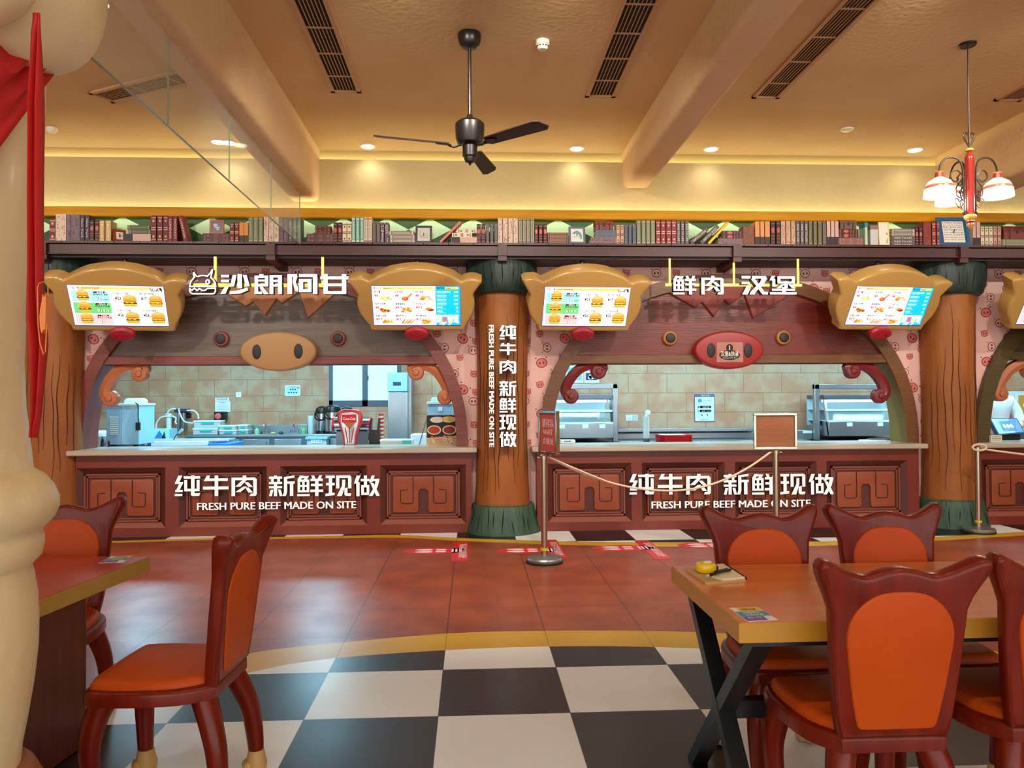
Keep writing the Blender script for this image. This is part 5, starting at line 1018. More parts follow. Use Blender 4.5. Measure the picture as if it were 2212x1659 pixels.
def card(P, label, z):
    Q = [at(x, y, Z=z) for x, y in P]; mb = MB()                  # corners far left, far right, near right, near left
    def pt(u, v): return (Q[0]*(1-u)*(1-v)+Q[1]*u*(1-v)+Q[2]*u*v+Q[3]*(1-u)*v)
    def quad(u0, v0, u1, v1, dz, mi): mb.add([pt(u0, v1)+Vector((0, 0, dz)), pt(u1, v1)+Vector((0, 0, dz)), pt(u1, v0)+Vector((0, 0, dz)), pt(u0, v0)+Vector((0, 0, dz))], [(0, 1, 2, 3)], mi)
    mb.prismz([(p.x, p.y) for p in Q], z, z+.001, 3)
    quad(.01, .01, .99, .32, .0013, 0); quad(.01, .33, .99, .68, .0013, 1); quad(.01, .69, .70, .99, .0013, 2)
    quad(.04, .03, .2, .30, .0016, 3)
    for tx, u, v, hh, c, w_ in (('扫码点餐', .55, .24, .15, 4, .5), ('无需排队', .5, .49, .13, 3, .6), ('从容就餐', .5, .65, .13, 3, .6), ('扫一扫', .36, .86, .13, 3, .45)):
        V, F, N, a0, a1, b0, b1 = text_mesh(tx, .01); k = w_/(a1-a0); mb.add([pt(u-w_/2+(q[0]-a0)*k, v-(q[1]-b0)*hh/(b1-b0))+Vector((0, 0, .0018)) for q in V], F, c)
    tag(mb.build('table_card', [flat((232, 190, 90)), flat((60, 160, 186)), flat((132, 84, 168)), flat((236, 236, 236)), flat((90, 60, 50))], smooth=False), label, 'table card')
card([(1573.5, 1313.5), (1638, 1312), (1680, 1339), (1616, 1343)], 'yellow, blue and purple sticker card on the near corner of the right table', TZ)
card([(240, 1202), (288, 1200), (266, 1215), (212, 1216.5)], 'blue and yellow sticker card on the far corner of the left table', TZ)
# ------------------------------------------------------------------ cream column with banner
CC = mat('cream_column', (234, 212, 166), .42, c2=(228, 204, 156), scale=2, bump=.25, bscale=18, coat=.1)
cx, cy = -1.50, 2.2
def cr(px, py):
    d = at(px, py, Y=1)-CAM; h = Vector((d.x, d.y)); s = h.length; h /= s; c = Vector((cx, cy)); t_ = c.dot(h)      # the sight line grazes the shaft there
    return ((c-h*t_).length, EYE+t_*d.z/s)
t = thing('cartoon_column', 'fat cream cartoon column with ring bulges at the left photo edge', 'column', (cx, cy, 0))
prof = [cr(*q) for q in [(100, -60), (102, 20), (102, 150), (96, 300), (84, 450), (70, 560), (58, 680), (54, 780), (58, 880), (68, 960), (73, 1008), (78, 1012), (98, 1022), (118, 1044), (130, 1070), (130, 1090), (120, 1112), (100, 1132), (93, 1140), (97, 1152), (97.5, 1170), (92, 1192), (76, 1208), (71, 1215), (76, 1235), (83, 1275), (85.5, 1330), (84, 1390), (76, 1460), (62, 1540), (50, 1600), (46, 1636)]]
prof = prof[::-1]
mb = MB(); mb.lathe(prof, cx, cy, 64); mb.build('shaft', CC, t, ang=80)
q0 = prof[0][1]; mb = MB(); mb.lathe([(.40, 0), (.40, .12), (.36, .22), (.31, .32), (.275, q0-.02), (prof[0][0], q0+.002)], cx, cy, 48); mb.build('brown_base', mat('brown_column_base', (150, 84, 48), .45), t)
mb = MB(); p = at(95, 40, Y=2.15); mb.ell(p.x-.045, cy-.05, p.z+.14, .165, .30, .27, 0, 28, 18); p2 = at(15, 10, Y=2.0); mb.ell(p2.x-.06, cy-.30, p2.z+.05, .18, .15, .15, 0, 24, 14); mb.ell(cx, cy, p.z+.2, .33, .3, .3, 0, 28, 14); mb.build('round_lobes', CC, t, ang=80)
RED = mat('red_cloth', (196, 22, 16), .62, c2=(178, 16, 12), scale=2, bump=.12, bscale=10); GOLD = mat('gold_print', (226, 128, 48), .5)
t = thing('red_banner', 'red cloth banner with golden pig print draped and hanging from the cream column', 'banner', (cx+.3, cy, 2.5))
def radz(z):
    for (r0, a), (r1, b) in zip(prof, prof[1:]):
        if a <= z <= b: return r0+(r1-r0)*(z-a)/(b-a)
    return prof[-1][0]
mb = MB(); NU, NV = 28, 10; V = []
for i in range(NU+1):
    th = math.radians(-105+125*i/NU)                                 # from the front round to the right side
    zt = at(50, 62, Y=cy).z+.02*math.sin(i*.9); u = i/NU
    pt = Vector((cx+.29*math.cos(th), cy+.29*math.sin(th), 2.4)); d_ = pt-CAM; sx_ = 1106+FL*d_.dot(RT)/d_.dot(FW)
    zb = at(sx_, max(118, min(420, 300-1.65*sx_)), Y=pt.y).z; zt = at(sx_, 62, Y=pt.y).z+.02*math.sin(i*.9)
    for j in range(NV+1):
        z = zt+(zb-zt)*j/NV; r = radz(z)+.03+.012*math.sin(j*1.3+i*.5)*(1-abs(2*j/NV-1))+.01*math.sin(j*2.1); V.append((cx+r*math.cos(th), cy+r*math.sin(th), z))
F = [(i*(NV+1)+j, (i+1)*(NV+1)+j, (i+1)*(NV+1)+j+1, i*(NV+1)+j+1)[::-1] for i in range(NU) for j in range(NV)]
mb.add(V, F); o = mb.build('draped_swag', RED, t, ang=80); s_ = o.modifiers.new('thick', 'SOLIDIFY'); s_.thickness = .008
BYW = 1.98
L_ = [(88, 40), (84, 120), (80, 180), (79, 300), (77, 420), (76, 540), (74, 640), (72, 720), (76, 780), (80, 850), (82, 905), (84, 945)]; R_ = [(100, 40), (103, 120), (106, 200), (106, 300), (105, 400), (105, 500), (106, 560), (106, 620), (110, 690), (116, 740), (108, 830), (101, 900), (90, 946)]
def ip(P, y):
    for a, b in zip(P, P[1:]):
        if a[1] <= y <= b[1]: return a[0]+(b[0]-a[0])*(y-a[1])/(b[1]-a[1])
    return P[-1][0]
mb = MB(); V = []; NR, NC = 46, 10
for i in range(NR+1):
    y = 40+904*i/NR; a, b = ip(L_, y)-3*(y < 700), ip(R_, y)
    for j in range(NC+1): p = at(a+(b-a)*j/NC, y, Y=BYW); V.append((p.x, BYW+.03*math.sin(j*1.25+.5)*min(1, i/10)*(1-.5*i/NR)-.03, p.z))
mb.add(V, [(i*(NC+1)+j, (i+1)*(NC+1)+j, (i+1)*(NC+1)+j+1, i*(NC+1)+j+1) for i in range(NR) for j in range(NC)]); o = mb.build('hanging_tail', RED, t, ang=80); s_ = o.modifiers.new('thick', 'SOLIDIFY'); s_.thickness = .006
def onb(px, py): p = at(px, py, Y=BYW-.062); return (p.x, p.y, p.z)
mb = MB()
for P in ([(82, 620), (84, 612), (103, 606), (104, 640)], [(81, 620), (82, 700), (86, 740), (94, 766), (98, 760), (101, 700)]): mb.tube([onb(*q) for q in P], .0014, 5)
G = [(93, 636), (95, 642), (99, 641), (101, 636), (101, 660), (100, 690), (99, 712), (95, 713), (91, 720), (88, 705), (87, 685), (89, 665), (92, 650)]
mb.prism([(onb(*q)[0], onb(*q)[2]) for q in G], BYW-.066, BYW-.05); mb.build('gold_print', GOLD, t)
# ------------------------------------------------------------------ rope posts
CHR = mat('brushed_steel_post', (190, 176, 160), .22, 1); CHRB = mat('grey_steel_base', (150, 158, 160), .3, .8); RUB = mat('black_rubber', (18, 18, 18), .7); ROPE = mat('cream_rope', (224, 204, 176), .7)
def post(x, y, ztop, label):
    t = thing('rope_post', label, 'rope post', (x, y, 0))
    mb = MB(); mb.lathe([(.162, 0), (.162, .018)], x, y, 40); mb.build('rubber_foot', RUB, t)
    mb = MB(); mb.lathe([(.158, .018), (.16, .036), (.15, .048), (.06, .062), (.03, .066)], x, y, 40); mb.build('base_disc', CHRB, t)
    mb = MB(); mb.lathe([(.031, .06), (.031, .12), (.0275, .122), (.0275, ztop)], x, y, 20); mb.build('pole', CHR, t)
    mb = MB(); mb.lathe([(.0325, .105), (.0325, .128)], x, y, 20); mb.build('yellow_ring', flat((226, 182, 30)), t)
    mb = MB(); mb.lathe([(.034, ztop-.03), (.034, ztop), (.02, ztop+.012)], x, y, 20); mb.tube([(x-.06, y, ztop-.015), (x+.06, y, ztop-.015)], .007, 8); mb.build('hook_collar', CHR, t)
    return t
p1 = at(1176, 1215, Z=0); z1 = at(1186, 984, Y=p1.y).z; post(p1.x, p1.y, z1, 'rope post with a red notice frame in front of the central pillar')
Y2 = 6.95; x2 = at(1675.5, 1000, Y=Y2).x; z2 = at(1675, 973, Y=Y2).z; post(x2, Y2, z2, 'rope post with an empty wooden notice frame, behind the table')
p3 = at(2114, 1150, Z=0); z3 = at(2110, 966, Y=p3.y).z; post(p3.x, p3.y, z3, 'rope post in front of the right trunk pillar, without a sign')
FRM = mat('chrome_frame', (196, 184, 170), .12, 1)
def notice(x, y, z, W, H, rz, board, label, text=None):
    t = thing('notice_frame', label, 'notice frame', (x, y, z), rz); B = dict(world=False); e = .022; mb = MB()
    for q in ((-W/2, 0, W/2, e), (-W/2, H-e, W/2, H), (-W/2, e, -W/2+e, H-e), (W/2-e, e, W/2, H-e)): mb.box(q[0], -.018, q[1], q[2], .018, q[3])
    mb.build('metal_frame', FRM, t, bevel=.003, **B)
    mb = MB(); mb.box(-W/2+e, -.008, e, W/2-e, .008, H-e)
    if text:
        for s, zz, h, w_ in text: mb.text(s, 0, -.009, zz, h, 1, 'c', width=w_)
    mb.build('board', board, t, smooth=False, **B); mb = MB(); mb.box(-.02, -.012, -.02, .02, .012, 0); mb.build('clamp', FRM, t, **B)
zt = at(1190, 887, Y=p1.y).z; notice(p1.x+.045, p1.y, z1+.012, .30, zt-z1-.012, math.radians(-64), [flat((176, 74, 66)), flat((232, 206, 200))], 'red notice in a metal frame seen from the side on the first rope post', [('请排队', .24, .06, .2), ('WAIT', .17, .05, .16), ('点餐处', .09, .045, .18)])
a, b = at(1629, 967, Y=Y2), at(1719, 892, Y=Y2); notice((a.x+b.x)/2, Y2, z2+.012, b.x-a.x, b.z-z2-.012, math.radians(-4), wood('notice_wood', (156, 96, 52), (138, 80, 42), .5, 'x', s=2), 'empty wood-backed notice frame on the second rope post')
def rope(P, r, label):
    mb = MB(); mb.tube(spline(P, 6), r, 8); return tag(mb.build('rope', ROPE), label, 'rope')
a = Vector((p1.x+.05, p1.y, z1-.018)); b = Vector((x2-.05, Y2, z2-.018)); m_ = at(1465, 1060, Y=(p1.y+Y2)/2).z
P = []
for i in range(13): u = i/12; v = a.lerp(b, u); sag = ((u-.55)/.55)**2 if u < .55 else ((u-.55)/.45)**2; v.z = m_+(v.z-m_)*(1-(1-sag)); P.append(v)
rope(P, .0095, 'cream rope sagging between the two framed rope posts')
P2 = [p+Vector((.006, -.012, .012*math.sin(PI*i/3))) for i, p in enumerate(P[:4])]; rope(P2, .008, 'loose second end of the cream rope at the first post')
a = Vector((p3.x+.05, p3.y, z3-.018)); rope([a, a+Vector((.2, -.04, -.03)), a+Vector((.5, -.12, -.065)), a+Vector((.9, -.2, -.07))], .011, 'cream rope leaving the right-hand post towards the photo edge')
mb = MB(); pts = [(p3.x+.075*math.cos(2*PI*i/16)*1.0, p3.y-.035, z3+.0+.032*math.sin(2*PI*i/16)) for i in range(16)]; mb.tube(pts, .012, 8, closed=True); tag(mb.build('rope_loop', ROPE), 'cream rope eye looped over the top of the right-hand post', 'rope loop')
# ------------------------------------------------------------------ floor stickers
SR = mat('sticker_red', (206, 40, 46), .4); SWH = mat('sticker_white', (240, 214, 206), .4)
def sticker(x, y, rz, kind, label):
    t = MB(); k = 0
    if kind == 'foot':
        t.prismz([(.30*math.cos(2*PI*i/32), .14*math.sin(2*PI*i/32)) for i in range(32)], .0005, .002, 0)
        for s in (-1, 1): t.prismz([(.0+.085*math.cos(2*PI*i/16)-.11, s*.05+.036*math.sin(2*PI*i/16)*(1+.3*math.cos(2*PI*i/16))) for i in range(16)], .002, .0024, 1); t.prismz(rrect(.0, s*.045-.028, .10, s*.045+.028, .024), .002, .0024, 1)
        for q in range(3): t.prismz([(.15+.035*q, -.07), (.17+.035*q, -.07), (.17+.035*q, .07), (.15+.035*q, .07)], .002, .0024, 1)
    else:
        t.prismz([(-.075, -.45), (.075, -.45), (.075, .45), (-.075, .45)], .0005, .002, 0)
        for tx, ox in (('请保持一米安全距离', -.012), ('KEEP 1M DISTANCE PLEASE', .035)):
            V, F, N, a0, a1, b0, b1 = text_mesh(tx, .01); kk = .66/(a1-a0); hh = (.05 if ox < 0 else .026)/(b1-b0); t.add([(ox+(q[1]-b0)*hh, .33-(q[0]-a0)*kk, .0024) for q in V], [f[::-1] for f in F], 1)
            t.f = t.f
    t.xf(Matrix.Translation((x, y, 0)) @ Matrix.Rotation(rz, 4, 'Z'))
    return tag(t.build('floor_sticker', [SR, SWH], smooth=False), label, 'floor sticker', 'red queue stickers')
for (px, py), w_ in zip([(941, 1190), (1139, 1189), (1345, 1184), (1530, 1178)], ['left of the first red strip', 'left of the rope post foot', 'left of the strip nearest the table', 'partly hidden by the chair back']):
    p = at(px, py, Z=0); sticker(p.x, p.y, 0, 'foot', 'oval red footprint sticker on the floor, '+w_)
for (px, py), w_ in zip([(994, 1190), (1196, 1185), (1408, 1187)], ['left of the pillar foot and rope post', 'behind the rope post', 'nearest the table']):
    p = at(px, py, Z=0); sticker(p.x, p.y, 0, 'strip', 'red queue strip sticker on the floor, '+w_)
# ------------------------------------------------------------------ kitchen shell
def tile_wall(name, ca, cb, cc):
    m = bpy.data.materials.new(name); m.use_nodes = True; n = m.node_tree.nodes; L = m.node_tree.links; b = n['Principled BSDF']
    tc = n.new('ShaderNodeTexCoord'); sp = n.new('ShaderNodeSeparateXYZ'); L.new(tc.outputs['Object'], sp.inputs[0]); cb_ = n.new('ShaderNodeCombineXYZ'); L.new(sp.outputs[0], cb_.inputs[0]); L.new(sp.outputs[2], cb_.inputs[1])
    br = n.new('ShaderNodeTexBrick'); br.offset = .5; br.inputs['Scale'].default_value = 1; br.inputs['Mortar Size'].default_value = .004; br.inputs['Brick Width'].default_value = .6; br.inputs['Row Height'].default_value = .3; br.inputs['Bias'].default_value = 0
    br.inputs['Color1'].default_value = lin(ca); br.inputs['Color2'].default_value = lin(cb); br.inputs['Mortar'].default_value = lin((120, 108, 92)); L.new(cb_.outputs[0], br.inputs[0])
    nz = n.new('ShaderNodeTexNoise'); nz.inputs['Scale'].default_value = 3.5; nz.inputs['Detail'].default_value = 6; L.new(tc.outputs['Object'], nz.inputs[0])
    mr = n.new('ShaderNodeMapRange'); mr.inputs[1].default_value = .42; mr.inputs[2].default_value = .6; L.new(nz.outputs[0], mr.inputs[0])
    mx = n.new('ShaderNodeMix'); mx.data_type = 'RGBA'; L.new(mr.outputs[0], mx.inputs[0]); L.new(br.outputs[0], mx.inputs[6]); mx.inputs[7].default_value = lin(cc)
    mm = n.new('ShaderNodeMix'); mm.data_type = 'RGBA'; L.new(br.outputs[1], mm.inputs[0]); L.new(mx.outputs[2], mm.inputs[6]); mm.inputs[7].default_value = lin((120, 108, 92)); L.new(mm.outputs[2], b.inputs['Base Color']); b.inputs['Roughness'].default_value = .4
    return m
TW = tile_wall('beige_wall_tile', (198, 140, 106), (190, 132, 98), (198, 158, 126)); TW2 = tile_wall('beige_wall_tile_far', (194, 138, 104), (186, 130, 96), (194, 158, 126))
YB, YR = 14.8, 11.8
wa, wb = at(711, 787, Y=YB), at(866, 877, Y=YB); WX0, WX1, WZ0 = wa.x, wb.x, wb.z
mb = MB(); mb.box(-8.6, YB, 0, WX0, YB+.1, 3); mb.box(WX1, YB, 0, -.8, YB+.1, 3); mb.box(WX0, YB, 0, WX1, YB+.1, WZ0); mb.box(WX0, YB, 2.45, WX1, YB+.1, 3)
tag(mb.build('wall_kitchen_back', TW2, smooth=False), 'beige tiled back wall of the left kitchen with a window', 'wall', kind='structure')
mb = MB(); mb.box(-.89, YR, 0, 10, YR+.1, 3); mb.box(-.89, YR+.1, 0, -.79, YB, 3); tag(mb.build('wall_kitchen_right', TW, smooth=False), 'beige tiled wall behind the right serving counter', 'wall', kind='structure')
mb = MB(); mb.box(-8.7, 8.83, 0, -8.6, YB, 3); tag(mb.build('wall_kitchen_left', TW, smooth=False), 'tiled side wall of the left kitchen', 'wall', kind='structure')
KW = flat((214, 216, 212)); mb = MB(); mb.box(-8.7, 8.83, 2.9, 10, YB+.1, 3.0); tag(mb.build('ceiling_kitchen', KW, smooth=False), 'pale kitchen ceiling behind the serving wall', 'ceiling', kind='structure')
ALU = mat('grey_window_frame', (78, 86, 104), .4); DAY = mat('daylight_glass', (178, 250, 255), .2, emit=1.0)
t = thing('window_1', 'sliding kitchen window with bright frosted panes', 'window', ((WX0+WX1)/2, YB, WZ0)); t['kind'] = 'structure'; mb = MB(); e = .07; xm = (WX0+WX1)/2
for q in ((WX0, WZ0, WX1, WZ0+.11), (WX0, 2.4, WX1, 2.45), (WX0, WZ0, WX0+e, 2.45), (WX1-e, WZ0, WX1, 2.45), (xm-.05, WZ0, xm+.05, 2.45)): mb.box(q[0], YB-.02, q[1], q[2], YB+.05, q[3])
mb.build('window_frame', ALU, t, smooth=False)
for a_, b_ in ((WX0+e, xm-.05), (xm+.05, WX1-e)): mb = MB(); mb.box(a_, YB+.02, WZ0+.11, b_, YB+.03, 2.4); mb.build('pane', DAY, t, smooth=False)
mb = MB(); mb.tube([(xm+.02, YB-.03, 1.92), (xm+.06, YB-.05, 1.86), (xm+.06, YB-.05, 1.78)], .012, 6); mb.build('window_latch', BLK, t)
# ------------------------------------------------------------------ helpers: a box seen at px rectangle on plane Y, standing on zb
SS = mat('stainless', (176, 184, 188), .32, .85, c2=(160, 168, 174), scale=2); SSD = mat('stainless_dark', (112, 122, 134), .35, .7); WP = mat('white_plastic', (226, 234, 232), .4); GP_ = mat('grey_plastic', (138, 182, 208), .5); TEAL = flat((40, 176, 176)); BLU = flat((24, 120, 214))
CLR = mat('clear_plastic', (214, 234, 234), .15, alpha=.6); PAPER = flat((232, 236, 234)); INK = flat((60, 66, 80)); CHROME = mat('chrome', (214, 216, 220), .1, 1)
def span(x0, y0, x1, y1, Y): a, b = at(x0, y1, Y=Y), at(x1, y0, Y=Y); return a.x, b.x, a.z, b.z
PZ = .862                                                          # kitchen work top height by the serving counters
def worktop(name, x0, x1, y0, y1, z, label, splash=None, doors=()):
    t = thing(name, label, 'work counter', ((x0+x1)/2, y0, 0)); mb = MB(); mb.box(x0+.02, y0+.03, .1, x1-.02, y1-.01, z-.04); mb.build('cabinet', SSD, t, smooth=False)
    mb = MB(); mb.box(x0, y0, z-.04, x1, y1, z); mb.build('steel_top', SS, t, bevel=.006)
    for x in (x0+.06, x1-.06): mb = MB(); mb.box(x-.03, y0+.05, 0, x+.03, y0+.11, .1); mb.build('leg', SSD, t, smooth=False)
    for a, b in doors: mb = MB(); mb.box(a, y0+.012, .14, b, y0+.03, z-.08); d = mb.build('door', SS, t, bevel=.005); mb = MB(); mb.box(b-.05, y0-.004, z-.22, b-.03, y0+.012, z-.12); mb.build('handle', CHROME, d)
    if splash: mb = MB(); mb.box(x0, y1-.02, z, x1, y1, splash); mb.build('backsplash', SS, t, smooth=False)
    return t
SKZ = .80
X0, X1 = at(398, 940, Y=14.15).x, at(772, 940, Y=14.15).x; D = [(at(a, 960, Y=14.15).x, at(b, 960, Y=14.15).x) for a, b in ((404, 450), (456, 515), (522, 581), (592, 651), (712, 765))]
worktop('sink_counter', X0, X1, 14.15, 14.78, SKZ, 'long stainless sink counter under the kitchen window', None, D)
mb = MB(); a = span(531, 917, 664, 936, 14.75); mb.box(a[0], 14.74, SKZ, a[1], 14.78, a[3]); tag(mb.build('backsplash', SS, bevel=.006), 'low steel splash plate behind the sink taps', 'splash plate')
worktop('prep_table', -4.0, -.15, 9.15, 9.75, PZ, 'steel prep table just behind the left serving counter'); worktop('prep_table', .85, 4.85, 9.45, 9.9, PZ-.04, 'steel prep table just behind the right serving counter')
# left kitchen, nearest row -----------------------------------------------------------------
def box_item(name, label, cat, px, Y, d, z, m, group=None, bevel=.008, hgt=None, extra=None):
    x0, x1, z0, z1 = span(*px, Y); t = thing(name, label, cat, ((x0+x1)/2, Y+d/2, z), group=group); mb = MB(); mb.box(x0, Y, z, x1, Y+d, z1); mb.build('body', m, t, bevel=bevel)
    return t, x0, x1, z1
t, x0, x1, z1 = box_item('drink_dispenser', 'grey boxy dispenser seen from behind with louvres, left end of the counter', 'dispenser', (229, 874, 262, 955), 9.3, .45, PZ+.05, GP_)
w_ = x1-x0; x2 = at(300, 880, Y=9.3).x; mb = MB(); mb.box(x1-.001, 9.3, PZ+.05, x2, 9.75, z1); mb.build('side_panel', mat('pale_panel', (150, 206, 236), .5), t, bevel=.006)
mb = MB(); x3, x4 = at(300, 880, Y=9.55).x, at(319, 880, Y=9.55).x; mb.pillow(rrect(x3-.16, PZ+.02, x4, at(300, 860, Y=9.55).z, .05), 9.5, 9.56, .015); mb.build('front_shell', WP, t)
mb = MB()
for k in range(10): zz = PZ+.17+k*.022; mb.box(x0+w_*.25, 9.294, zz, x0+w_*.8, 9.302, zz+.010)
mb.build('louvres', PAPER, t, smooth=False); mb = MB(); mb.box(x0-.01, 9.29, z1-.012, x2+.01, 9.76, z1+.012); mb.build('top_plate', WP, t, bevel=.004)
mb = MB(); mb.tube(spline([(x2-.03, 9.28, z1+.02), (x2+.005, 9.27, z1-.02), (x2+.0, 9.28, z1-.14), (x2+.01, 9.28, z1-.21)], 5), .006, 6); mb.box(x2-.02, 9.26, z1-.30, x2+.025, 9.29, z1-.21); mb.build('power_cord', BLK, t)
for xx in (x0+.05, x2-.05): mb = MB(); mb.box(xx-.03, 9.34, PZ, xx+.03, 9.7, PZ+.05); mb.build('foot', BLK, t)
mb = MB(); a = span(209, 958, 274, 970, 9.12); mb.box(a[0], 9.02, PZ-.0, a[1], 9.28, PZ+.035); tag(mb.build('drip_tray', mat('dark_tray', (70, 74, 82), .4), bevel=.006), 'dark drip tray in front of the louvred dispenser', 'tray')
t = thing('lighter_stick', 'black stick with red tip on the drip tray', 'lighter', (at(235, 950, Y=9.1).x, 9.1, PZ+.035)); xx = at(235, 950, Y=9.1).x; mb = MB(); mb.tube([(xx, 9.1, PZ+.035), (xx, 9.1, PZ+.10)], .011, 8); mb.build('handle', BLK, t); mb = MB(); mb.tube([(xx, 9.1, PZ+.10), (xx, 9.1, PZ+.125)], .009, 8); mb.build('tip', flat((196, 40, 50)), t)
t = thing('steel_pot', 'tall steel pot half hidden behind the louvred dispenser', 'pot', (at(221, 950, Y=10).x, 10, 0)); xx = at(218, 950, Y=10.2).x; mb = MB(); mb.lathe([(.12, 0), (.12, at(218, 942, Y=10.2).z)], xx, 10.2, 24); mb.build('pot_body', CHROME, t); zz = at(218, 942, Y=10.2).z; mb = MB(); mb.lathe([(.125, zz), (.125, zz+.04), (.10, zz+.07)], xx, 10.2, 24); mb.build('lid', WP, t)
# glass-top freezer
t, x0, x1, z1 = box_item('chest_freezer', 'blue and white chest freezer with sliding glass top behind the counter', 'freezer', (274, 953, 449, 969), 10.2, .6, 0, WP)
z2 = z1; x2 = at(497, 960, Y=10.2).x; mb = MB(); mb.box(x0, 10.19, z1-.10, x2, 10.2, z1-.055); mb.build('blue_band', BLU, t, smooth=False); mb = MB(); mb.box(x1-.01, 10.2, 0, x2, 10.8, z1-.03); mb.build('cabinet_end', BLU, t, bevel=.01)
mb = MB(); mb.box(x0+.03, 10.23, z1, x2-.1, 10.77, z1+.012); mb.build('glass_lid', CLR, t, smooth=False)
for k in range(3): mb = MB(); xx = x0+.2+.38*k; mb.rbox(xx, 10.22, z1-.012, .05, .02, .02, (0, .5, 0)); mb.build('lid_clip', WP, t)
xx = at(376, 950, Y=10.15).x; t = thing('microphone', 'small gooseneck microphone over the freezer edge', 'microphone', (xx, 10.3, z1+.012)); mb = MB(); mb.tube(spline([(xx-.06, 10.3, z1+.008), (xx-.04, 10.3, z1+.06), (xx+.02, 10.3, z1+.12)], 5), .006, 6); mb.build('gooseneck', BLK, t); mb = MB(); mb.tube([(xx, 10.3, z1+.10), (xx+.05, 10.3, z1+.15)], [.014, .02], 8); mb.build('head', GP_, t)
# soda tap
x0, x1, z0, z1 = span(732, 884, 784, 966, 9.0); xm = (x0+x1)/2; RC = mat('soda_red', (186, 24, 34), .25, coat=.4)
t = thing('soda_tap_tower', 'red and silver soda tap tower with a script logo on the counter', 'soda tap', (xm, 9.0, .905)); zb = .905; W2 = (x1-x0)/2; Hh = z1-zb
O_ = [(xm-W2*.52, zb), (xm-W2*.62, zb+Hh*.3), (xm-W2*.98, zb+Hh*.66), (xm-W2, zb+Hh*.85), (xm-W2*.85, zb+Hh*.96), (xm-W2*.4, z1), (xm+W2*.4, z1), (xm+W2*.85, zb+Hh*.96), (xm+W2, zb+Hh*.85), (xm+W2*.98, zb+Hh*.66), (xm+W2*.62, zb+Hh*.3), (xm+W2*.52, zb)]
sp_ = [(p.x, p.z) for p in spline([(x, 0, z) for x, z in O_], 3)]; mb = MB(); mb.pillow(sp_, 8.90, 8.99, .018); mb.build('red_shell', RC, t)
inn = [(xm+(x-xm)*.74, zb+(z-zb)*.90+.006) for x, z in sp_]; mb = MB(); mb.pillow(inn, 8.892, 8.95, .008); mb.build('silver_face', mat('soft_silver', (196, 196, 200), .2, .8), t)
mb = MB(); mb.prism([(xm-W2*.6, zb+Hh*.68), (xm+W2*.6, zb+Hh*.68), (xm, zb+Hh*.44)], 8.886, 8.9); mb.build('copper_drop', mat('copper', (150, 96, 60), .25, .8), t)
mb = MB(); mb.box(xm-W2*.62, 8.88, zb+Hh*.64, xm+W2*.58, 8.9, zb+Hh*.86, 0); mb.text('Coca-Cola', xm, 8.8795, zb+Hh*.71, .03, 1, 'c', width=W2*1.02, bold=.015); mb.build('logo_plate', [flat((204, 24, 40)), flat((245, 240, 236))], t, smooth=False)
mb = MB()
for s in (-.35, 0, .35): mb.tube([(xm+W2*s, 8.888, zb+Hh*.5), (xm+W2*s*.4, 8.886, zb+.03)], .004, 5)
mb.build('red_ribs', RC, t); mb = MB(); mb.tube([(xm, 8.97, .905), (xm, 8.97, .93)], .07, 16); mb.build('base', CHROME, t)
a = span(716, 901, 801, 934, 9.35); t = thing('soda_drum', 'silver horizontal drum with red ends behind the soda tap', 'soda drum', ((a[0]+a[1])/2, 9.45, PZ)); r = (a[3]-a[2])/2; zc = (a[2]+a[3])/2
mb = MB(); mb.tube([(a[0]+.03, 9.45, zc), (a[1]-.03, 9.45, zc)], r, 24); mb.build('drum', CHROME, t)
for s, xx in ((1, a[0]), (-1, a[1])): mb = MB(); mb.tube([(xx, 9.45, zc), (xx+s*.03, 9.45, zc)], r*1.05, 24); mb.build('end_cap', RC, t)
mb = MB(); mb.box(a[0]+.05, 9.38, PZ, a[1]-.05, 9.52, zc-r*.9); mb.build('stand', SSD, t)
t = thing('cup_holder', 'black rack holding red and white paper cups and straws', 'cup holder', (at(806, 940, Y=9.3).x, 9.35, PZ)); a = span(797, 932, 820, 966, 9.3); mb = MB(); mb.box(a[0], 9.3, PZ, a[1], 9.42, a[3]+.02); mb.build('rack', BLK, t)
for px in (799, 816): x = at(px, 930, Y=9.31).x; mb = MB(); mb.rbox(x, 9.36, PZ+.21, .018, .1, .26, (0, .12, 0)); mb.build('divider', BLK, t)
xx = at(819, 910, Y=9.36).x; t = thing('cup_stack', 'leaning stack of red and white paper cups in the black rack', 'cup stack', (xx, 9.36, PZ+.04)); z = PZ+.05; k = 0
while z < at(819, 898, Y=9.36).z: mb = MB(); mb.lathe([(.026, z), (.034, z+.028)], xx+.012+.03*(1.18-z)*0-.0, 9.45, 16); mb.build('cup', flat((206, 50, 56)) if k % 2 else PAPER, t); z += .024; k += 1
t, x0, x1, z1 = box_item('flat_food_box', 'flat white box with teal clip on the counter, right of the soda tap', 'food box', (821, 949, 892, 966), 9.0, .22, .863, CLR); mb = MB(); mb.box(x0-.004, 8.995, z1-.02, x1+.004, 9.225, z1); mb.build('lid', WP, t, bevel=.004); mb = MB(); mb.box(x1-.12, 8.99, z1-.045, x1-.02, 9.0, z1-.012); mb.build('clip', TEAL, t)
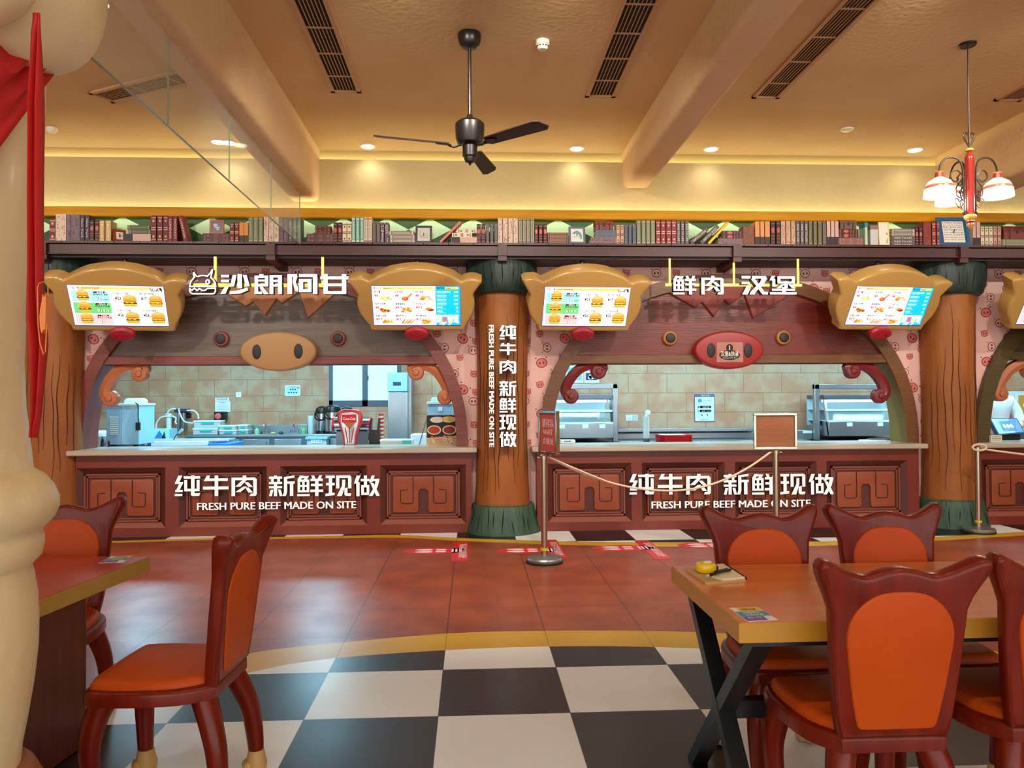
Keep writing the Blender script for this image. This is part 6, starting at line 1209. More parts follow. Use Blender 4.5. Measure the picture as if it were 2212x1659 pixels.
# hot drinks sign
a = span(921, 896, 988, 964, 8.75); t = thing('drink_sign', 'hot drinks board with four cups leaning on a prop, right end of the counter', 'sign board', ((a[0]+a[1])/2, 8.75, .91)); W, H = a[1]-a[0], a[3]-.91; xa = a[0]
mb = MB(); mb.box(xa, 8.75, .91, a[1], 8.765, .91+H, 0); y = 8.7495
CLS = [(206, 168, 112), (30, 22, 20), (214, 208, 204), (224, 176, 78), (186, 52, 30), (150, 34, 24), (235, 222, 196), (216, 120, 60)]
mb.face([(xa+.004, .91+H*.25), (a[1]-.004, .91+H*.32), (a[1]-.004, .91+H-.004), (xa+.004, .91+H-.004)], y, 1)
for u, v, c, ry in ((.35, .84, 2, .10), (.72, .85, 3, .10), (.25, .5, 4, .155), (.74, .5, 5, .155)):
    mb.prism([(xa+W*(u-.19), .91+H*v), (xa+W*(u+.19), .91+H*v), (xa+W*(u+.12), .91+H*(v-.2)), (xa+W*(u-.12), .91+H*(v-.2))], y-.0004, y, 1); mb.face(ellipse(xa+W*u, .91+H*v, W*.225, H*ry, 20), y-.0008, 6); mb.face(ellipse(xa+W*u, .91+H*v, W*.19, H*ry*.8, 20), y-.0012, c)
for i in range(9): mb.face(ellipse(xa+W*(.08+.1*i), .91+H*(.26+.03*(i % 3)), .012, .007, 6), y-.0009, 7 if i % 2 else 1)
mb.text('暖心热饮', xa+W*.5, y-.001, .91+H*.075, .052, 4, 'c', width=W*.76, bold=.05); mb.text('暖心热饮', xa+W*.5, y-.0016, .91+H*.075, .052, 6, 'c', width=W*.74, bold=.0); mb.build('board', [flat(c) for c in CLS], t, smooth=False)
mb = MB(); q = at(905, 962, Y=8.75); mb.tube([(xa+.01, 8.77, .91+H*.95), (q.x, 8.82, .912)], .006, 6); mb.build('prop', SSD, t)
t, x0, x1, z1 = box_item('drink_dispenser', 'grey dispenser seen from behind above the hot drinks board', 'dispenser', (924, 873, 978, 955), 9.4, .3, PZ, GP_); mb = MB(); mb.box(x0-.01, 9.39, z1, x1+.01, 9.72, z1+.03); mb.build('top_plate', WP, t, bevel=.005); mb = MB(); mb.pillow(rrect(x0+.02, z1-.06, x1+.06, at(950, 858, Y=9.75).z, .04), 9.73, 9.78, .012); mb.build('front_shell', mat('pale_blue_panel', (150, 202, 228), .5), t); mb = MB(); mb.box((x0+x1)/2-.025, 9.392, z1-.08, (x0+x1)/2+.025, 9.4, z1-.03); mb.build('latch', PAPER, t)
t, x0, x1, z1 = box_item('white_carton', 'stack of white cartons behind the hot drinks board', 'carton', (887, 938, 925, 960), 9.9, .3, 0, PAPER)
# tall machine, boilers, filter, boxes, taps -------------------------------------------------
a = span(838, 805, 880, 945, 11.2); t = thing('tall_ice_machine', 'tall stainless machine standing in front of the kitchen window', 'ice machine', ((a[0]+a[1])/2, 11.5, 0)); mb = MB(); mb.box(a[0], 11.2, 0, a[1], 11.78, at(860, 846, Y=11.2).z); mb.build('steel_body', SS, t, bevel=.01)
zz = at(860, 846, Y=11.2).z; mb = MB(); mb.box(a[0], 11.18, zz, a[1], 11.78, a[3]); mb.build('control_head', mat('pale_blue_panel'), t, bevel=.012); mb = MB(); b = span(849, 825, 866, 832, 11.17); mb.box(b[0], 11.165, b[2], b[1], 11.18, b[3]); mb.build('display', flat((36, 50, 90)), t); mb = MB(); mb.box(a[0]+.03, 11.19, a[3]-.025, a[1]-.005, 11.6, a[3]+.002); mb.build('green_strip', flat((120, 160, 90)), t)
mb = MB(); mb.box(a[1]+.002, 11.3, 0, a[1]+.045, 11.78, at(883, 812, Y=11.3).z); tag(mb.build('corner_guard', SS), 'thin steel corner guard beside the tall machine', 'corner guard')
def boiler(px0, px1, pt, Y, label):
    a = span(px0, pt, px1, 935, Y); r = (a[1]-a[0])/2; x = (a[0]+a[1])/2; t = thing('water_boiler', label, 'water boiler', (x, Y+r, SKZ), group='chrome water boilers'); zt = a[3]
    mb = MB(); mb.lathe([(r*.96, SKZ), (r*.96, SKZ+.05)], x, Y+r, 28); mb.build('black_foot', BLK, t); mb = MB(); mb.lathe([(r, SKZ+.05), (r, zt-.14)], x, Y+r, 32); mb.build('chrome_body', CHROME, t)
    mb = MB(); mb.lathe([(r*1.02, zt-.14), (r*1.03, zt-.09), (r*.9, zt-.04), (r*.55, zt-.015), (.02, zt)], x, Y+r, 32); mb.build('lid', BLK, t)
    mb = MB(); mb.tube(spline([(x-r*1.06, Y+r, zt-.12), (x-r*.8, Y-.03, zt-.22), (x, Y-.07, zt-.26), (x+r*.8, Y-.03, zt-.22), (x+r*1.06, Y+r, zt-.12)], 6), .014, 6); mb.build('handle', BLK, t)
boiler(679, 707, 877, 14.42, 'chrome water boiler with black lid, leftmost by the window'); boiler(699, 733, 874, 14.17, 'chrome water boiler with black lid, middle one by the window'); boiler(735, 760, 877, 14.44, 'chrome water boiler mostly behind the soda tap')
a = span(661, 943, 709, 975, 13.9); t = thing('plastic_bin', 'pale plastic bin with a white label under the counter', 'bin', ((a[0]+a[1])/2, 13.98, 0)); mb = MB(); mb.box(a[0]+.02, 13.85, 0, a[1]-.02, 14.1, a[3]-.05); mb.build('bin_body', mat('pale_bin', (166, 184, 190), .5), t, bevel=.02); mb = MB(); mb.box(a[0], 13.83, a[3]-.05, a[1], 14.12, a[3]); mb.build('rim', GP_, t, bevel=.01); b = span(672, 950, 695, 957, 13.84); mb = MB(); mb.box(b[0], 13.842, b[2], b[1], 13.85, b[3], 0); mb.text('饮用水桶', (b[0]+b[1])/2, 13.841, b[2]+.015, .03, 1, 'c', width=(b[1]-b[0])*.8); mb.build('label', [PAPER, INK], t, smooth=False)
b = span(469, 950, 493, 957, 14.13); mb = MB(); mb.box(b[0], 14.14, b[2], b[1], 14.162, b[3], 0); mb.text('洗手消毒', (b[0]+b[1])/2, 14.139, b[2]+.015, .03, 1, 'c', width=(b[1]-b[0])*.8); tag(mb.build('door_label', [PAPER, INK], smooth=False), 'white paper label on a sink counter door', 'label')
x = at(671, 920, Y=14.3).x; t = thing('clear_cup_stack', 'stack of clear plastic cups left of the boilers', 'cup stack', (x, 14.3, SKZ)); z = SKZ; k = 0; ztop = at(671, 897, Y=14.3).z
while z < ztop-.03: mb = MB(); mb.lathe([(.045, z), (.058, z+.06)], x, 14.3, 16, caps=False); mb.build('cup', CLR, t); z += .045
def sbox(px, Y, z, label, up=None):
    a = span(*px, Y); h = a[3]-at(0, px[3], Y=Y).z; t = thing('storage_box', label, 'storage box', ((a[0]+a[1])/2, Y+.15, z), group='clear boxes with teal clips'); mb = MB(); mb.box(a[0]+.01, Y+.01, z, a[1]-.01, Y+.28, z+h-.025); mb.build('box', CLR, t, bevel=.01); mb = MB(); mb.box(a[0], Y, z+h-.03, a[1], Y+.29, z+h); mb.build('lid', WP, t, bevel=.008); w = a[1]-a[0]; mb = MB(); mb.box(a[0]+w*.3, Y-.01, z+h-.06, a[0]+w*.75, Y+.004, z+h-.02); mb.build('clip', TEAL, t, bevel=.004); return z+h
zz = sbox((415, 919, 471, 937), 14.2, SKZ, 'large clear box with teal clip, bottom one at the left end of the sink counter'); sbox((417, 899, 476, 919), 14.2, zz, 'large clear box with teal clip, on top at the left end of the sink counter')
zz = sbox((472, 922, 511, 937), 14.18, SKZ, 'small clear box, bottom one in the middle of the boxes'); sbox((472, 909, 509, 922), 14.18, zz, 'small labelled clear box on top in the middle of the boxes'); zz = sbox((513, 922, 536, 937), 14.3, SKZ, 'small clear box, bottom one nearest the taps'); sbox((512, 908, 535, 922), 14.3, zz, 'open small clear box on top, nearest the taps')
for px, lab in ((573, 'chrome sink tap at the left'), (633, 'chrome sink tap nearest the boilers')):
    x = at(px, 930, Y=14.5).x; t = thing('sink_tap', lab, 'tap', (x, 14.5, SKZ)); mb = MB(); mb.tube(spline([(x, 14.55, SKZ), (x, 14.55, SKZ+.14), (x-.005, 14.5, SKZ+.18), (x-.01, 14.44, SKZ+.16)], 5), .016, 8); mb.build('spout', CHROME, t); mb = MB()
    for s in (-.07, .07): mb.tube([(x+s, 14.55, SKZ), (x+s, 14.55, SKZ+.05)], .02, 8)
    mb.build('handle', CHROME, t); mb = MB(); mb.box(x-.09, 14.52, SKZ, x+.09, 14.58, SKZ+.015); mb.build('base', CHROME, t)
for px, c, lab in ((555, (150, 206, 170), 'pale green soap bottle left of the taps'), (656, (90, 200, 120), 'green soap bottle beside the boilers'), (478-0, None, '')):
    if c is None: continue
    x = at(px, 930, Y=14.4).x; t = thing('soap_bottle', lab, 'soap bottle', (x, 14.4, SKZ)); mb = MB(); mb.lathe([(.042, SKZ), (.045, SKZ+.07), (.02, SKZ+.10), (.014, SKZ+.105)], x, 14.4, 14); mb.build('bottle', flat(c), t); mb = MB(); mb.lathe([(.014, SKZ+.105), (.014, SKZ+.13)], x, 14.4, 10); mb.box(x-.035, 14.39, SKZ+.128, x+.012, 14.41, SKZ+.14); mb.build('pump', flat((60, 190, 100)), t)
x = at(590, 933, Y=14.3).x; mb = MB(); mb.ell(x, 14.3, SKZ+.02, .05, .04, .02); tag(mb.build('sponge', flat((214, 206, 110))), 'yellow sponge on the sink edge', 'sponge')
x = at(607, 932, Y=14.3).x; mb = MB(); mb.ell(x, 14.3, SKZ+.025, .045, .04, .03, 0, 10, 7); tag(mb.build('scouring_pad', flat((50, 74, 74))), 'dark scouring pad between the taps', 'scouring pad')
# filter
t = thing('water_filter', 'water filter with white canister, two chrome cylinders and hoses on the tiled wall', 'water filter', (at(385, 900, Y=14.7).x, 14.7, at(385, 928, Y=14.7).z))
def cyl(px0, px1, pt, pb, Y, m, name, r=None): a = span(px0, pt, px1, pb, Y); mb = MB(); mb.lathe([((a[1]-a[0])/2*.96, a[2]), ((a[1]-a[0])/2, a[2]+.01), ((a[1]-a[0])/2, a[3])], (a[0]+a[1])/2, Y, 16); return mb.build(name, m, t)
cyl(359, 371, 901, 929, 14.65, WP, 'canister'); cyl(357, 373, 893, 901, 14.65, WP, 'canister_head'); cyl(381, 390, 892, 928, 14.68, CHROME, 'chrome_cylinder'); cyl(392, 401, 892, 928, 14.68, CHROME, 'chrome_cylinder')
b = span(378, 883, 406, 890, 14.66); mb = MB(); mb.box(b[0], 14.6, b[2], b[1], 14.8, b[3]); mb.build('dark_head', flat((40, 60, 84)), t, bevel=.01)
b = span(331, 927, 372, 933, 14.62); mb = MB(); mb.tube([(b[0], 14.62, (b[2]+b[3])/2), (b[1], 14.62, (b[2]+b[3])/2)], (b[3]-b[2])/2, 10); mb.build('horizontal_tube', WP, t)
HOSE = [[(337, 930), (338, 915), (346, 903), (358, 899)], [(361, 895), (366, 886), (374, 883), (380, 884)], [(404, 887), (418, 887), (427, 895), (429, 905)], [(386, 882), (389, 895), (398, 910), (412, 914), (421, 913)], [(372, 899), (380, 903), (379, 912), (382, 916)]]
for P in HOSE: mb = MB(); mb.tube(spline([at(x, y, Y=14.58) for x, y in P], 6), .015, 6); mb.build('hose', WP, t)
b = span(404, 892, 413, 902, 14.78); mb = MB(); mb.box(b[0], 14.75, b[2], b[1], 14.8, b[3]); tag(mb.build('wall_socket', BLK, bevel=.005), 'black socket box beside the water filter', 'socket')
b = span(318, 927, 366, 955, 13.4); t = thing('carton', 'pale blue and pink printed carton behind the freezer', 'carton', ((b[0]+b[1])/2, 13.5, 0)); mb = MB(); mb.box(b[0], 13.4, 0, b[1], 13.75, b[3]); mb.build('box', flat((150, 214, 232)), t); mb = MB(); y = 13.399
mb.face([(b[0]+.08, b[2]), (b[0]+.2, b[3]-.02), (b[0]+.32, b[2])], y, 0); mb.face([(b[0]+.22, b[2]), (b[0]+.28, b[3]-.03), (b[1]-.05, b[2]+.02)], y, 1); mb.face([(b[0]+.01, b[2]+.02), (b[0]+.05, b[2]+.02), (b[0]+.05, b[2]+.14), (b[0]+.01, b[2]+.14)], y, 2); mb.build('print', [flat((40, 120, 190)), flat((34, 40, 66)), flat((206, 90, 130))], t, smooth=False)
# wall papers
def sheet(name, px, Y, label, cat, items, base=PAPER, d=.01):
    a = span(*px, Y); t = thing(name, label, cat, ((a[0]+a[1])/2, Y, a[2])); mb = MB(); mb.box(a[0], Y-d, a[2], a[1], Y, a[3]); mb.build('sheet', base, t, smooth=False); mb = MB(); W, H = a[1]-a[0], a[3]-a[2]; ms = []
    for it in items:
        m = flat(it[-1]); 
        if m not in ms: ms.append(m)
        i = ms.index(m); y = Y-d-.0015
        if it[0] == 't': mb.text(it[1], a[0]+W*it[2], y-.001, a[2]+H*it[3], H*it[4], i, 'c', width=W*it[5])
        elif it[0] == 'r': mb.face([(a[0]+W*it[1], a[2]+H*it[2]), (a[0]+W*it[3], a[2]+H*it[2]), (a[0]+W*it[3], a[2]+H*it[4]), (a[0]+W*it[1], a[2]+H*it[4])], y, i)
        else: mb.face(ellipse(a[0]+W*it[1], a[2]+H*it[2], W*it[3], W*it[3], 14), y-.0005, i)
    mb.build('print', ms, t, smooth=False)
b = span(468, 889, 492, 909, YB); t = thing('hand_dryer', 'black hand dryer below the white notices on the tiled wall', 'hand dryer', ((b[0]+b[1])/2, YB, b[2])); mb = MB(); mb.box(b[0], YB-.15, b[2], b[1], YB, b[3]); mb.build('body', BLK, t, bevel=.01); mb = MB(); mb.pillow(ellipse((b[0]+b[1])/2-.03, b[2]+.09, .06, .06, 16), YB-.16, YB-.15, .004); mb.build('red_badge', flat((226, 96, 90)), t)
sheet('wall_notice', (465, 859, 495, 866), YB, 'narrow white notice strip, upper one over the hand dryer', 'notice', [('t', '水池专用清洗消毒', .48, .3, .45, .8, (60, 80, 110))]); sheet('wall_notice', (465, 866.5, 498, 890), YB, 'white notice sheet over the hand dryer', 'notice', [('t', '洗手消毒方法', .5, .82, .08, .5, (90, 110, 140))]+[('r', .1, .68-.1*i, .9, .70-.1*i, (130, 160, 180)) for i in range(6)])
sheet('wall_socket', (510, 847, 521, 858), YB, 'small white wall socket left of the poster', 'socket', [('c', .5, .5, .12, (170, 180, 186))])
sheet('wall_poster', (616, 832, 649, 855), YB, 'white poster with rows of round pictures, left of the window', 'poster', [('r', .07, .08, .93, .92, (170, 226, 236)), ('t', '七步洗手法', .52, .78, .09, .4, (70, 90, 130)), ('c', .86, .76, .075, (214, 120, 150))]+[('c', .36+.15*i, .6, .05, (60, 80, 140)) for i in range(3)]+[('c', .36+.15*i, .6, .03, (226, 206, 206)) for i in range(3)]+[('c', .26+.16*i, .3, .05, (60, 100, 150)) for i in range(4)]+[('c', .26+.16*i, .3, .03, (226, 206, 206)) for i in range(4)])
# ------------------------------------------------------------------ right kitchen
def cabinet(px0, px1, lab, mirror, light_on):
    """warm display cabinet: steel surround on the wall, leaning glass front, two shelves"""
    a = span(px0, 829, px1, 955, 11.2); x0, x1 = a[0], a[1]; zt = a[3]; zb = .80; Yf, Yk = 10.95, 11.75
    t = thing('display_cabinet', lab, 'display cabinet', ((x0+x1)/2, 11.3, 0)); mb = MB(); mb.box(x0, Yf-.1, 0, x1, Yk, zb); mb.build('steel_base', SSD, t, smooth=False); e = .075
    mb = MB()
    for q in ((x0, zb, x0+e, zt), (x1-e, zb, x1, zt), (x0, zt-e, x1, zt)): mb.box(q[0], Yf+.2, q[1], q[2], Yf+.28, q[3])
    mb.build('surround', SS, t, bevel=.008)
    p, q = x0+e+.03, x1-e-.03; zc = zt-.22
    mb = MB(); mb.box(p, Yf+.18, zb+.07, q, Yk-.08, zb+.20); mb.prism([(p, zb+.06), (q, zb+.06), (q, zb+.27), (p, zb+.27)], Yf-.02, Yf+.2); mb.build('lower_panel', SS, t, bevel=.006)
    mb = MB(); mb.box(p, Yf+.12, zc, q, Yk-.08, zc+.06); mb.build('cabinet_top', SSD, t, bevel=.005)
    mb = MB()
    for s in (p, q-.035): mb.add([(s, Yf-.02, zb+.06), (s+.035, Yf-.02, zb+.06), (s+.035, Yf+.02, zb+.06), (s, Yf+.02, zb+.06), (s, Yf+.14, zc), (s+.035, Yf+.14, zc), (s+.035, Yf+.18, zc), (s, Yf+.18, zc)], [(0, 3, 2, 1), (4, 5, 6, 7), (0, 1, 5, 4), (1, 2, 6, 5), (2, 3, 7, 6), (3, 0, 4, 7)])
    mb.build('side_post', CHROME, t, smooth=False)
    for k, zz in enumerate((zb+.27, zb+.27+(zc-zb-.27)*.5)): mb = MB(); mb.box(p+.01, Yf+.05+.04*k, zz, q-.01, Yk-.1, zz+.012); mb.box(p, Yf+.02+.05*k, zz-.012, q, Yf+.04+.05*k, zz+.014); mb.build('shelf', WP, t, smooth=False)
    mb = MB(); mb.add([(p+.03, Yf+.03, zb+.27), (q-.03, Yf+.03, zb+.27), (q-.03, Yf+.15, zc), (p+.03, Yf+.15, zc)], [(0, 1, 2, 3)]); mb.build('glass_front', CLR if False else mat('cabinet_glass', (190, 226, 236), .05, alpha=.22), t, smooth=False)
    mb = MB(); mb.box(p, Yk-.1, zb+.2, q, Yk-.08, zc); mb.build('back_panel', mat('pale_steel_panel', (176, 206, 214), .4), t, smooth=False)
    for k in range(3 if light_on else 2): u = p+(q-p)*((.18, .55, .82) if light_on else (.25, .62))[k]; mb = MB(); mb.box(u-.04, Yf-.026, zb+.2, u+.04, Yf-.02, zb+.255); mb.build('price_tag', PAPER, t, smooth=False)
    mb = MB(); mb.tube([(p+.05, Yf+.3, zc-.03), (q-.05, Yf+.3, zc-.03)], .018, 8); mb.build('light_tube', mat('tube_glow', (220, 246, 255), .3, emit=9 if light_on else 5), t)
    if light_on:
        for i, px in enumerate((1268, 1280, 1288, 1302, 1309)):
            xx = at(px, 917, Y=Yf+.25).x; mb = MB(); mb.ell(xx, Yf+.3, zb+.282+.03, .045, .04, .028, 0, 10, 7); mb.ell(xx+.05, Yf+.28, zb+.282+.018, .035, .02, .014, 0, 8, 6); tag(mb.build('fried_chicken', mat('fried_crust', (206, 150, 92), .7, c2=(176, 110, 60), scale=40), world=True), 'golden fried piece on the lower shelf of the lit cabinet, %s from the left' % ORD[i], 'fried food', 'fried pieces in the lit cabinet')
    return t
cabinet(1170, 1333, 'lit warm display cabinet with fried food, left side of the right opening', False, True); cabinet(1758, 1960, 'empty glass display cabinet, right side of the right opening', True, False)
x0, x1 = at(1338, 940, Y=11.1).x, at(1752, 940, Y=11.1).x
worktop('heated_counter', x0, x1, 11.1, 11.78, .80, 'stainless heated counter against the tiled wall of the right kitchen')
a = span(1334, 930, 1756, 948, 11.5); mb = MB(); mb.box(a[0], 11.5, at(0, 936, Y=11.5).z-.0, at(1628, 0, Y=11.5).x, 11.76, a[3]); mb.box(a[0], 11.7, .80, a[1]-.2, 11.76, a[3]-.03); tag(mb.build('steel_ledge', SS, bevel=.006), 'raised steel ledge along the tiled wall above the red trays', 'ledge')
t, x0, x1, z1 = box_item('food_warmer', 'small steel warmer with a label right of the empty notice frame', 'food warmer', (1720, 929, 1757, 948), 11.25, .4, .80, SS); mb = MB(); mb.box(x0+.1, 11.243, z1-.045, x1-.02, 11.25, z1-.01); mb.build('label', PAPER, t)
# red trays
a = span(1425, 937, 1497, 958, 9.55); z = PZ-.04; n = 7
for i in range(n):
    t = MB(); h = .026; x0, x1 = a[0], a[1]; c = .05
    P = lambda e: [(x0+c+e, 9.5+e), (x1-c-e, 9.5+e), (x1-e, 9.5+c+e), (x1-e, 9.86-c-e), (x1-c-e, 9.86-e), (x0+c+e, 9.86-e), (x0+e, 9.86-c-e), (x0+e, 9.5+c+e)]
    A, B_ = P(.02), P(0); k = 8; C_ = P(.012)
    t.add([(x, y, z) for x, y in A]+[(x, y, z+h) for x, y in B_]+[(x, y, z+h) for x, y in C_]+[(x, y, z+.006) for x, y in P(.03)], [tuple(range(7, -1, -1))]+[(j, (j+1) % k, k+(j+1) % k, k+j) for j in range(k)]+[(k+j, k+(j+1) % k, 2*k+(j+1) % k, 2*k+j) for j in range(k)]+[(2*k+j, 2*k+(j+1) % k, 3*k+(j+1) % k, 3*k+j) for j in range(k)]+[tuple(range(3*k, 4*k))])
    tag(t.build('serving_tray', mat('tray_red', (206, 44, 56), .4), smooth=False), 'red serving tray on the right counter, %s in the stack from the bottom' % ['first', 'second', 'third', 'fourth', 'fifth', 'sixth', 'topmost, seventh'][i], 'tray', 'red serving trays'); z += .0195
mb = MB(); mb.box(a[0]+.05, 9.56, z+.0, a[1]-.09, 9.82, z+.006); tag(mb.build('tray_paper', PAPER), 'white paper lying on the stacked red trays', 'paper')
x = at(1396, 930, Y=9.6).x; t = thing('cup_stack', 'tall stack of clear cups topped by a round paper tag, left of the red trays', 'cup stack', (x, 9.6, PZ-.04)); zt = at(1396, 898, Y=9.6).z; z = PZ-.04+.10; mb = MB(); mb.lathe([(.034, PZ-.04), (.042, z)], x, 9.6, 16); mb.build('cup', SSD, t)
while z < zt-.02: mb = MB(); mb.lathe([(.036, z), (.043, z+.02)], x, 9.6, 16); mb.build('cup', mat('clear_cup', (206, 228, 230), .2), t); z += .0135
mb = MB(); mb.pillow(ellipse(x+.022, zt+.04, .036, .032, 16), 9.595, 9.605, .003); mb.box(x-.012, 9.597, zt-.02, x+.012, 9.603, zt+.02); mb.build('paper_tag', PAPER, t)
sheet('wall_socket', (1352, 896, 1377, 909), YR, 'white double wall socket left of the clear cups', 'socket', [('r', .06, .1, .48, .9, (214, 226, 230)), ('r', .54, .1, .94, .9, (176, 190, 194)), ('c', .26, .4, .04, (120, 130, 140)), ('c', .74, .45, .08, (214, 220, 226))])
sheet('wall_notice', (1500, 851, 1543, 911), YR, 'clipboard notice with red and blue bars on the tiled wall', 'notice board', [('r', .03, .02, .97, .89, (214, 228, 234)), ('t', '今日已消毒', .62, .745, .035, .38, (50, 60, 90)), ('c', .27, .76, .10, (40, 150, 206)), ('t', '12:00', .6, .62, .035, .25, (60, 150, 140)), ('r', .27, .49, .82, .57, (206, 44, 84)), ('t', '请佩戴口罩', .56, .51, .035, .34, (240, 232, 232)), ('r', .27, .34, .82, .43, (30, 90, 186)), ('t', '请间隔一米以上', .57, .36, .035, .44, (240, 240, 240)), ('c', .2, .53, .05, (70, 70, 90)), ('c', .2, .385, .06, (60, 180, 220)), ('r', .33, .22, .4, .26, (50, 90, 150)), ('r', .62, .21, .66, .27, (110, 110, 130)), ('t', '无接触点餐', .45, .05, .03, .4, (110, 116, 130)), ('t', '餐厅公告', .55, .925, .04, .4, (236, 236, 240))], flat((92, 96, 130)))
sheet('wall_poster', (1262, 802, 1294, 827), YR, 'white framed picture with a shell on navy, above the lit cabinet', 'poster', [('r', .1, .22, .86, .86, (40, 58, 110)), ('c', .5, .55, .2, (206, 206, 216)), ('c', .38, .45, .13, (226, 226, 232))]); sheet('wall_poster', (1222, 790, 1260, 827), YR, 'pale picture above the lit cabinet, half behind the dark red curl', 'poster', [('r', .1, .16, .9, .9, (120, 190, 220)), ('c', .4, .3, .08, (60, 80, 130)), ('c', .65, .36, .1, (206, 220, 226))])
t, x0, x1, z1 = box_item('receipt_printer', 'small white receipt printer on the counter behind the red notice', 'receipt printer', (1211, 950, 1243, 966), 8.86, .11, .91, WP); mb = MB(); mb.box(x0+.04, 8.855, z1-.02, x1-.05, 8.862, z1-.012); mb.build('paper_slot', INK, t)
a = span(1204, 948, 1211, 966, 8.8); t = thing('card_terminal', 'small keypad terminal beside the receipt printer', 'card terminal', (a[0], 8.8, .91)); mb = MB(); mb.box(a[0]-.03, 8.8, .91, a[1], 8.84, a[3]); mb.build('body', GP_, t); mb = MB()
for i in range(3):
    for j in range(4): mb.box(a[0]-.022+.018*i, 8.797, .925+.02*j, a[0]-.010+.018*i, 8.801, .937+.02*j)
mb.build('keys', PAPER, t)
a = span(1852, 951, 1925, 958, 8.92); t = thing('paper_stack', 'small heap of white papers and a dark folder at the right end of the counter', 'papers', (a[0], 8.85, .91)); mb = MB(); mb.rbox((a[0]+a[1])/2-.05, 8.86, .917, .26, .16, .014, (0, 0, .15)); mb.build('papers', PAPER, t); mb = MB(); mb.rbox((a[0]+a[1])/2+.05, 8.9, .93, .24, .12, .012, (0, 0, .02)); mb.build('folder', flat((36, 44, 66)), t)
x = at(1605, 953, Y=9.6).x; t = thing('bread_knife', 'knife with a pale handle lying right of the red trays', 'knife', (x, 9.6, PZ-.04)); x0 = at(1500, 950, Y=9.6).x; mb = MB(); mb.tube([(x0+.01, 9.62, PZ-.022), (x0+.15, 9.62, PZ-.022)], .016, 8); mb.build('handle', flat((226, 196, 150)), t); mb = MB(); mb.prismz([(x0+.15, 9.605), (x0+.30, 9.6), (x0+.31, 9.62), (x0+.15, 9.635)], PZ-.025, PZ-.021); mb.build('blade', CHROME, t)
# ------------------------------------------------------------------ third opening at the right edge
t = thing('pos_monitor', 'tilted touch screen till facing out at the right photo edge', 'till', (at(2180, 930, Y=8.85).x, 8.9, .91)); Q = [at(2137, 903, Y=8.98), at(2196, 903, Y=8.98), at(2216, 935, Y=8.78), at(2157, 940, Y=8.78)]
mb = MB(); mb.add([tuple(p) for p in Q]+[tuple(p+Vector((0, .05, -.02))) for p in Q], [(3, 2, 1, 0), (4, 5, 6, 7), (0, 1, 5, 4), (1, 2, 6, 5), (2, 3, 7, 6), (3, 0, 4, 7)]); mb.build('casing', flat((22, 30, 70)), t, smooth=False)
nrm = (Q[1]-Q[0]).cross(Q[3]-Q[0]).normalized(); nrm = nrm if nrm.y < 0 else -nrm
def qp(u, v): return Q[0]*(1-u)*(1-v)+Q[1]*u*(1-v)+Q[2]*u*v+Q[3]*(1-u)*v
def qq(mb, u0, v0, u1, v1, d, mi): mb.add([qp(u0, v1)+nrm*d, qp(u1, v1)+nrm*d, qp(u1, v0)+nrm*d, qp(u0, v0)+nrm*d], [(0, 1, 2, 3)], mi)
mb = MB(); qq(mb, .04, .05, .96, .93, .001, 0); qq(mb, .66, .05, .96, .93, .0015, 1); qq(mb, .26, .2, .74, .82, .002, 2)
for k in range(3): mb.add([qp(.38+.13*k+.055*math.cos(2*PI*i/12), .52+.13*math.sin(2*PI*i/12))+nrm*.003 for i in range(12)][::-1], [tuple(range(12))], 3)
mb.build('till_screen', [mat('till_glow_a', (112, 190, 236), .3, emit=.8), mat('till_glow_b', (64, 108, 170), .3, emit=.8), mat('till_glow_c', (36, 92, 140), .3, emit=.8), mat('till_glow_d', (200, 236, 246), .3, emit=.8)], t, smooth=False)
a = at(2165, 955, Y=8.85); mb = MB(); mb.box(a.x-.05, 8.84, .91, a.x+.22, 9.02, .97); mb.box(a.x+.02, 8.9, .96, a.x+.16, 8.96, 1.06); mb.build('stand', BLK, t, bevel=.008)
a = span(2134, 940, 2158, 957, 8.5); t = thing('napkin_box', 'small white printed box on the counter in front of the till', 'box', (a[0], 8.5, .91)); mb = MB(); mb.box(a[0], 8.45, .91, a[1], 8.53, a[3]); mb.build('box', flat((226, 218, 200)), t); mb = MB()
for i in range(3): mb.face([(a[0]+.012, .93+.018*i), (a[1]-.012, .93+.018*i), (a[1]-.012, .934+.018*i), (a[0]+.012, .934+.018*i)], 8.4495)
mb.build('print', INK, t, smooth=False)
sheet('wall_panel', (2172, 845, 2260, 905), 11.75, 'white panel on the wall behind the till worker', 'panel', [('r', .02, .02, .98, .98, (216, 224, 232))]); sheet('wall_poster', (2194, 850, 2260, 906), 11.7, 'orange poster in a white frame at the right photo edge', 'poster', [('r', .08, .06, .94, .94, (226, 150, 50)), ('c', .3, .55, .08, (240, 226, 226)), ('c', .34, .25, .07, (206, 90, 110))])
a = span(2188, 874, 2196, 905, 10.9); t = thing('fire_extinguisher', 'red extinguisher behind the worker in white', 'extinguisher', (a[0], 10.9, 0)); mb = MB(); x = (a[0]+a[1])/2; mb.lathe([(.07, .9), (.075, .92), (.075, a[3]-.08), (.03, a[3]-.02), (.03, a[3])], x, 10.9, 18); mb.build('cylinder', flat((206, 36, 40)), t); mb = MB(); mb.box(x-.02, 10.86, a[3], x+.02, 10.94, a[3]+.05); mb.build('valve', BLK, t); mb = MB(); mb.box(x-.1, 10.8, 0, x+.1, 11.0, .9); mb.build('stand', SSD, t)
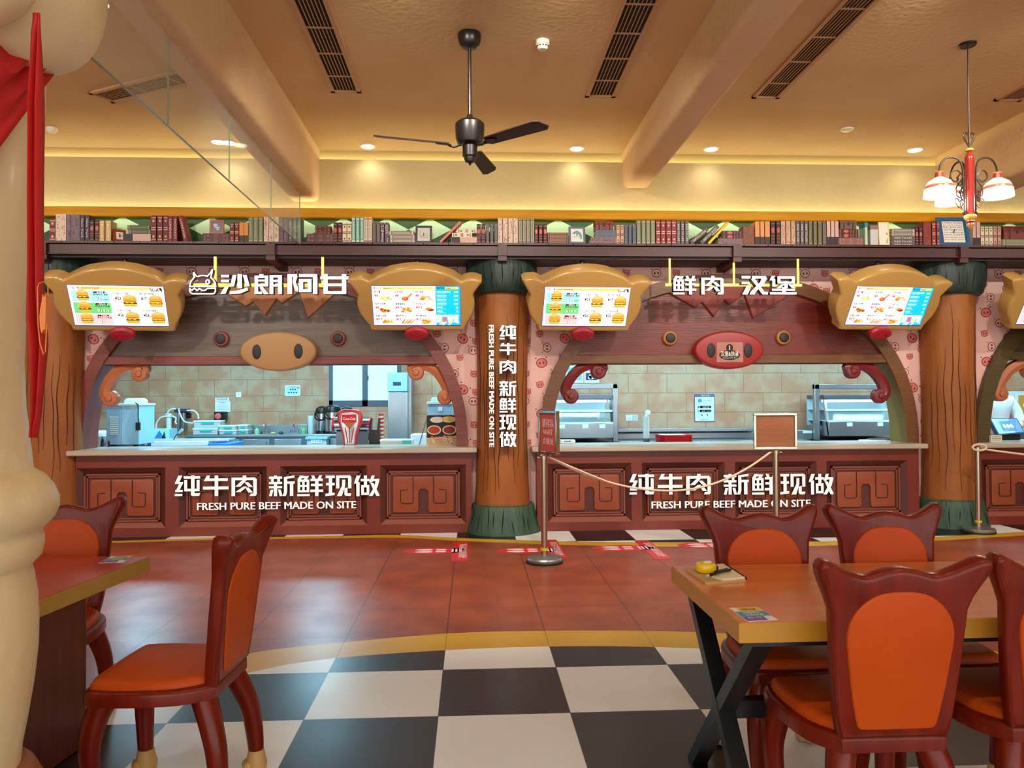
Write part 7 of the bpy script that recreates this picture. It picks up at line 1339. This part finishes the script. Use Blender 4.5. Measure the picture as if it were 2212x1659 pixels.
# worker
def skin_body(name, joints, edges, mats, parent, sub=2):
    me = bpy.data.meshes.new(name); me.from_pydata([j[0] for j in joints], edges, []); o = bpy.data.objects.new(name, me); COL.objects.link(o); o.parent = parent
    s = o.modifiers.new('skin', 'SKIN'); s.use_smooth_shade = True
    for i, j in enumerate(joints): me.skin_vertices[0].data[i].radius = (j[1], j[2])
    me.skin_vertices[0].data[0].use_root = True
    u = o.modifiers.new('sub', 'SUBSURF'); u.levels = u.render_levels = sub
    for m in mats: me.materials.append(m)
    return o
SKIN = mat('skin', (206, 156, 126), .5); CLOTH = mat('white_work_shirt', (226, 232, 236), .7)
px_ = at(2146, 880, Y=9.9).x; t = thing('person', 'person in a white shirt bending behind the till, face hidden by the arch', 'person', (px_, 9.9, 0)); B0 = lambda x, y, z: (x, y, z)
def load(o): return o
J = [((0, 0, .92), .15, .12), ((0, -.01, 1.08), .15, .12), ((.0, -.03, 1.24), .17, .125), ((0, -.05, 1.38), .13, .10), ((0, -.08, 1.46), .055, .06), ((0, -.11, 1.55), .085, .095), ((0, -.13, 1.64), .08, .095), ((0, -.13, 1.70), .05, .06),
     ((.17, -.05, 1.36), .075, .075), ((.25, -.10, 1.20), .058, .058), ((.24, -.17, 1.06), .05, .05), ((.13, -.32, 1.03), .042, .042), ((.05, -.40, 1.02), .035, .025),
     ((-.17, -.05, 1.36), .075, .075), ((-.25, -.10, 1.20), .058, .058), ((-.24, -.17, 1.06), .05, .05), ((-.13, -.32, 1.03), .042, .042), ((-.05, -.40, 1.02), .035, .025),
     ((.09, 0, .85), .095, .095), ((.10, -.02, .48), .065, .065), ((.10, .02, .09), .045, .045), ((.10, -.12, .03), .04, .03), ((-.09, 0, .85), .095, .095), ((-.10, -.02, .48), .065, .065), ((-.10, .02, .09), .045, .045), ((-.10, -.12, .03), .04, .03)]
E_ = [(0, 1), (1, 2), (2, 3), (3, 4), (4, 5), (5, 6), (6, 7), (3, 8), (8, 9), (9, 10), (10, 11), (11, 12), (3, 13), (13, 14), (14, 15), (15, 16), (16, 17), (0, 18), (18, 19), (19, 20), (20, 21), (0, 22), (22, 23), (23, 24), (24, 25)]
skin_body('body', J, E_, [SKIN], t)
SH_ = [(p, a*1.14+.008, b*1.14+.008) for p, a, b in J]; KEEP = [0, 1, 2, 3, 8, 9, 10, 13, 14, 15]; mp = {k: i for i, k in enumerate(KEEP)}
skin_body('shirt', [SH_[k] for k in KEEP], [(mp[a], mp[b]) for a, b in E_ if a in mp and b in mp], [CLOTH], t)
KEEP = [0, 18, 19, 20, 22, 23, 24]; mp = {k: i for i, k in enumerate(KEEP)}; skin_body('trousers', [SH_[k] for k in KEEP], [(mp[a], mp[b]) for a, b in E_ if a in mp and b in mp], [flat((44, 46, 56))], t)
mb = MB(); mb.ell(0, -.10, 1.66, .098, .112, .10, 0, 20, 12); mb.v = [(x, y, max(z, 1.575+.5*max(0, -.12-y))) for x, y, z in mb.v]; mb.build('hair', flat((26, 22, 22)), t, world=False)
mb = MB()
for s in (-1, 1): mb.ell(s*.035, -.222, 1.615, .011, .008, .008, 0, 8, 6); 
mb.build('eyes', BLK, t, world=False)
mb = MB(); mb.ell(0, -.232, 1.585, .012, .018, .02, 0, 8, 6); mb.build('nose', SKIN, t, world=False)
for s in (-1, 1):
    mb = MB()
    for k in range(4): b = Vector((s*.05-s*.02, -.40, 1.02)); mb.tube([(s*(.055-.0)+(k-1.5)*.019*1, -.415, 1.015), (s*.05+(k-1.5)*.021, -.45-.008*(k in (1, 2)), 1.01), (s*.05+(k-1.5)*.021, -.475-.01*(k in (1, 2)), .995)], [.0095, .009, .007], 6)
    mb.tube([(s*.05-s*.03, -.39, 1.015), (s*.05-s*.055, -.42, 1.005), (s*.05-s*.06, -.445, 1.0)], [.011, .01, .008], 6); mb.build('fingers', SKIN, t, world=False)
